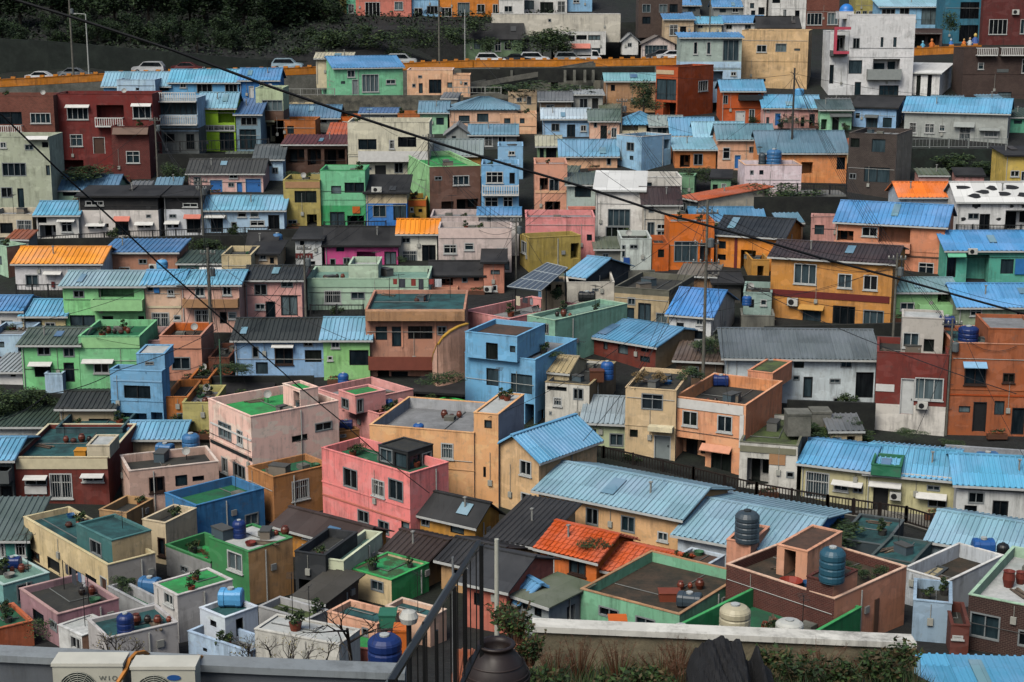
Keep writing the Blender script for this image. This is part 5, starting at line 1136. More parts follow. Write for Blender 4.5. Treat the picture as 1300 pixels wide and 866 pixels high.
H('dusky brown hut', 'under the left end of the bridge', 170, 320, None, 480, 580, '#6a5c4c', 'gf:40:gry', 'x200,500,240,540')
H('grey tin house', 'left of the small olive tree', 470, 560, None, 530, 600, '#6c7470', 'sf:30:mos', 'x490,545,520,580')
tile(960, 0)
tile(320, 636)
H('brown black roof house', 'between mustard house and mossy green roof', 640, 840, None, 282, 400, '#a8845c', 'gf:.6:#3a2e28', 'x700,282,740,310 x770,300,800,330', r=33, dep=3.6)
H('dark slate roof house', 'beside the brick pink house', 905, 1110, None, 322, 450, '#b89468', 'gf:.6:#2a2a2a', 'x960,330,1000,360', r=32, dep=3.8)
H('rusty shack', 'between garage block and mossy green roof', 225, 350, None, 480, 560, '#5c4c40', 'sf:.4:s:#3c3a34', '', r=30, dep=3)
tile(960, 636)
H('dark flat roofed house', 'under the bright blue tank', 390, 610, None, 215, 330, '#2c3a40', 'f:con:teal', 'x450,240,500,280', r=26, dep=5, ph=.15, coping='#4c5658')
H('dark teal house', 'right of the salmon and brick house', 540, 740, None, 300, 420, '#2f4e50', 'f:con:teal', '', r=30, dep=4, ph=.15, coping='#44504f')
H('small cream roofed house', 'between the salmon house and the white roof garden', 700, 810, None, 400, 520, '#3c4448', 'f:con:#b8ac88', '', r=36, dep=3, ph=.03)
H('low brown house', 'behind the dark brick house', 922, 1010, None, 600, 760, '#5a2c22', 'f:con:dark', 'W930,620,990,660', r=10, dep=3)
tile(0, 636)
H('sandstone shed', 'between the cream and beige pink houses', 480, 610, None, 60, 160, '#b08c60', 'f:con:dark', '', r=20, dep=3)

tile(960, 420)
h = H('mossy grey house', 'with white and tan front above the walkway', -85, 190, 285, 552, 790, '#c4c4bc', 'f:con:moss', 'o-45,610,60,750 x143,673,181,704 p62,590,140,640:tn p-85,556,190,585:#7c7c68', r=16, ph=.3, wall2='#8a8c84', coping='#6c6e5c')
HMO = h

tile(640, 210)
H('tan prop house', 'carrying the edge of the solar panels', 182, 292, None, 560, 625, 'bg', 'f:con:dark', 'o195,570,225,600 o245,570,275,600', D=126.5, dep=2.5, ph=.1)

tile(640, 0)
H('tangerine balcony house', 'with blue roof right of the burnt orange cube house', 1038, 1235, None, 432, 600, '#b8521c', 'gf:48:#4a9cd4', 'o1122,440,1228,474 d1105,530,1152,596:white w1170,522,1198,572 x1042,455,1070,498 R1118,452,1232,474:bk', dep=5)
# ================================================================== lean-tos and sheds in the leftover gaps between the houses
tile(0, 0, 1.0)
def proj(v):
    d = v - CAM; f = FW.dot(d); return CX + FPX * d.x / f, CY - FPX * UP.dot(d) / f
def bounds(h):
    pts = [h.C, h.C - h.a * h.L, h.C + h.b * h.Dp, h.C - h.a * h.L + h.b * h.Dp]
    b_ = [proj(p) for p in pts]; t_ = [proj(p + Vector((0, 0, h.H))) for p in pts]
    return min(x for x, y in b_), max(x for x, y in b_), min(y for x, y in t_), max(y for x, y in b_), min(p.y for p in pts), max(p.y for p in pts)
BB = [(h, bounds(h)) for h in HOUSES if h.short]
walk = [P(x, y, Dof(y)) for x, y in ((752, 584), (880, 613), (960, 633), (1050, 649), (1150, 664), (1182, 674))]
ri = random.Random(41); made = 0; SH = []
CN = [('grey', '#7c807c'), ('brown', '#5c4636'), ('cream', '#bcae8c'), ('blue', '#6a92b0'), ('pink', '#c08e86'), ('green', '#6f9a78'), ('white', '#b4b6b2'), ('ochre', '#a8803c'), ('rust', '#8a4e2c'), ('charcoal', '#3c3f40')]
RN = [('flat', 'f:con:dark'), ('tin', 'sf:.5:gry'), ('blue tin', 'sf:.5:sbl'), ('black', 'sf:.5:s:blk'), ('rusty', 'sf:.5:rst'), ('mossy', 'sf:.4:mos'), ('gabled', 'gf:.6:gry')]
for _ in range(6000):
    if made >= 110: break
    Y = ri.uniform(60, 200); X = ri.uniform(-.33, .33) * Y; w, d, hh = ri.uniform(1.8, 4.2), ri.uniform(1.8, 3.2), ri.uniform(1.6, 2.7)
    c = Vector((X, Y, ground_xy(X, Y)))
    if Y > 198: continue
    ok = True
    for h, b in BB:
        q = c + Vector((0, d / 2, 0)) - h.ctr
        if abs(q.dot(h.a)) < h.L / 2 + w / 2 + .15 and abs(q.dot(h.b)) < h.Dp / 2 + d / 2 + .15: ok = False; break
    if not ok: continue
    for p in SH:
        if abs(p[0] - X) < (p[2] + w) / 2 + .2 and abs(p[1] - Y) < 3.4: ok = False; break
    for p, q in zip(walk, walk[1:]):
        for t in (0, .25, .5, .75, 1):
            g = p.lerp(q, t)
            if abs(g.x - X) < w / 2 + 2.2 and -1.0 < (Y + d / 2) - g.y + 0 < 6: ok = False
            if abs(g.x - X) < w / 2 + 1 and abs(g.y - Y) < 4: ok = False
    if not ok: continue
    xa, yb_ = proj(c + Vector((-w / 2, 0, 0))); xb, _y = proj(c + Vector((w / 2, 0, 0))); _x, yt_ = proj(c + Vector((0, d, hh + .4)))
    if xb < 0 or xa > 1300: continue
    if (960 < xb and xa < 1090 and 225 < yb_ < 310) or (1150 < xb and 170 < yb_ < 245): continue     # the stair well and the bank stay open
    for h, b in BB:
        if b[1] < xa or b[0] > xb: continue
        if b[4] > Y and b[4] < Y + 60 and yt_ < b[3] - 5: ok = False; break     # would cover the wall of the house behind
        if b[5] < Y + d and b[0] < xa and b[1] > xb and b[2] < yt_ + 3: ok = False; break     # would be hidden
    if not ok: continue
    (cn, cc), (rn, rf) = ri.choice(CN), ri.choice(RN)
    near = min((h for h, b in BB), key=lambda h: (h.ctr - c).length)
    side = 'left of' if X < near.ctr.x - near.L * .4 else ('right of' if X > near.ctr.x + near.L * .4 else ('in front of' if Y < near.ctr.y else 'behind'))
    lab = 'small %s shed with %s roof %s the %s' % (cn, rn, side, near.short)
    if lab in USED: continue
    y0 = yb_; yt2 = proj(c + Vector((w / 2, 0, hh)))[1]; ww = xb - xa; hp = yb_ - yt2
    op = ''
    if ri.random() < .8: op += 'x%.1f,%.1f,%.1f,%.1f ' % (xa + ww * .12, yb_ - hp * .75, xa + ww * .38, yb_ - hp * .4)
    if ri.random() < .7: op += ('d' if ri.random() < .5 else 'o') + '%.1f,%.1f,%.1f,%.1f' % (xa + ww * .55, yb_ - hp * .78, xa + ww * .8, yb_) + ':' + ri.choice(['brown', 'grey', 'blue', 'black'])
    H('', '', xa, xb, None, yt2, yb_, cc, rf, op, r=ri.uniform(-8, 14), dep=d, D=Y, name='shed', cat='shed', label=lab, ph=.2, over=.15)
    SH.append((X, Y, w)); made += 1
print('sheds', made)

# black cow patches on the spotted white house
for q in HOUSES:
    if q.short == 'spotted white house': HC = q
rc2 = random.Random(6); m = MB(); k_ = HC.rs / HC.hy
def blob(fn, cx, cy, rx, ry):
    n = 14; ph = rc2.uniform(0, 6); m.add([fn(cx + rx * (1 + .25 * math.sin(3 * t * 6.283 / n + ph)) * math.cos(t * 6.283 / n), cy + ry * (1 + .2 * math.sin(2 * t * 6.283 / n + ph)) * math.sin(t * 6.283 / n)) for t in range(n)], [tuple(range(n))])
roof_pt = lambda x, y: Vector((x, -HC.hy + y, HC.Ht + y * k_ + .1)); wall_pt = lambda x, z: Vector((x, -HC.hy - .012, z))
for i in range(9): blob(roof_pt, -HC.hx + .8 + i * HC.hx * 2 / 9, rc2.uniform(.5, HC.hy - .5), rc2.uniform(.35, .75), rc2.uniform(.2, .4))
for i in range(7): blob(wall_pt, -HC.hx + .6 + i * HC.hx * 2 / 7.5, rc2.choice([.5, HC.Ht * .45, HC.Ht - .55]), rc2.uniform(.15, .32), rc2.uniform(.12, .25))
m.build('cow_patch', plain('cow_black', '#1c1e20'), HC.root)
# ================================================================== road, walls, bridge
def ribbon(name, near, far, mat, kind='structure', th=None):
    m = MB(); n = len(near)
    for i in range(n - 1): m.quad(near[i], near[i + 1], far[i + 1], far[i])
    o = m.build(name, mat)
    if kind: o['kind'] = kind
    return o
asph = patchmat('#3c3f42', '#2e3032', .5, .4, .7, kind='asphalt')
TX, TY, TK = 0, 0, 1.0
ORG = paint('#c07820', .5)
road_px = [(-30, 103, 211), (45, 99, 213), (130, 94, 216), (240, 90, 219), (340, 88, 222), (430, 84, 226), (600, 77, 230), (754, 76, 232), (866, 74, 233)]
gt = [P(x, y, d) for x, y, d in road_px]
nr = [p - Vector((0, -.1, .95)) for p in gt]; fr = [p + Vector((0, 9.5, -.95)) for p in gt]
ribbon('road', nr, fr, asph)
lm = MB()
for a_, b_ in zip(nr, nr[1:]):
    m_ = max(1, int((b_ - a_).length / 6))
    for i in range(m_):
        p = a_.lerp(b_, i / m_) + Vector((0, 4.6, .006)); q = a_.lerp(b_, (i + .5) / m_) + Vector((0, 4.6, .006)); lm.quad(p, q, q + Vector((0, .15, 0)), p + Vector((0, .15, 0)))
structure(lm.build('road_marking', plain('line', '#b0a878')))
def guard(label, pts, up=.25):
    o = wallthing('guard_wall', label, 'guard wall', pts, 0, .22, ORG, .95, 'orange guard walls', cope=plain('guard_cap', '#b8701c'))
    m = MB(); c = pts[0]
    for p, q in zip(pts, pts[1:]):
        L_ = (q - p).length; n = max(1, int(L_ / 1.6))
        for i in range(n):
            b = p.lerp(q, (i + .5) / n) - c; m.box(b.x - .3, b.y - .14, b.z + .08, b.x + .3, b.y + .14, b.z + .08 + up)
    m.build('crenel', ORG, o); return o
guard('long orange guard wall along the upper road on the left', gt[:7])
guard('orange guard wall along the upper road right of the bridge ramp', [P(600, 77, 230.2), gt[7], gt[8]])
guard('orange guard wall below the colourful figures at the top right', [P(1156, 62, 222), P(1200, 60, 222), P(1246, 58, 222)])
low = [p - Vector((0, 0, 1.0)) for p in gt]
wallthing('retaining_wall', 'stained concrete retaining wall under the long orange guard wall', 'retaining wall', low, 0, .5, conc(), 6, 'retaining walls')
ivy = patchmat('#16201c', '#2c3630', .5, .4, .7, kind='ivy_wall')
bk_ = [P(-30, 47, 222), P(60, 52, 224), P(130, 58, 226), P(240, 68, 229), P(340, 76, 232), P(420, 78, 236)]
wallthing('retaining_wall', 'dark ivy stained retaining wall behind the upper road', 'retaining wall', bk_, 0, .5, ivy, 9, 'retaining walls')
def rw(label, pts, foot=None, mat=None, th=.3, D=None, cope=None, name='retaining_wall', cat='retaining wall'):
    """pts in tile coords (x, y_top); foot = tile y of the foot of the first point"""
    d = D or Dof(ty(foot)); wp = [P(tx(x), ty(y), d + (0 if len(q) == 0 else q[0])) for x, y, *q in pts]
    f = wp[0].z - ground_z(d) + 1.0
    return wallthing(name, label, cat, wp, 0, th, mat or conc(), max(.5, f), 'retaining walls', cope)
tile(320, 0)
rw('rough stone retaining wall below the mint green house', [(150, 455), (1010, 455)], 505, patchmat('#6e6c60', '#3c3e38', 1.2, .4, .6, kind='stone'))
rw('dark concrete retaining wall right of the peach flat house', [(1000, 330), (1280, 330), (1500, 330)], 480, dkcon(), D=221)
tile(640, 0)
rw('buttressed grey wall behind the bridge columns', [(-20, 325), (240, 325), (480, 322), (720, 318)], 500, dkcon(), D=222)
for i, xx in enumerate((30, 285, 330, 380, 420)):
    rw('%s concrete buttress on the wall under the bridge' % ['leftmost slim', 'second slim', 'third slim', 'fourth slim', 'rightmost slim'][i], [(xx, 335), (xx + 12, 335)], 500, conc(), D=221, th=.8, name='buttress', cat='buttress')
# sloping bridge ramp
a0, a1 = P(590, 113, 214), P(640, 103, 218); a2, a3 = P(700, 93, 222), P(756, 84, 226)
br = empty('bridge', a1); tag(br, 'sloping concrete road bridge on square columns in the upper middle', 'bridge')
def beam(pts, dz0, dz1, dy0, dy1, nm, mt):
    m = MB()
    for p, q in zip(pts, pts[1:]):
        p, q = p - a1, q - a1
        m.add([p + Vector((0, dy0, dz0)), q + Vector((0, dy0, dz0)), q + Vector((0, dy1, dz0)), p + Vector((0, dy1, dz0)), p + Vector((0, dy0, dz1)), q + Vector((0, dy0, dz1)), q + Vector((0, dy1, dz1)), p + Vector((0, dy1, dz1))],
              [(0, 3, 2, 1), (4, 5, 6, 7), (0, 1, 5, 4), (1, 2, 6, 5), (2, 3, 7, 6), (3, 0, 4, 7)])
    return m.build(nm, mt, br)
pp = [a0, a1, a2, a3]
beam(pp, -1.0, -.2, 0, 5, 'deck', dkcon()); beam(pp, -.2, .5, 0, .2, 'parapet', patchmat('#8a887c', '#5a5a52', 1, .4, .7, kind='parapet')); beam(pp, -.2, .5, 4.8, 5, 'parapet', conc())
for x, y, d in ((704, 98, 223), (668, 103, 221), (758, 90, 226)):
    c = P(x, y, d) - a1; m = MB(); m.box(c.x - .5, c.y - .2, c.z - 6, c.x + .5, c.y + .8, c.z + .35); m.build('column', patchmat('#7c7a6e', '#565650', 1, .4, .7, kind='column'), br)
# terrace walls and dark banks between the rows
tile(0, 0)
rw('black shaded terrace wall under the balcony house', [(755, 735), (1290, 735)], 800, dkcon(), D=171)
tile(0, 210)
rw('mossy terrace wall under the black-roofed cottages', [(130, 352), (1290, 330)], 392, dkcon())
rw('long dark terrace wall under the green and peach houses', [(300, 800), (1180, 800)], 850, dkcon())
tile(320, 210)
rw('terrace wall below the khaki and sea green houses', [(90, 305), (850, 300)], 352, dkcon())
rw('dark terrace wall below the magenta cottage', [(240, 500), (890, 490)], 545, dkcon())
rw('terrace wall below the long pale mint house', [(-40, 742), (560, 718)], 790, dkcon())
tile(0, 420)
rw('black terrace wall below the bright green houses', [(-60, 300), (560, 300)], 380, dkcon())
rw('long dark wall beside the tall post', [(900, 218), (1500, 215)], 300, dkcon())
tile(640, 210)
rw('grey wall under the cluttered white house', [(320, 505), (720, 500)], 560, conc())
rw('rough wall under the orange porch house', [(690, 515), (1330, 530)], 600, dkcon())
tile(960, 0)
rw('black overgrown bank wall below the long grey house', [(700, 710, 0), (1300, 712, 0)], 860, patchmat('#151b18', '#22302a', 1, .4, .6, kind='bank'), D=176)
tile(960, 210)
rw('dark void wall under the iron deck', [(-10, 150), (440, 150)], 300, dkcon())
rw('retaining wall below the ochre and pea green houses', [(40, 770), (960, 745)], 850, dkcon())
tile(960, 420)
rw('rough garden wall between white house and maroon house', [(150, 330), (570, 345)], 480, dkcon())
rw('pale wall under the pink iron railing', [(905, 545), (1340, 575)], 640, patchmat('#a8aeb4', '#7a7e82', .8, .4, .7, kind='palewall'))
tile(640, 636)
# walkway between the houses and the brown railing
tile(0, 0, 1.0)
pr = [(752, 584), (766, 586), (880, 613), (960, 633), (1050, 649), (1150, 664), (1182, 674)]
pw_ = [P(x, y, Dof(y)) for x, y in pr]
ribbon('path', [p + Vector((0, -.25, .02)) for p in pw_], [p + Vector((1.2, 3.2, .02)) for p in pw_], patchmat('#8c8a82', '#5c5c56', .7, .4, .7, kind='paving'))
railing('long brown railing along the walkway above the long blue roofs', pw_, 1.05, plain('brown_wood', '#1c1410'), .2, 1.9, bw=.05, pw=.07)
wallthing('retaining_wall', 'dark wall carrying the long brown railing', 'retaining wall', [p + Vector((0, -.3, 0)) for p in pw_], 0, .25, dkcon(), 4, 'retaining walls')
def rl(label, pts, h=1.0, D=None, **k):
    railing(label, [P(tx(x), ty(y), (D or Dof(ty(y)))) for x, y in pts], h, **k)
tile(0, 210)
rl('black railing along the alley of black-roofed cottages', [(138, 388), (620, 358), (1282, 338)], .9, sp=.25, post=2.2)
rl('dark railing in front of the mint ruin', [(-10, 196), (400, 190)], 1.0, D=165, sp=.3, post=2.4)
rl('black lattice railing below the white house with orange roof', [(82, 636), (308, 634)], 1.2, sp=.3, post=1.5, mid=True)
tile(0, 0)
rl('thin black railing below the balcony and lime houses', [(756, 728), (1285, 712)], 1.1, D=173, sp=.35, post=2.4)
tile(320, 0)
rl('pale railing in front of the mint green house', [(150, 456), (395, 456)], .8, D=193, sp=.5, post=2, mat=plain('pale_rail', '#8a8c86'))
rl('pale railing between peach annex and bridge', [(960, 448), (1190, 448)], .8, D=193, sp=.5, post=2, mat=plain('pale_rail', '#8a8c86'))
tile(320, 210)
rl('black iron railing below the long pale mint house', [(280, 722), (532, 722)], .95, D=124, sp=.25, post=1.8)
rl('low dark railing in front of the sea green house', [(345, 300), (640, 296)], .6, D=148, sp=.3, post=1.8)
tile(960, 0)
rl('pale grey railing in front of the long grey house', [(735, 706), (1198, 706)], 1.0, D=178, sp=.4, post=2.2, mat=plain('grey_rail', '#7c8280'))
tile(960, 210)
dk = P(tx(118), ty(140), 158); dk2 = P(tx(430), ty(150), 158)
m = MB(); m.box(0, 0, -.25, (dk2 - dk).x, 4, 0); deck = m.build('deck', plain('deckslab', '#6e706c'), None, dk); tag(deck, 'grey deck slab standing over the dark stair well', 'deck')
m2 = MB(); L_ = (dk2 - dk).x
for t_ in (.15, .5, .85): m2.box(L_ * t_, .2, -6, L_ * t_ + .18, .38, -.26)
m2.build('support_post', darkm(), deck)
railing('black iron railing round the deck beside the orange house', [dk + Vector((0, .1, 0)), dk2 + Vector((0, .1, 0))], 1.15, sp=.3, post=1.6, mid=True)
sr = P(tx(85), ty(262), 156); st = empty('staircase', sr); tag(st, 'steep pale edged stairs rising beside the dark deck', 'staircase')
m = MB()
for i in range(9): m.box(i * .28, 0, i * .24, i * .28 + .3, 1.4, i * .24 + .1)
m.build('step', conc(), st)
m = MB(); m.tube([(0, -.05, .9), (2.5, -.05, 3.0)], .05, 5); m.tube([(0, 1.45, .9), (2.5, 1.45, 3.0)], .05, 5); m.build('handrail', plain('grey_rail', '#7c8280'), st)
rl('black ornamental railing in front of the spotted white house', [(955, 332), (1340, 335)], 1.0, sp=.3, post=1.6, mid=True)
tile(960, 420)
rl('black and pink railing in front of the burnt orange house', [(912, 520), (1110, 545), (1340, 578)], .95, D=108, sp=.22, post=2.0)
rl('light iron railing in front of the maroon and white house', [(546, 490), (700, 496), (872, 520)], .9, D=111, sp=.3, post=1.5, mat=plain('rail_lt', '#8c8478'))
# ================================================================== cars and figures
tile(0, 0)
def rz_(x0, y0, x1, y1): return 0
for lab, x, y, D, col, kind, hd in (
    ('white saloon car at the left end of the upper road', 205, 392, 217, '#c8cbcc', 'sedan', 1), ('grey car half hidden behind the guard wall by the blue sign post', 360, 375, 219, '#6a7074', 'sedan', 1),
    ('silver estate car parked above the sky blue house', 712, 352, 222, '#b0b4b6', 'suv', -1), ('dark red car parked above the bright blue cottage', 900, 347, 224, '#5a2a2a', 'sedan', 1),):
    car(lab, x, y, D, 0, col, kind, 0, hd)
tile(320, 0)
for lab, x, y, D, col, kind, hd in (
    ('light blue car parked left of the mint green house', 170, 335, 229, '#90a8b4', 'suv', 1), ('silver van behind the blue roof of the mint green house', 715, 312, 233, '#aab0b0', 'suv', 1),
    ('white suv parked below the grey tiled roof house', 1140, 308, 234, '#cfd2d2', 'suv', 1), ('black car nosing in right of the white suv', 1265, 305, 234, '#202428', 'sedan', 1)):
    car(lab, x, y, D, 0, col, kind, 0, hd)
tile(640, 0)
for lab, x, y, D, col, kind, hd in (
    ('pearl white suv parked below the big dark tree', 145, 304, 235, '#c4c8ca', 'suv', 1), ('grey hatchback between the suv and the white truck', 312, 303, 235, '#7c8284', 'suv', 1),
    ('small white pickup truck by the bridge end', 392, 302, 235, '#d0d3d3', 'truck', 1), ('white car in front of the little white garage', 800, 288, 236, '#cfd2d4', 'sedan', -1), ('black and white car beside the garage door', 750, 284, 239, '#3a3e42', 'sedan', -1)):
    car(lab, x, y, D, 0, col, kind, 0, hd)
# little figure statues on the wall, top right
tile(960, 0)
def statue(label, x, y, h, c1, c2, D=223.2):
    q = P(tx(x), ty(y), D); k = pxm(q) * TK; H_ = h * k; o = empty('statue', q); tag(o, label, 'statue', 'colourful figures on the orange wall')
    m = MB(); m.lathe([(0, 0), (H_ * .22, 0), (H_ * .25, H_ * .2), (H_ * .14, H_ * .62), (H_ * .08, H_ * .68), (0, H_ * .68)], n=10); m.tube([(-H_ * .12, 0, H_ * .58), (-H_ * .27, -.05, H_ * .35)], H_ * .05, 5); m.tube([(H_ * .12, 0, H_ * .58), (H_ * .27, -.05, H_ * .35)], H_ * .05, 5); m.build('body', plain('st_' + c1, c1), o)
    s = MB(); s.lathe([(0, H_ * .66), (H_ * .1, H_ * .7), (H_ * .13, H_ * .82), (H_ * .09, H_ * .94), (0, H_ * .98)], n=10); s.build('head', plain('st_' + c2, c2), o)
statue('orange statue at the left of the row on the wall', 838, 232, 48, '#c86a20', '#c88050')
statue('light blue statue left of the orange ones', 795, 232, 38, '#5aa8c8', '#8ab8c8')
statue('blue and white statue in the middle of the row', 930, 222, 38, '#3a78c0', '#c0c8d0')
statue('small orange statue beside the blue suited figure', 992, 220, 36, '#d07028', '#c8a060')
statue('blue suited statue with yellow hair at the row end', 1045, 220, 62, '#3c5c9c', '#c8b060')
statue('white statue next to the blue suited one', 1020, 220, 42, '#c0c4c4', '#b89878')
# dome, solar panels, red ring, sculpture bits
hd = None
for q in HOUSES:
    if q.short == 'white modern house': HM = q
for q in HOUSES:
    if q.short == 'white stair wing': HWg = q
c = P(tx(430), ty(60), HM.C.y + 3); k = pxm(c) * TK
H('', '', 396, 466, None, 56, 90, '#d6d8d8', 'f:con:white', '', parent=HM, D=HM.D + 2, dep=2.3, ph=.02)
m = MB(); r_ = 34 * k; m.lathe([(r_, 0), (r_ * 1.02, .1)] + [(r_ * math.cos(a * math.pi / 16), .1 + r_ * 1.05 * math.sin(a * math.pi / 16)) for a in range(0, 9)], n=20)
loc = P(tx(431), ty(58), HM.D + 3.1) - HM.root.location; m.build('dome', plain('dome_blue', '#2c78c8', .4), HM.root, loc, 0, True)
m = MB(); m.box(0, -.35, 0, 2.0, 0, .35); m.box(0, -.35, .35, .35, 0, 3.1); m.box(0, -.35, 3.1, 2.1, 0, 3.45)
m.build('red_frame', plain('rosy_frame', '#b8485a'), HWg.root, P(tx(368), ty(258), HWg.D - .9) - HWg.root.location)
tile(640, 210)
sp = P(tx(150), ty(590), 124); so_ = empty('solar_panel', sp); tag(so_, 'tilted grey solar panel array on thin posts above the pink terrace', 'solar panel')
A, B_, C_, D_ = [P(tx(x), ty(y), d) - sp for x, y, d in ((15, 580, 123), (175, 600, 121), (303, 490, 126), (205, 466, 128.5))]
m = MB(); m.quad(A, B_, C_, D_); n_ = (B_ - A).cross(D_ - A).normalized() * -.08; m.add([A, B_, C_, D_, A + n_, B_ + n_, C_ + n_, D_ + n_], [(4, 5, 6, 7), (0, 1, 5, 4), (1, 2, 6, 5), (2, 3, 7, 6), (3, 0, 4, 7)])
m.build('panel', plain('solar', '#4a5460', .3), so_)
m = MB()
for i in range(7): m.tube([A.lerp(B_, i / 6) - n_ * .3, D_.lerp(C_, i / 6) - n_ * .3], .04, 4)
for i in range(4): m.tube([A.lerp(D_, i / 3) - n_ * .3, B_.lerp(C_, i / 3) - n_ * .3], .04, 4)
m.build('panel_frame', plain('alu', '#9aa4a8', .4), so_)
for p in (A.lerp(D_, .2), B_.lerp(C_, .2), D_.lerp(C_, .3), C_.lerp(D_, .1)):
    m = MB(); m.tube([p, p - Vector((0, 0, 2.4))], .05, 5); m.build('post', darkm(), so_)
# ================================================================== tanks
def house(n):
    for q in HOUSES:
        if q.short == n: return q
    print('NO HOUSE', n)
tile(0, 210)
tank('pale blue water tank beside the brown plaster house', 776, 508, 54, 60, 'lblue', D=138)
tank('small blue tank behind the white cottage by the railing', 358, 176, 32, 34, 'lblue', D=163)
tile(320, 210)
tank('round blue tank on the white washroom house', 122, 386, 50, 64, 'bb', D=144)
tile(640, 210)
tank('navy blue tank on the khaki block roof', 309, 322, 58, 58, 'dblue', h=HKB)
tank('black tank on the grey green block', 395, 652, 80, 50, 'bk', h=HGG, kind='b')
tank('blue tank beside the vivid blue roof', 1160, 668, 46, 46, 'blue', D=124)
tile(960, 210)
tank('navy tank on the maroon and white house roof', 910, 776, 72, 58, 'dblue', D=HMW.D + 3.2, kind='b')
tile(960, 420)
tank('big dark navy tank on the burnt orange house terrace', 1012, 52, 96, 78, 'dblue', h=HBU)
tank('bright blue box tank behind the sky blue roof on the right', 1105, 626, 98, 48, 'bb', D=101, kind='b')
tile(960, 0)
tank('bright blue tank on the lilac white house', 84, 790, 72, 78, 'bb', h=HLI)
tank('grey tank left of the bright blue tank', 28, 785, 36, 64, 'gy', h=HLI)
tank('sky blue tank behind the pink terrace cottage', 206, 456, 44, 34, 'lblue', D=192)
tile(0, 420)
tank('blue tank left of the light blue tower house', 385, 432, 60, 70, 'bb', D=116)
tank('dull teal tank on the little white outhouse', 105, 500, 50, 60, 'teal', D=110)
tank('tall sky blue tank on the beige pink house', 915, 583, 86, 98, 'bb', h=HBP)
tank('squat blue tank on the beige pink house', 790, 590, 82, 54, 'bb', h=HBP, kind='b')
boxitem('crate', 'orange and blue crate on the maroon house roof', 'crate', 390, 596, 54, 32, '#c88a2a', h=house('maroon house'))
tile(320, 420)
tank('blue tank on the grey rose pink terrace roof', 437, 272, 52, 74, 'blue', h=HRT)
tank('tall blue tank beside the pink stair room', 656, 388, 32, 80, 'blue', h=house('rose pink courtyard house'))
tank('navy box tank on the tan roof cabin', 450, 470, 62, 45, 'dblue', h=HCAB, kind='b')
tank('small blue tank on the large peach house', 796, 490, 52, 50, 'blue', h=HPE)
tank('dark green tank on the vivid green terrace', 1063, 358, 50, 42, 'gy', h=HGT)
tile(640, 420)
tank('blue tank on the flaking white house', 492, 230, 62, 88, 'blue', h=HFW)
boxitem('cupboard', 'rusty brown cupboard beside the blue tank on flaking white house', 'cupboard', 442, 240, 66, 56, '#5a3420', h=HFW)
tank('navy tank on the peach orange house', 1035, 264, 74, 54, 'dblue', h=HPO, kind='b')
tile(0, 636)
tank('navy tank lying behind the cream L-shaped house', 317, 48, 76, 52, 'dblue', D=98, kind='b')
tank('navy tank on the aqua house', 62, 320, 80, 56, 'dblue', h=HAQ, kind='b')
tank('dark blue ribbed tank on the concrete white house', 602, 634, 82, 104, 'dblue', h=HCW)
tank('blue tank in the grey courtyard', 718, 425, 100, 78, 'bb', h=HGC, kind='b')
tank('dark blue tank on the green walled house', 1145, 174, 66, 88, 'dblue', h=HGW)
tank('sky blue box tank on the pale blue cabin', 1106, 502, 116, 88, 'lblue', h=HPBU, kind='b')
tile(320, 636)
boxitem('water_tank', 'dark green square tank on the peach house', 'water tank', 650, 590, 78, 66, '#2e6e58', h=HPT, dep=1.0)
tank('large dark blue netted tank near the black gate', 636, 800, 164, 172, 'dblue', D=56)
boxitem('tarp_box', 'orange cover behind the large dark blue netted tank', 'cover', 712, 740, 60, 150, '#c86a28', D=62)
tile(640, 636)
tank('big dark grey tank on the salmon tank house', 1159, 192, 118, 155, 'gy', h=HTK)
tank('cream ribbed tank with white lid on the dark green rooftop', 1100, 655, 150, 172, 'cr', D=60)
tank('small white cylinder on the dark green rooftop', 845, 640, 46, 56, 'wh', D=62)
tank('arched blue grey barrel on the mint green long house', 885, 505, 118, 70, 'gy', h=HMG, kind='b')
boxitem('crate', 'bright orange crate standing behind the white wall', 'crate', 541, 628, 82, 76, '#c8621c', D=70)
boxitem('brick_pile', 'stack of red tiles on the mint green long house', 'brick pile', 790, 470, 100, 44, '#7a3c28', h=HMG)
tile(960, 636)
tank('tall teal tank on the brick corner of the salmon house', 360, 382, 125, 170, 'teal', h=HPED)
tank('white ribbed tank on the dark green rooftop', 156, 672, 134, 112, 'wh', D=60.5)
tank('bright blue tank below the end of the walkway', 495, 172, 90, 70, 'blue', D=92, kind='b')
tank('blue double tank in the white walled roof garden', 1082, 275, 104, 100, 'blue', h=HWR, kind='b')
tank('black tank in the white walled roof garden', 1175, 292, 60, 110, 'bk', h=HWR)
boxitem('low_platform', 'dark platform under the bright blue tank below the walkway', 'platform', 500, 230, 190, 60, '#3a4448', D=91, dep=2)
for i, (x, y, w, hh, lab) in enumerate(((1205, 410, 60, 80, 'large red clay pot on the white flat roof'), (1262, 395, 50, 60, 'second clay pot with white lid on the flat roof'))):
    q = on_roof(HDB, x, y); k = pxm(q) * TK; m = MB(); r_ = w * k / 2; m.lathe([(0, 0), (r_ * .7, 0), (r_, hh * k * .5), (r_ * .85, hh * k * .9), (r_ * .95, hh * k), (r_ * .7, hh * k), (0, hh * k * .8)], n=14); o = m.build('clay_pot', plain('clay', '#6a2c20')); o.location = q; tag(o, lab, 'clay pot', 'clay pots')
q = on_roof(HSB, 165, 410); m = MB(); m.lathe([(0, 0), (.45, 0), (.6, .35), (.55, .35), (.4, .08), (0, .08)], n=16); o = m.build('basin', plain('basin', '#8a3020')); o.location = q; tag(o, 'round red basin on the salmon and brick roof', 'basin')
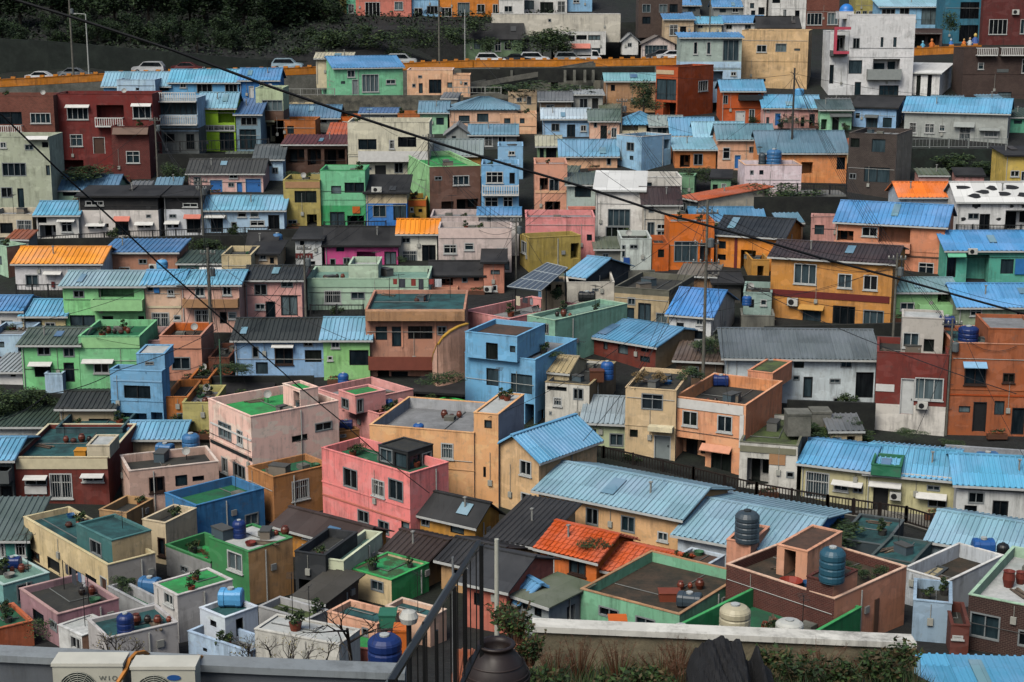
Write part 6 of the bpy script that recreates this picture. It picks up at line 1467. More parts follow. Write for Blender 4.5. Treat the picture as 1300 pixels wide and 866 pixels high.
# ---- undergrowth of the wood and bank
m = MB(); ru = random.Random(2)
for i in range(30000):
    X = ru.uniform(-100, 8); Y = ru.uniform(233 if X < -22 else 236, 305)
    if X > -22 and (Y > 262 or Y < 253): continue
    if Y < lerp(ROADL, X) + 11: continue
    z = ground_xy(X, Y) + ru.uniform(0, .9); l = ru.uniform(.16, .42)
    u = Vector((ru.gauss(0, 1), ru.gauss(0, 1), ru.gauss(0, .6))).normalized(); w = u.cross(Vector((ru.gauss(0, 1), ru.gauss(0, 1), 1))).normalized(); p = Vector((X, Y, z))
    m.add([p - u * l, p - w * l * .5, p + u * l, p + w * l * .5], [(0, 1, 2, 3)], ru.choice([0, 0, 0, 1, 1, 2]))
o = m.build('undergrowth', [leafmat('#10240f', '#09170d'), leafmat('#1a3014', '#0e2010'), leafmat('#2a3c18', '#162a16')]); tag(o, 'dark tangled undergrowth covering the wooded bank above the road', 'undergrowth', kind='stuff')
# ================================================================== poles and cables
tile(0, 0)
pole('tall grey pole beside the dark trees at the left of the road', 350, -40, 335, 217, .16)
pole('slim white street light pole over the upper road', 425, 68, 352, 217, .1, mat=plain('white_pole', '#a8aca8'), extras=False)
m = MB(); q = P(tx(424), ty(68), 217); m.tube([(0, 0, 0), (-1.5, 0, .1)], .05, 5); m.box(-1.9, -.12, .0, -1.2, .12, .14); o = m.build('lamp_arm', plain('white_pole', '#a8aca8'), bpy.data.objects['utility_pole.001'], (0, 0, (q - P(tx(425), ty(352), 217)).z))
tile(320, 0)
pole('brown utility pole with white box above the silver van', 895, -30, 280, 229, .15)
pole('thin white lamp post left of the white suv', 1018, 45, 300, 230, .08, mat=plain('white_pole', '#a8aca8'), extras=False)
tile(640, 0)
pole('grey pole between the blue roofs at the very top', 983, -60, 130, 228, .12, extras=False)
tile(960, 0)
pole('dark thin mast standing before the slate blue roof', 165, 325, 830, 172, .14, mat=plain('dark_mast', '#3a3a38'), extras=False)
tile(0, 210)
pole('grey concrete pole in front of the rose two storey house', 1012, 395, 868, 121, .16, arms=((.5, 1.2),))
tile(0, 420)
pole('slim green post beside the big pale pink house', 1060, 40, 330, 112, .06, mat=plain('green_post', '#4a7058'), extras=False)
tile(640, 210)
_, PT = pole('concrete utility pole with crossarms before the vivid blue roof', 952, 165, 960, 112, .13, arms=((3.2, 1.8), (4.6, 2.0), (1.0, 1.6)))
tile(320, 636)
pole('white concrete post behind the black iron gate', 1170, 182, 600, 50, .11, mat=plain('white_post', '#b0b2a6'), extras=False)
pole('short grey post left of the black iron gate', 962, 268, 560, 48, .06, mat=plain('grey_post', '#74787a'), extras=False)
tile(0, 0, 1.0)
def cp(pts): return [P(x, y, d) for x, y, d in pts]
cable('thick black cable sweeping across the whole village', cp([(-20, -12, 17), (100, 24.5, 17.3), (220, 64, 17.6), (340, 109, 18), (450, 147, 18.5), (560, 183, 19), (660, 214, 19.5), (746, 239, 20), (842, 271, 20.5), (960, 303, 21), (1040, 327, 21.5), (1130, 351, 22), (1215, 375, 22.5), (1320, 404, 23)]), .0165, n=2)
cable('second black cable falling from the left edge to the pink house', cp([(-10, 134, 26), (72, 214, 27), (127, 264, 28), (200, 333, 30), (268, 393, 33), (320, 438, 36), (375, 487, 40), (431, 533, 44), (475, 572, 50), (545, 626, 60)]), .016, n=2)
cable('grey cable crossing low over the dark tree', cp([(-10, 536, 60), (60, 500, 66), (150, 470, 75), (275, 418, 95)]), .02, sag=.2)
for i, (a_, b_, l_, s_) in enumerate((((895, 330, 112), (1290, 500, 60), 'thin wire from the concrete pole to the right edge', .6), ((893, 335, 112), (740, 560, 90), 'thin wire dropping left from the concrete pole', .8),
        ((895, 345, 112), (1215, 400, 125), 'wire from the concrete pole towards the maroon house', 1.0), ((270, 330, 121), (440, 430, 112), 'wire from the left pole over the faded blue house', .5),
        ((893, 350, 112), (620, 530, 96), 'wire from the concrete pole towards the peach tower', 1.2), ((270, 325, 121), (0, 415, 118), 'wire from the left pole to the left edge', .9),
        ((557, 5, 229), (893, 300, 113), 'long wire from the brown pole to the concrete pole', 3), ((1003, 92, 172), (1300, 120, 180), 'wire from the dark mast across the white shed', 1),
        ((1003, 95, 172), (700, 60, 225), 'wire from the dark mast towards the upper road', 2))):
    cable(l_, cp([a_, b_]), .02, sag=s_)
# ================================================================== trees and shrubs
rnd = random.Random(3)
tile(0, 0, 1.0)
n = 0
WHERE = ['at the far left', 'above the white car', 'behind the street light', 'above the silver car', 'left of the olive house', 'on the bank below the pink house', 'near the grey tiled house']
spots = []
for D, yb in ((240, 66), (244, 54), (252, 38), (264, 20), (280, -2), (300, -30), (325, -60)):
    for x in range(-30, 430 if yb > 10 else 470, 30):
        spots.append((x + rnd.uniform(-14, 14), yb + rnd.uniform(-6, 6) + (max(0, x - 200) * .07), D + rnd.uniform(-4, 4), rnd.uniform(6.5, 10) if yb < 50 else rnd.uniform(3, 5)))
for k, (x, y, D, hh) in enumerate(spots):
    q = P(x, y, D); w = hh * rnd.uniform(.85, 1.15)
    tree('dark broadleaf tree in the dense wood behind the upper road', q, hh, w, k, name='forest_tree', group='trees of the dark wood', dense=1.1, leafk=1.25, mats=[leafmat('#122a12', '#0a1a0e'), leafmat('#1d3814', '#112412'), leafmat('#2e461c', '#1a3016')])
for k, (x, y, w, hh) in enumerate(((447, 62, 50, 38), (490, 66, 60, 42), (540, 64, 50, 36), (585, 60, 50, 36), (620, 66, 40, 30), (410, 66, 50, 44), (520, 50, 50, 30), (460, 45, 50, 26), (570, 45, 44, 24), (380, 74, 40, 26), (505, 74, 46, 22), (605, 40, 50, 30))):
    shrub('dark green bush on the bank under the pink and orange houses', x, y + 8, w, hh, D=244 - y * .1 + k % 3, seed=k, group='bushes on the bank', dense=.5, leafk=1.3)
tile(640, 0)
tree('big dark round tree in front of the long cream hall', P(tx(185), ty(292), 240), 5.0, 9.5, 1, dense=1.3)
tree('second dark tree overlapping the white house with pink awning', P(tx(285), ty(292), 240), 3.2, 4.2, 2)
tree('olive tree between orange cube house and tan house', P(tx(665), ty(560), 190), 4.2, 4, 3)
tile(640, 210)
shrub('dense round bush beside the lilac house', 900, 110, 165, 90, D=165, seed=1, dense=.8, leafk=1.1)
shrub('low bush right of the dense round bush', 1085, 115, 110, 60, D=166, seed=2)
tile(960, 0)
tree('ivy hanging over the blue house at the top right', P(tx(925), ty(190), 216), 4.6, 2.6, 2, name='ivy', cat='ivy', trunk=False, leafk=1.6, dense=.4)
shrub('dark thicket under the long grey house', 950, 840, 260, 120, D=174, seed=0, dense=.8, leafk=1.2)
shrub('dark thicket at the foot of the dark brick townhouse', 1110, 860, 200, 110, D=173, seed=3, dense=.8, leafk=1.2)
tile(0, 0)
shrub('dark green thicket below the dark red house', 400, 880, 290, 110, D=165, seed=1, dense=.8, leafk=1.2)
shrub('hanging dark greenery below the balcony house', 840, 900, 180, 130, D=168, seed=2, dense=.8, leafk=1.2)
tile(0, 210)
shrub('leafy bush above the cream balcony house', 1000, 425, 220, 90, D=147, seed=1, dense=.8, leafk=1.2)
shrub('weedy hedge behind the orange roof', 620, 372, 160, 36, D=150, seed=2)
tile(0, 420)
for k, (x, y, w, hh, D, lab) in enumerate(((60, 450, 240, 190, 109, 'big dark tree at the left edge below the white hut'), (190, 400, 180, 150, 110, 'dark tree left of the tan house roof'), (-10, 380, 120, 140, 111, 'dark tree cut by the left edge'))):
    q = P(tx(x), ty(y), D); kk = pxm(q) * TK; tree(lab, q, hh * kk * 1.1, w * kk, k, trunk=False, dense=1.0, leafk=1.2)
shrub('small green shrub in the light blue planter', 1180, 150, 70, 30, D=118, seed=0)
tile(640, 420)
tile(640, 420)
shrub('green creeper on the straw beige house roof', 880, 245, 150, 80, h=HST, seed=1, dense=.5)
for i, (x, w) in enumerate(((650, 100), (735, 90))):
    shrub(['left heap of dry straw on the straw beige roof', 'right heap of dry straw on the straw beige roof'][i], x, 262, w, 80, h=HST, seed=i, name='straw_heap', cat='straw heap', group='straw heaps', mats=[leafmat('#8a744c', '#6a5a3c')], dense=.5)
shrub('green creeper on the light blue house', 235, 128, 110, 30, h=HLB, seed=2, dense=.35)
shrub('weeds on the mossy low house', 150, 480, 90, 40, D=105, seed=0)
tile(960, 420)
for i, (x, y, w, hh) in enumerate(((230, 430, 130, 90), (330, 470, 150, 100), (430, 440, 130, 110), (520, 480, 110, 70))):
    shrub(['mossy weeds in the ruined garden, leftmost clump', 'ruined garden weeds, second clump from the left', 'tallest grey green clump in the ruined garden', 'last clump of weeds beside the maroon house'][i], x, y + 75, w * 1.2, hh * 1.1, D=105.2 - i % 2 * .8, seed=i, dense=.8, mats=None)
boxitem('wall_stub', 'grey concrete block ruin in the overgrown garden', 'concrete block', 300, 500, 90, 130, '#6a6c66', D=105.8, mat=conc(), dep=1.5)
boxitem('cistern', 'square concrete cistern with white paint strokes', 'cistern', 195, 490, 110, 110, '#55574c', D=HMO.D + 3, mat=conc(), dep=1.5)
tile(0, 636)
shrub('wild plants in the grey courtyard', 590, 430, 130, 90, h=HGC, seed=1, dense=.7)
for i, (x, y) in enumerate(((925, 235), (965, 250), (985, 262), (945, 215))):
    shrub(['red flowering plant at the front of the green terrace', 'red plant in the middle of the green terrace', 'rightmost red plant on the green terrace', 'rear red plant on the green terrace'][i], x, y + 10, 44, 40, h=HGR, seed=i, name='flowering_plant', cat='plant', group='red plants on the green terrace', mats=[leafmat('#8a2c1c', '#5a2418'), leafmat('#2c5a2c', '#1c3c20')], dense=.25)
tree('bare yellowish shrub at the corner of the mauve house', P(tx(195), ty(690), 62), 1.6, 1.3, 1, name='shrub', cat='shrub', trunk=False, dense=.2, leafk=1.4, mats=None)
tile(960, 636)
for i, (x, y, w, hh) in enumerate(((460, 360, 80, 60), (520, 385, 90, 70), (590, 375, 90, 80), (430, 330, 70, 50))):
    shrub(['roof garden bush by the teal tank', 'roof garden bush in the middle', 'largest roof garden bush on the salmon house', 'rear roof garden bush'][i], x, y, w, hh, h=HSB, seed=i, dense=.5)
tile(320, 210)
shrub('balcony plants above the khaki house', 210, 72, 110, 50, D=162, seed=1, dense=.5)
shrub('flower bed in front of the white cottage with orange roof', 715, 470, 70, 40, D=141, seed=2, mats=None)
shrub('dark plants behind the long pale mint house', 360, 540, 190, 60, D=140, seed=0, dense=.6)
tile(320, 420)
shrub('potted plants along the brown salmon balcony', 800, 125, 150, 50, D=119, seed=1, dense=.5)
shrub('plants in the corner of the pink terrace', 515, 585, 90, 50, h=HPK, seed=2, dense=.4)

tile(0, 0)
pole('grey utility pole beside the light blue balcony house', 752, 560, 800, 169, .11, arms=((.4, 1.2),))
pole('grey utility pole at the right end of the cream two storey house', 1165 + 1205 - 320, 640, 900, 160, .11, arms=((.4, 1.2),))
tile(0, 210)
pole('grey utility pole between black-roofed and powder blue cottages', 972, 60, 350, 148, .11, arms=((.4, 1.2), (1.1, 1.0)))
tile(640, 0)
pole('grey utility pole in front of the peach door house', 560, 470, 700, 178, .11, arms=((.4, 1.2),))
tile(960, 210)
pole('grey utility pole between the ochre and pea green houses', 655, 420, 800, 118, .11, arms=((.5, 1.4),))
tile(320, 210)
pole('grey utility pole at the left end of the long pale mint house', 258, 380, 740, 126, .11, arms=((.4, 1.2), (1.2, 1.0)))
pole('thin pole beside the pale pink grey house', 1262, 250, 520, 138, .09, arms=((.4, 1.0),))
tile(0, 420)
tile(960, 420)
pole('grey utility pole beside the maroon and white house', 905, -60, 500, 107, .1, arms=((.5, 1.4),))
rw_ = random.Random(21); PL = [o for o in bpy.data.objects if o.name.startswith('utility_pole') and o.parent is None and any(c.name.startswith('shaft') for c in o.children)]
tops = []
for o in PL:
    sh = [c for c in o.children if c.name.startswith('shaft')][0]; zt = max(v.co.z for v in sh.data.vertices); tops.append((o, o.location + Vector((0, 0, zt - .5))))
nw = 0
for o, t in tops:
    if not 95 < t.y < 200: continue
    near = sorted([h for h in HOUSES if h.short and 3 < (h.ctr - t).length < 30], key=lambda h: (h.ctr - t).length + rw_.uniform(0, 8))[:5]
    for h in near:
        e = Vector((h.C.x, h.C.y - .1, h.C.z + h.H - .1)) - h.a * rw_.uniform(0, h.L)
        l_ = 'service wire sagging to the eaves of the ' + h.short
        if l_ in USED: continue
        cable(l_, [t + Vector((rw_.uniform(-.5, .5), 0, rw_.uniform(-.6, .2))), e], .017, sag=rw_.uniform(.3, 1.0), n=8); nw += 1
ts = sorted([t for o, t in tops if 95 < t.y < 200], key=lambda v: v.x)
names = ['lowest', 'second', 'third', 'fourth', 'fifth', 'sixth', 'seventh', 'eighth', 'ninth', 'tenth', 'eleventh', 'twelfth', 'thirteenth', 'fourteenth', 'fifteenth', 'sixteenth']
for i, (a_, b_) in enumerate(zip(ts, ts[1:])):
    for j in range(3):
        cable('%s strand of the cable bundle in span %s from the left edge' % (['top', 'middle', 'bottom'][j], names[i + 1] if i else 'one'), [a_ + Vector((.2 * j - .2, 0, -.35 * j)), b_ + Vector((.2 * j - .2, 0, -.35 * j))], .018, sag=1.0 + .3 * j, n=12)

tile(960, 420)
for i, (x, y, w, hh, lab) in enumerate(((360, 505, 110, 60, 'dull green scrub before the garden wall'), (250, 515, 100, 60, 'scrub beside the concrete block'), (470, 500, 90, 90, 'vine clump climbing the garden wall'), (930, 560, 160, 40, 'ground ivy under the pink railing'), (740, 505, 160, 36, 'weeds below the light iron railing'))):
    shrub(lab, x, y, w, hh, D=104.5, seed=i + 1, dense=.7, leafk=1.2)
tile(0, 0, 1.0)
for i, (x, y, w, hh, D, lab) in enumerate(((612, 452, 60, 22, 122, 'dark shrub behind the light blue house roof'), (905, 452, 60, 26, 116, 'green shrub behind the peach orange house'), (560, 492, 60, 20, 108, 'low ivy between the pink and green terraces'),
        (300, 478, 60, 18, 113, 'ivy on the long dark wall by the slim post'), (1000, 268, 90, 40, 158, 'dark shrub in the stair well of the iron deck'), (900, 300, 80, 22, 150, 'weeds on the wall under the orange porch house'), (820, 145, 60, 22, 196, 'scrub beside the burnt orange cube house'),
        (660, 128, 110, 26, 205, 'scrub under the bridge deck'), (730, 135, 90, 30, 204, 'darker scrub between the bridge columns'), 
        (1010, 160, 120, 26, 196, 'bushes below the big beige house'), (880, 236, 60, 26, 166, 'small bush left of the lilac house'), (1050, 690, 120, 30, 88, 'dark bush under the end of the walkway'), (760, 700, 50, 20, 84, 'weeds behind the orange tiled roof'))):
    shrub(lab, x, y, w, hh, D=D, seed=i, dense=.7, leafk=1.2)

tile(320, 420)
cw_ = [P(tx(x), ty(y), d) for x, y, d in ((868, 150, 113.6), (874, 105, 113.2), (888, 66, 113.0), (912, 32, 113.1), (945, 4, 113.4), (985, -18, 113.9), (1030, -32, 114.6))]
wallthing('curved_wall', 'curved sand pink stair wall with yellow rim beside the brown salmon house', 'wall', cw_, 0, .2, paint('#c8a08c', .5), 4.5, None, cope=plain('yellow_rim', '#b08a34'))
# ================================================================== small things on and around the houses
rnd = random.Random(11)
def front_point(h, t, out=.5, side='F'):
    return h.C - h.a * (h.L * (1 - t)) - h.b * out if side == 'F' else h.C + h.b * (h.Dp * t) + h.a * out
for h in HOUSES:
    if not h.short or h.D > 200 or h.L < 1.5: continue
    k = rnd.random(); flat = h.flat
    u = rnd.random()
    if flat and h.D > 58:
        q = h.ctr + h.a * rnd.uniform(-.3, .3) * h.L + h.b * rnd.uniform(-.1, .3) * h.Dp; q = Vector((q.x, q.y, h.zroof))
        if k < .35:
            o = empty('antenna', q, rnd.uniform(0, 3)); tag(o, 'thin television aerial on the ' + h.short, 'antenna', 'roof aerials')
            m = MB(); m.tube([(0, 0, 0), (0, 0, 2.2)], .02, 4); m.build('mast', darkm(), o)
            m = MB(); m.tube([(-.5, 0, 2.1), (.5, 0, 2.1)], .012, 4)
            for j in range(6): m.tube([(-.45 + j * .18, -.25, 2.1), (-.45 + j * .18, .25, 2.1)], .01, 4)
            m.build('element', darkm(), o)
        elif k < .5 and h.D > 95:
            o = empty('satellite_dish', q); tag(o, 'grey satellite dish on the ' + h.short, 'satellite dish', 'satellite dishes')
            m = MB(); m.tube([(0, 0, 0), (0, 0, .5)], .03, 5); m.build('mast', darkm(), o)
            b = MB(); b.lathe([(0, 0), (.15, .02), (.28, .09), (.28, .105), (.15, .035), (0, .02)], n=12); T = Matrix.Translation((0, 0, .6)) @ Matrix.Rotation(R(65), 4, 'X'); b.v = [tuple(T @ Vector(v)) for v in b.v]; b.build('reflector', plain('dish', '#9a9c98'), o)
        for j in range(rnd.choice([0, 1, 2, 2])):
            q2 = h.ctr + h.a * rnd.uniform(-.42, .42) * h.L + h.b * rnd.uniform(-.35, .4) * h.Dp; q2.z = h.zroof
            if u < .6:
                o = empty('potted_plant', q2); tag(o, ('green plant in a pot on the roof of the ' if j == 0 else 'second pot plant on the roof of the ') + h.short, 'potted plant', 'potted plants')
                s_ = rnd.uniform(.22, .4); m = MB(); m.lathe([(0, 0), (s_ * .6, 0), (s_ * .8, s_), (s_ * .7, s_), (0, s_ * .9)], n=10); m.build('pot', plain('pot_' + '#7a3c28' if u < .3 else 'pot_dk', '#7a3c28' if u < .3 else '#3c3c3a'), o)
                key = ('pp', j)
                if key not in CR: CR[key] = crown_mesh('foliage', 1, 1, 1, 260, .2, 70 + j, leafs(), 6)
                c = bpy.data.objects.new('foliage', CR[key]); COL.objects.link(c); c.parent = o; c.scale = (s_ * 1.1, s_ * 1.1, s_ * 1.2); c.location = (0, 0, s_ * 1.9)
            elif h.D > 80:
                o = empty('storage_box', q2, rnd.uniform(0, 3)); tag(o, ('grey storage box on the roof of the ' if j == 0 else 'second storage box on the roof of the ') + h.short, 'box', 'rooftop boxes')
                w = rnd.uniform(.3, .6); col = rnd.choice(['#6a6c68', '#4a5a62', '#7c7468'])
                m = MB(); m.box(-w, -w * .6, 0, w, w * .6, w); m.build('body', plain('sb' + col, col), o); m = MB(); m.box(-w - .03, -w * .6 - .03, w, w + .03, w * .6 + .03, w + .06); m.build('lid', plain('sbl', '#4c4e4c'), o)
    # at the foot of the wall: a shrub, pots or a gas bottle
    if h.r < 20 and rnd.random() < .55 and h.D > 90:
        q = front_point(h, rnd.uniform(.1, .9), .7); q.z = max(q.z, ground_z(q.y)) - .05
        if rnd.random() < .5:
            key = ('sh', 0)
            if key not in CR: CR[key] = crown_mesh('crown', 1, 1, 1, 700, .11, 31, leafs(), 8)
            o = empty('shrub', q, rnd.uniform(0, 6)); tag(o, 'small dark shrub at the foot of the ' + h.short, 'shrub', 'shrubs')
            s_ = rnd.uniform(.5, .9); c = bpy.data.objects.new('crown', CR[key]); COL.objects.link(c); c.parent = o; c.scale = (s_ * 1.4, s_ * .8, s_ * .8); c.location = (0, 0, s_ * .6)
        else:
            o = empty('flower_box', q); tag(o, 'long planter box in front of the ' + h.short, 'planter', 'planters')
            m = MB(); m.box(-.7, -.18, 0, .7, .18, .35); m.build('box', plain('planter', '#5c3c2c'), o)
            key = ('fl', 0)
            if key not in CR: CR[key] = crown_mesh('foliage', 1, 1, 1, 300, .14, 37, leafs() + [leafmat('#a83c2c', '#7a2c24')], 7)
            c = bpy.data.objects.new('foliage', CR[key]); COL.objects.link(c); c.parent = o; c.scale = (.75, .25, .28); c.location = (0, 0, .5)
rc_ = random.Random(17)
for h in HOUSES:
    if not h.short or not h.flat or not 56 < h.D < 140 or h.L < 2 or h.Dp < 2: continue
    def spot():
        q = h.ctr + h.a * rc_.uniform(-.4, .4) * h.L + h.b * rc_.uniform(-.38, .4) * h.Dp; q.z = h.zroof; return q
    if rc_.random() < .42:
        q0 = spot()
        for j, nm in enumerate(rc_.sample(['large', 'middle sized', 'small', 'squat', 'dark'], rc_.choice([2, 3, 4]))):
            q = q0 + Vector((j * .5, rc_.uniform(-.15, .15), 0)); r_ = {'large': .25, 'middle sized': .2, 'small': .14, 'squat': .22, 'dark': .18}[nm]; hh = r_ * (1.4 if nm == 'squat' else 2.2)
            if abs((q - h.ctr).dot(h.a)) > h.L / 2 - .4: continue
            m = MB(); m.lathe([(0, 0), (r_ * .6, 0), (r_, hh * .45), (r_ * .9, hh * .75), (r_ * .6, hh * .92), (r_ * .66, hh), (r_ * .5, hh), (0, hh * .9)], n=12)
            c_ = {'large': '#5a2c1e', 'middle sized': '#6a3424', 'small': '#7a3c28', 'squat': '#4a2a20', 'dark': '#2c2420'}[nm]; o = m.build('clay_jar', plain('jar' + c_, c_, .4)); o.location = q
            tag(o, nm + ' clay jar on the roof of the ' + h.short, 'jar', 'clay jars on the roofs')
    if rc_.random() < .3 and h.L > 3.5:
        q = h.ctr + h.b * rc_.uniform(-.2, .3) * h.Dp; q.z = h.zroof; w = h.L * .32; o = empty('laundry_line', q, h.rz); tag(o, 'laundry line with drying clothes on the roof of the ' + h.short, 'laundry line', 'laundry lines')
        m = MB(); m.tube([(-w, 0, 0), (-w, 0, 1.6)], .025, 5); m.build('post', darkm(), o); m = MB(); m.tube([(w, 0, 0), (w, 0, 1.6)], .025, 5); m.build('post', darkm(), o)
        m = MB(); m.tube([(-w, 0, 1.55), (0, 0, 1.48), (w, 0, 1.55)], .012, 4); m.build('line', darkm(), o)
        x = -w + .3
        while x < w - .5:
            cw = rc_.uniform(.3, .6); ch = rc_.uniform(.4, .9); m = MB()
            for s_ in range(4): 
                xa, xb = x + cw * s_ / 4, x + cw * (s_ + 1) / 4; ya, yb_ = .03 * math.sin(s_ * 2.1), .03 * math.sin((s_ + 1) * 2.1); m.quad((xa, ya, 1.5 - ch), (xb, yb_, 1.5 - ch), (xb, yb_ * .3, 1.5), (xa, ya * .3, 1.5))
            cc = rc_.choice(['#b8bcc0', '#4a6a8c', '#8c3a34', '#c8c0a8', '#3c4048', '#a8889a']); m.build('cloth', plain('cloth' + cc, cc, .9), o); x += cw + rc_.uniform(.08, .5)
    if rc_.random() < .4:
        q = spot(); o = empty('plank_pile', q, rc_.uniform(0, 3)); tag(o, 'loose pile of planks on the roof of the ' + h.short, 'planks', 'plank piles')
        for j in range(5):
            m = MB(); L_ = rc_.uniform(.8, 1.6); m.box(-L_ / 2, -.06, 0, L_ / 2, .06, .04); p = m.build('plank', plain('plank%d' % (j % 2), ['#5c5044', '#7a705e'][j % 2]), o, (rc_.uniform(-.1, .1), j * .11 - .25, .04 * (j % 3)), rc_.uniform(-.2, .2))
    if rc_.random() < .35:
        q = spot(); m = MB(); cc = rc_.choice(['#2c5c8c', '#7a2c24', '#3c6a4c', '#8a8a84']); m.lathe([(0, 0), (.22, 0), (.3, .22), (.27, .22), (.2, .04), (0, .04)], n=14); o = m.build('basin', plain('basin' + cc, cc, .5)); o.location = q; tag(o, 'plastic basin left on the roof of the ' + h.short, 'basin', 'basins')
# ================================================================== foreground
tile(0, 0, 1.0)
def F(x, y, D): return P(x, y, D)
gw = [F(-60, 831, 18.6), F(340, 850, 18.6), F(515, 857, 18.6)]
wallthing('parapet_wall', 'grey parapet wall with pale coping along the bottom left', 'wall', gw, 0, .22, paint('#4c5258', .4), 3.2, None, cope=paint('#7c8488', .4))
def bigac(label, x0, x1, yt, D, badge):
    a = F(x0, yt, D); b = F(x1, yt, D); w = (b - a).x; hgt = .62; o = empty('air_conditioner', Vector((a.x, a.y, a.z - hgt))); tag(o, label, 'air conditioner', 'air conditioner units')
    m = MB(); m.box(0, 0, 0, w, .32, hgt); m.build('casing', plain('ac_cream', '#b6b6a8', .5), o)
    m = MB(); m.box(-.012, -.014, hgt - .03, w + .012, .33, hgt + .012); m.build('top_cover', plain('ac_top', '#c4c4b8', .5), o)
    cx, cz, r_ = w * .36, hgt * .45, .24
    m = MB(); m.lathe([(0, .0), (r_, .0), (r_, .012), (0, .012)], n=28); m.v = [(cx + p[0], -.004 - p[2], cz + p[1]) for p in m.v]; m.build('fan_opening', plain('fan_dark', '#2a3430'), o)
    m = MB()
    for j in range(9):
        rr = r_ * (j + 1) / 9; pts = [(cx + rr * math.cos(t * math.pi / 14), -.022, cz + rr * math.sin(t * math.pi / 14)) for t in range(29)]; m.tube(pts, .004, 4)
    for j in range(12):
        a_ = j * math.pi / 6; m.tube([(cx + .04 * math.cos(a_), -.024, cz + .04 * math.sin(a_)), (cx + r_ * math.cos(a_), -.024, cz + r_ * math.sin(a_))], .004, 4)
    m.build('fan_grille', plain('ac_grill', '#9a9c90', .5), o)
    m = MB(); m.box(w * .78, -.016, .06, w * .94, -.004, hgt * .5)
    for j in range(5): m.box(w * .79, -.024, .1 + j * .035, w * .93, -.016, .112 + j * .035)
    m.build('side_panel', plain('ac_panel', '#a4a498', .5), o)
    if badge == 'oval':
        m = MB(); m.lathe([(0, 0), (1, 0), (1, .006), (0, .006)], n=24); m.v = [(w * .67 + p[0] * .085, -.006 - p[2], hgt * .78 + p[1] * .036) for p in m.v]; m.build('badge', plain('badge_blue', '#24508c', .4), o)
    else:
        cu = bpy.data.curves.new('lettering', 'FONT'); cu.body = 'W I O'; cu.size = .085; cu.extrude = .002; t = bpy.data.objects.new('lettering', cu); COL.objects.link(t); t.parent = o; t.location = (w * .66, -.008, hgt * .66); t.rotation_euler = (R(90), 0, 0); cu.materials.append(plain('letter_grey', '#6c7068')); dg_ = bpy.context.evaluated_depsgraph_get(); me = bpy.data.meshes.new_from_object(t.evaluated_get(dg_)); t2 = bpy.data.objects.new('lettering', me); COL.objects.link(t2); t2.parent = o; t2.location = t.location; t2.rotation_euler = t.rotation_euler; bpy.data.objects.remove(t); t2.name = 'lettering'
    return o
bigac('left cream air conditioner with grey letters on the parapet wall', 66, 155, 843, 17.9, 'w')
bigac('right cream air conditioner with blue oval badge on the parapet wall', 166, 247, 847, 17.9, 'oval')
cable('orange insulated pipe looping over the wall between the air conditioners', cp([(190, 832, 18.75), (183, 828, 18.6), (172, 830, 18.3), (164, 838, 18.1), (160, 850, 17.95), (150, 866, 17.8), (148, 880, 17.8)]), .03, 'insulated_pipe', mat=plain('pipe_orange', '#b8772c'), n=4)['category'] = 'pipe'
cable('short orange pipe behind the right air conditioner', cp([(258, 835, 18.75), (252, 834, 18.6), (246, 842, 18.2), (243, 852, 18.0)]), .03, 'insulated_pipe', mat=plain('pipe_orange', '#b8772c'), n=4)['category'] = 'pipe'
# white wall and planted bed on the right
ww = [F(676, 797, 22), F(980, 810, 22), F(1160, 818, 22)]
wallthing('garden_wall', 'white topped low wall behind the weeds', 'wall', ww, 0, .24, patchmat('#7c745e', '#3c3a2e', 1.5, .4, .7, kind='gardenwall'), 3, None, cope=paint('#c6c6be', .8))
zb = F(800, 842, 21.8).z
m = MB(); nx, ny = 60, 10; x0, x1, y0, y1 = .0, 5.9, 15.5, 21.85
rb_ = random.Random(5)
vs = [(x0 + (x1 - x0) * i / nx, y0 + (y1 - y0) * j / ny, zb - .1 + rb_.uniform(-.05, .05) + (y1 - (y0 + (y1 - y0) * j / ny)) * .25) for j in range(ny + 1) for i in range(nx + 1)]
m.add(vs, [(j * (nx + 1) + i, j * (nx + 1) + i + 1, (j + 1) * (nx + 1) + i + 1, (j + 1) * (nx + 1) + i) for j in range(ny) for i in range(nx)])
structure(m.build('soil', patchmat('#2a221c', '#1a1c16', 3, .4, .6, kind='soil')))
def bedz(y): return zb - .1 + (21.85 - y) * .25
gm = [leafmat('#26401a', '#152812'), leafmat('#3a5420', '#243a18'), leafmat('#4e4424', '#382e1c')]
m = MB(); rg = random.Random(8)
for i in range(5200):
    x = rg.uniform(.1, 5.8); y = rg.uniform(18.2, 21.7); z = bedz(y) - .02; l = rg.uniform(.08, .3) * (1.6 if rg.random() < .15 else 1); a = rg.uniform(0, 6.28); dx, dy = math.cos(a) * l * .5, math.sin(a) * l * .5; w = .008
    m.add([(x - w, y, z), (x + w, y, z), (x + dx, y + dy, z + l)], [(0, 1, 2)], rg.choice([0, 0, 1, 2]))
o = m.build('grass', gm); tag(o, 'weedy grass and dry stems growing in the bed behind the white wall', 'grass', kind='stuff')
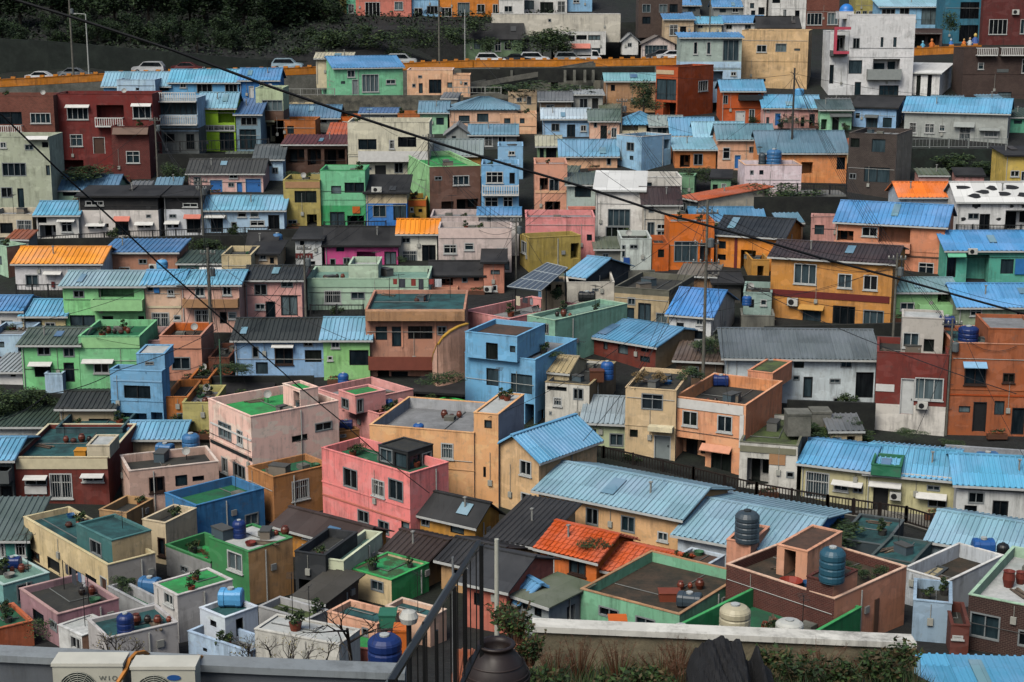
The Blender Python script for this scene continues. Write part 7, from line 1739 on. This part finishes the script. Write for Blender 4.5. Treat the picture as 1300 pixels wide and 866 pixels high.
def weed(label, x, y, w, hgt, D, green, seed):
    q = F(x, y, D); q.z = bedz(D) if green != 2 else q.z; r0 = random.Random(seed); k = pxm(q); W_, H_ = w * k, hgt * k
    o = empty('weed_clump', q); tag(o, label, 'plant', 'wild plants in the foreground')
    st = MB(); lf = MB()
    for i in range(34):
        a = r0.uniform(0, 6.28); rr = r0.uniform(.1, .5) * W_; h_ = H_ * r0.uniform(.5, 1.05); p0 = Vector((math.cos(a) * rr * .25, math.sin(a) * rr * .2, 0)); p2 = Vector((math.cos(a) * rr, math.sin(a) * rr * .6, h_)); p1 = p0.lerp(p2, .5) + Vector((0, 0, h_ * .12))
        st.tube([p0, p1, p2], [.006, .005, .002], 4)
        for j in range(0 if green == 0 else 16):
            t = r0.uniform(.25, 1); b = (p0.lerp(p1, t * 2) if t < .5 else p1.lerp(p2, t * 2 - 1)); l = r0.uniform(.02, .045) * (1.3 if green == 1 else 1)
            u = Vector((r0.gauss(0, 1), r0.gauss(0, 1), r0.gauss(0, .5))).normalized(); v = u.cross(Vector((r0.gauss(0, 1), r0.gauss(0, 1), 1))).normalized(); c = b + u * l
            lf.add([b, c - v * l * .5, b + u * l * 2, c + v * l * .5], [(0, 1, 2, 3)], r0.randrange(3))
        if green == 0:
            for j in range(6):
                t = r0.uniform(.5, 1); b = p1.lerp(p2, t); u = Vector((r0.gauss(0, 1), r0.gauss(0, 1), abs(r0.gauss(0, 1)))).normalized() * r0.uniform(.04, .1); st.tube([b, b + u], [.003, .001], 3)
    st.build('stem', plain('stem_dry', '#5a3c28') if green != 1 else plain('stem_green', '#34441e'), o)
    if lf.v: lf.build('foliage', gm, o)
    return o
for i, (lab, x, y, w, hh, D, g) in enumerate((
    ('dry brown stems right of the clay jar', 705, 842, 70, 50, 20.8, 0), ('tall thin dry weed in front of the white wall', 785, 850, 50, 62, 20.5, 0), ('reddish brown weed clump in the middle of the bed', 840, 845, 90, 44, 20.9, 0),
    ('green leafy weeds close to the clay jar', 690, 868, 70, 50, 19.2, 1), ('low bright green weeds below the tall dry weed', 770, 868, 60, 34, 19.5, 1), ('bushy green creeper at the right end of the bed', 1120, 866, 90, 48, 20.6, 1),
    ('dark green creeper beside the black tarpaulin', 1010, 862, 80, 44, 20.5, 1), ('green creeper in front of the pale wall face', 1065, 868, 80, 48, 20, 1), ('brown seed heads before the white wall', 870, 860, 60, 44, 20.2, 0),
    ('tall brown grass clump at the left of the white wall', 735, 838, 70, 56, 21, 0), ('dry stalks before the wall, left of the tarpaulin', 860, 842, 60, 50, 21.2, 0), ('thick green weeds under the reddish clump', 825, 866, 80, 30, 20.2, 1),
    ('thick green weeds right of the tarpaulin', 985, 850, 60, 40, 21.1, 1), ('brown dead stalks over the green creeper', 1040, 846, 90, 46, 21.2, 0), ('green weeds at the very end of the wall', 1145, 860, 60, 46, 21.2, 1), ('dark weeds along the front of the bed', 900, 878, 90, 30, 19.3, 1),
    ('leafy green plant behind the clay jar', 655, 815, 70, 50, 17.5, 2), ('smaller green plant left of the white wall end', 672, 845, 50, 46, 18.5, 2), ('green plant hanging over the wall end', 640, 800, 60, 34, 19, 2), ('brown weeds at the foot of the wall on the right', 1095, 850, 60, 30, 21.2, 0))):
    weed(lab, x, y, w, hh, D, g, i)
# black tarpaulin heap
m = MB(); rt = random.Random(4); nx, ny = 60, 26; c = F(925, 868, 18.8)
def tz(u, v):
    e = max(0, 1 - abs(u * 2 - 1) ** 5); pl = .36 * min(1, max(0, (.62 - u) / .1 + 1)) if u > .52 else .36
    b_ = (pl if u < .72 else 0) + .34 * math.exp(-((u - .84) / .06) ** 2)
    cr_ = .05 * abs(math.sin(u * 17 + v * 4)) + .06 * abs(math.sin(u * 9 - v * 6 + 1)) + .03 * abs(math.sin(u * 41 + v * 13))
    return b_ * e * (.45 + .55 * v) + cr_ * e - .35 * (1 - v)
vs = [(-.42 + 1.15 * i / nx, -1.2 + 2.3 * j / ny, tz(i / nx, j / ny) + rt.uniform(-.01, .01) - .3) for j in range(ny + 1) for i in range(nx + 1)]
m.add(vs, [(j * (nx + 1) + i, j * (nx + 1) + i + 1, (j + 1) * (nx + 1) + i + 1, (j + 1) * (nx + 1) + i) for j in range(ny) for i in range(nx)])
b0 = [(-.42 + 1.15 * i / nx, 1.1, -1.2) for i in range(nx + 1)]; t0 = len(m.v); m.add(b0, [(ny * (nx + 1) + i - t0, ny * (nx + 1) + i + 1 - t0, i + 1, i) for i in range(nx)])
o = m.build('tarpaulin', patchmat('#0c0d10', '#16181b', 4, .4, .6, .8, 'tarp'), None, c); tag(o, 'crumpled black tarpaulin heap rising above the white wall', 'tarpaulin')
# clay jar
q = F(630, 866, 14.2); k = pxm(q); c = Vector((q.x, q.y, q.z - .38)); o = empty('clay_jar', c); tag(o, 'large dark brown clay jar at the bottom edge beside the gate', 'jar')
m = MB(); m.lathe([(0, 0), (.2, 0), (.27, .12), (.325, .3), (.33, .42), (.29, .56), (.2, .68), (.165, .72), (.165, .75), (.185, .765), (.185, .785), (.15, .785), (.13, .74), (.14, .66), (0, .6)], n=36)
m.build('body', plain('jar_brown', '#2a211e', .45), o, None, 0, True)
m = MB()
for z, r_ in ((.46, .328), (.5, .316), (.6, .27)): m.lathe([(r_ - .004, z - .008), (r_ + .006, z), (r_ - .004, z + .008)], n=36)
m.build('ridge', plain('jar_ridge', '#352a26', .45), o, None, 0, True)
m = MB(); m.lathe([(0, -.6), (.42, -.6), (.42, 0), (0, 0)], n=20); m.build('stand', plain('stand_dk', '#1c1c1a'), o)
# iron stair railing, foreground
ir = plain('black_iron', '#0b0c0d', .5); rt0 = F(608, 690, 14.0); rt1 = F(497, 868, 9.6); o = empty('gate_railing', rt0 - Vector((0, 0, 1.6))); tag(o, 'black iron stair railing descending at the bottom centre', 'railing'); base = o.location
def tub(pts, r_, nm, mt=ir):
    m = MB(); m.tube([p - base for p in pts], r_, 8); return m.build(nm, mt, o)
def flat(p, q, w, h_, nm, mt=ir):
    m = MB(); s = Vector((w / 2, 0, 0)); u = Vector((0, 0, h_)); p, q = p - base, q - base
    m.add([p - s, q - s, q + s, p + s, p - s + u, q - s + u, q + s + u, p + s + u], [(0, 1, 2, 3), (7, 6, 5, 4), (0, 4, 5, 1), (1, 5, 6, 2), (2, 6, 7, 3), (3, 7, 4, 0)]); return m.build(nm, mt, o)
hr = plain('handrail_grey', '#121416', .35)
flat(rt0, rt1, .045, .03, 'handrail', hr)
tub([F(577, 730, 15.5), F(489, 872, 11.5)], .022, 'handrail', plain('second_rail', '#4c5254', .35))
low0, low1 = rt0 - Vector((0, 0, 1.05)), rt1 - Vector((0, 0, 1.05)); flat(low0, low1, .04, .03, 'bottom_rail')
for i in range(11):
    p = rt0.lerp(rt1, (i + .5) / 11); m = MB(); b = p - base; m.box(b.x - .0055, b.y - .0055, b.z - 1.05, b.x + .0055, b.y + .0055, b.z); m.build('baluster', ir, o)
for i, (x, y, yb, D, r_) in enumerate(((611, 692, 815, 14.1, .02), (590, 722, 850, 14.6, .022), (577, 745, 880, 14.2, .02), (554, 800, 900, 13, .016), (538, 790, 900, 12.5, .014))):
    t_ = F(x, y, D); b_ = F(x, yb, D); m = MB(); m.box(t_.x - base.x - r_, t_.y - base.y - r_, b_.z - base.z - .3, t_.x - base.x + r_, t_.y - base.y + r_, t_.z - base.z); m.build('post', ir, o)
m = MB(); m.lathe([(0, 0), (.07, 0), (.085, .05), (.06, .1), (0, .12)], n=16); bl = m.build('globe_lamp', plain('globe', '#b4b6b0', .3), None, F(519, 790, 12.8)); m = MB(); m.tube([(0, 0, 0), (0, 0, -1.2)], .025, 6); m.build('lamp_post', darkm(), bl); tag(bl, 'small white globe lamp on a short dark post by the gate', 'lamp')
# bare shrubs and the leafless tree
def bare(label, x, y, w, hgt, D, seed, leaves=120, name='bare_shrub'):
    q = F(x, y, D); k = pxm(q); r0 = random.Random(seed); o = empty(name, q); tag(o, label, 'shrub' if name == 'bare_shrub' else 'tree', 'leafless shrubs and trees')
    m = MB(); lf = MB(); tips = []
    def grow(p, d, l, r_, n):
        e = p + d * l; m.tube([p, e], [r_, r_ * .65], 5 if n > 1 else 3); tips.append(e)
        if n == 0: return
        for j in range(r0.choice([2, 3, 3])):
            d2 = (d + Vector((r0.gauss(0, .55), r0.gauss(0, .4), r0.gauss(.0, .35)))).normalized(); grow(p.lerp(e, r0.uniform(.5, 1)), d2, l * r0.uniform(.6, .85), r_ * .6, n - 1)
    for j in range(4 if name == 'bare_shrub' else 1):
        grow(Vector((r0.uniform(-.25, .25) * w * k if name == 'bare_shrub' else 0, r0.uniform(-.2, .2), -.2)), Vector((r0.gauss(0, .35), r0.gauss(0, .2), 1)).normalized(), hgt * k * .38, .018 if name == 'bare_shrub' else .06, 4)
    m.build('branch', plain('twig', '#2a2420'), o)
    for i in range(leaves):
        b = r0.choice(tips); l = .025; u = Vector((r0.gauss(0, 1), r0.gauss(0, 1), r0.gauss(0, 1))).normalized(); v = u.cross(Vector((1, .3, .2))).normalized(); lf.add([b, b + (u + v) * l * .5, b + u * l, b + (u - v) * l * .5], [(0, 1, 2, 3)], 0)
    lf.build('foliage', leafmat('#6a6c34', '#8a7a3c'), o)
bare('leafless twiggy shrub in front of the white sloping roof', 385, 848, 110, 62, 22, 1)
bare('thin bare shrub left of the white sloping roof', 325, 842, 60, 60, 22, 2)
bare('sparse yellow leaved shrub beside the low white house', 150, 832, 60, 50, 24, 3)
bare('dark leafless tree with fine twigs behind the parapet', 445, 830, 60, 140, 40, 5, 60, 'bare_tree')
bare('bare brown shrub on the roof behind the garden wall', 730, 812, 60, 40, 26, 6, 200)
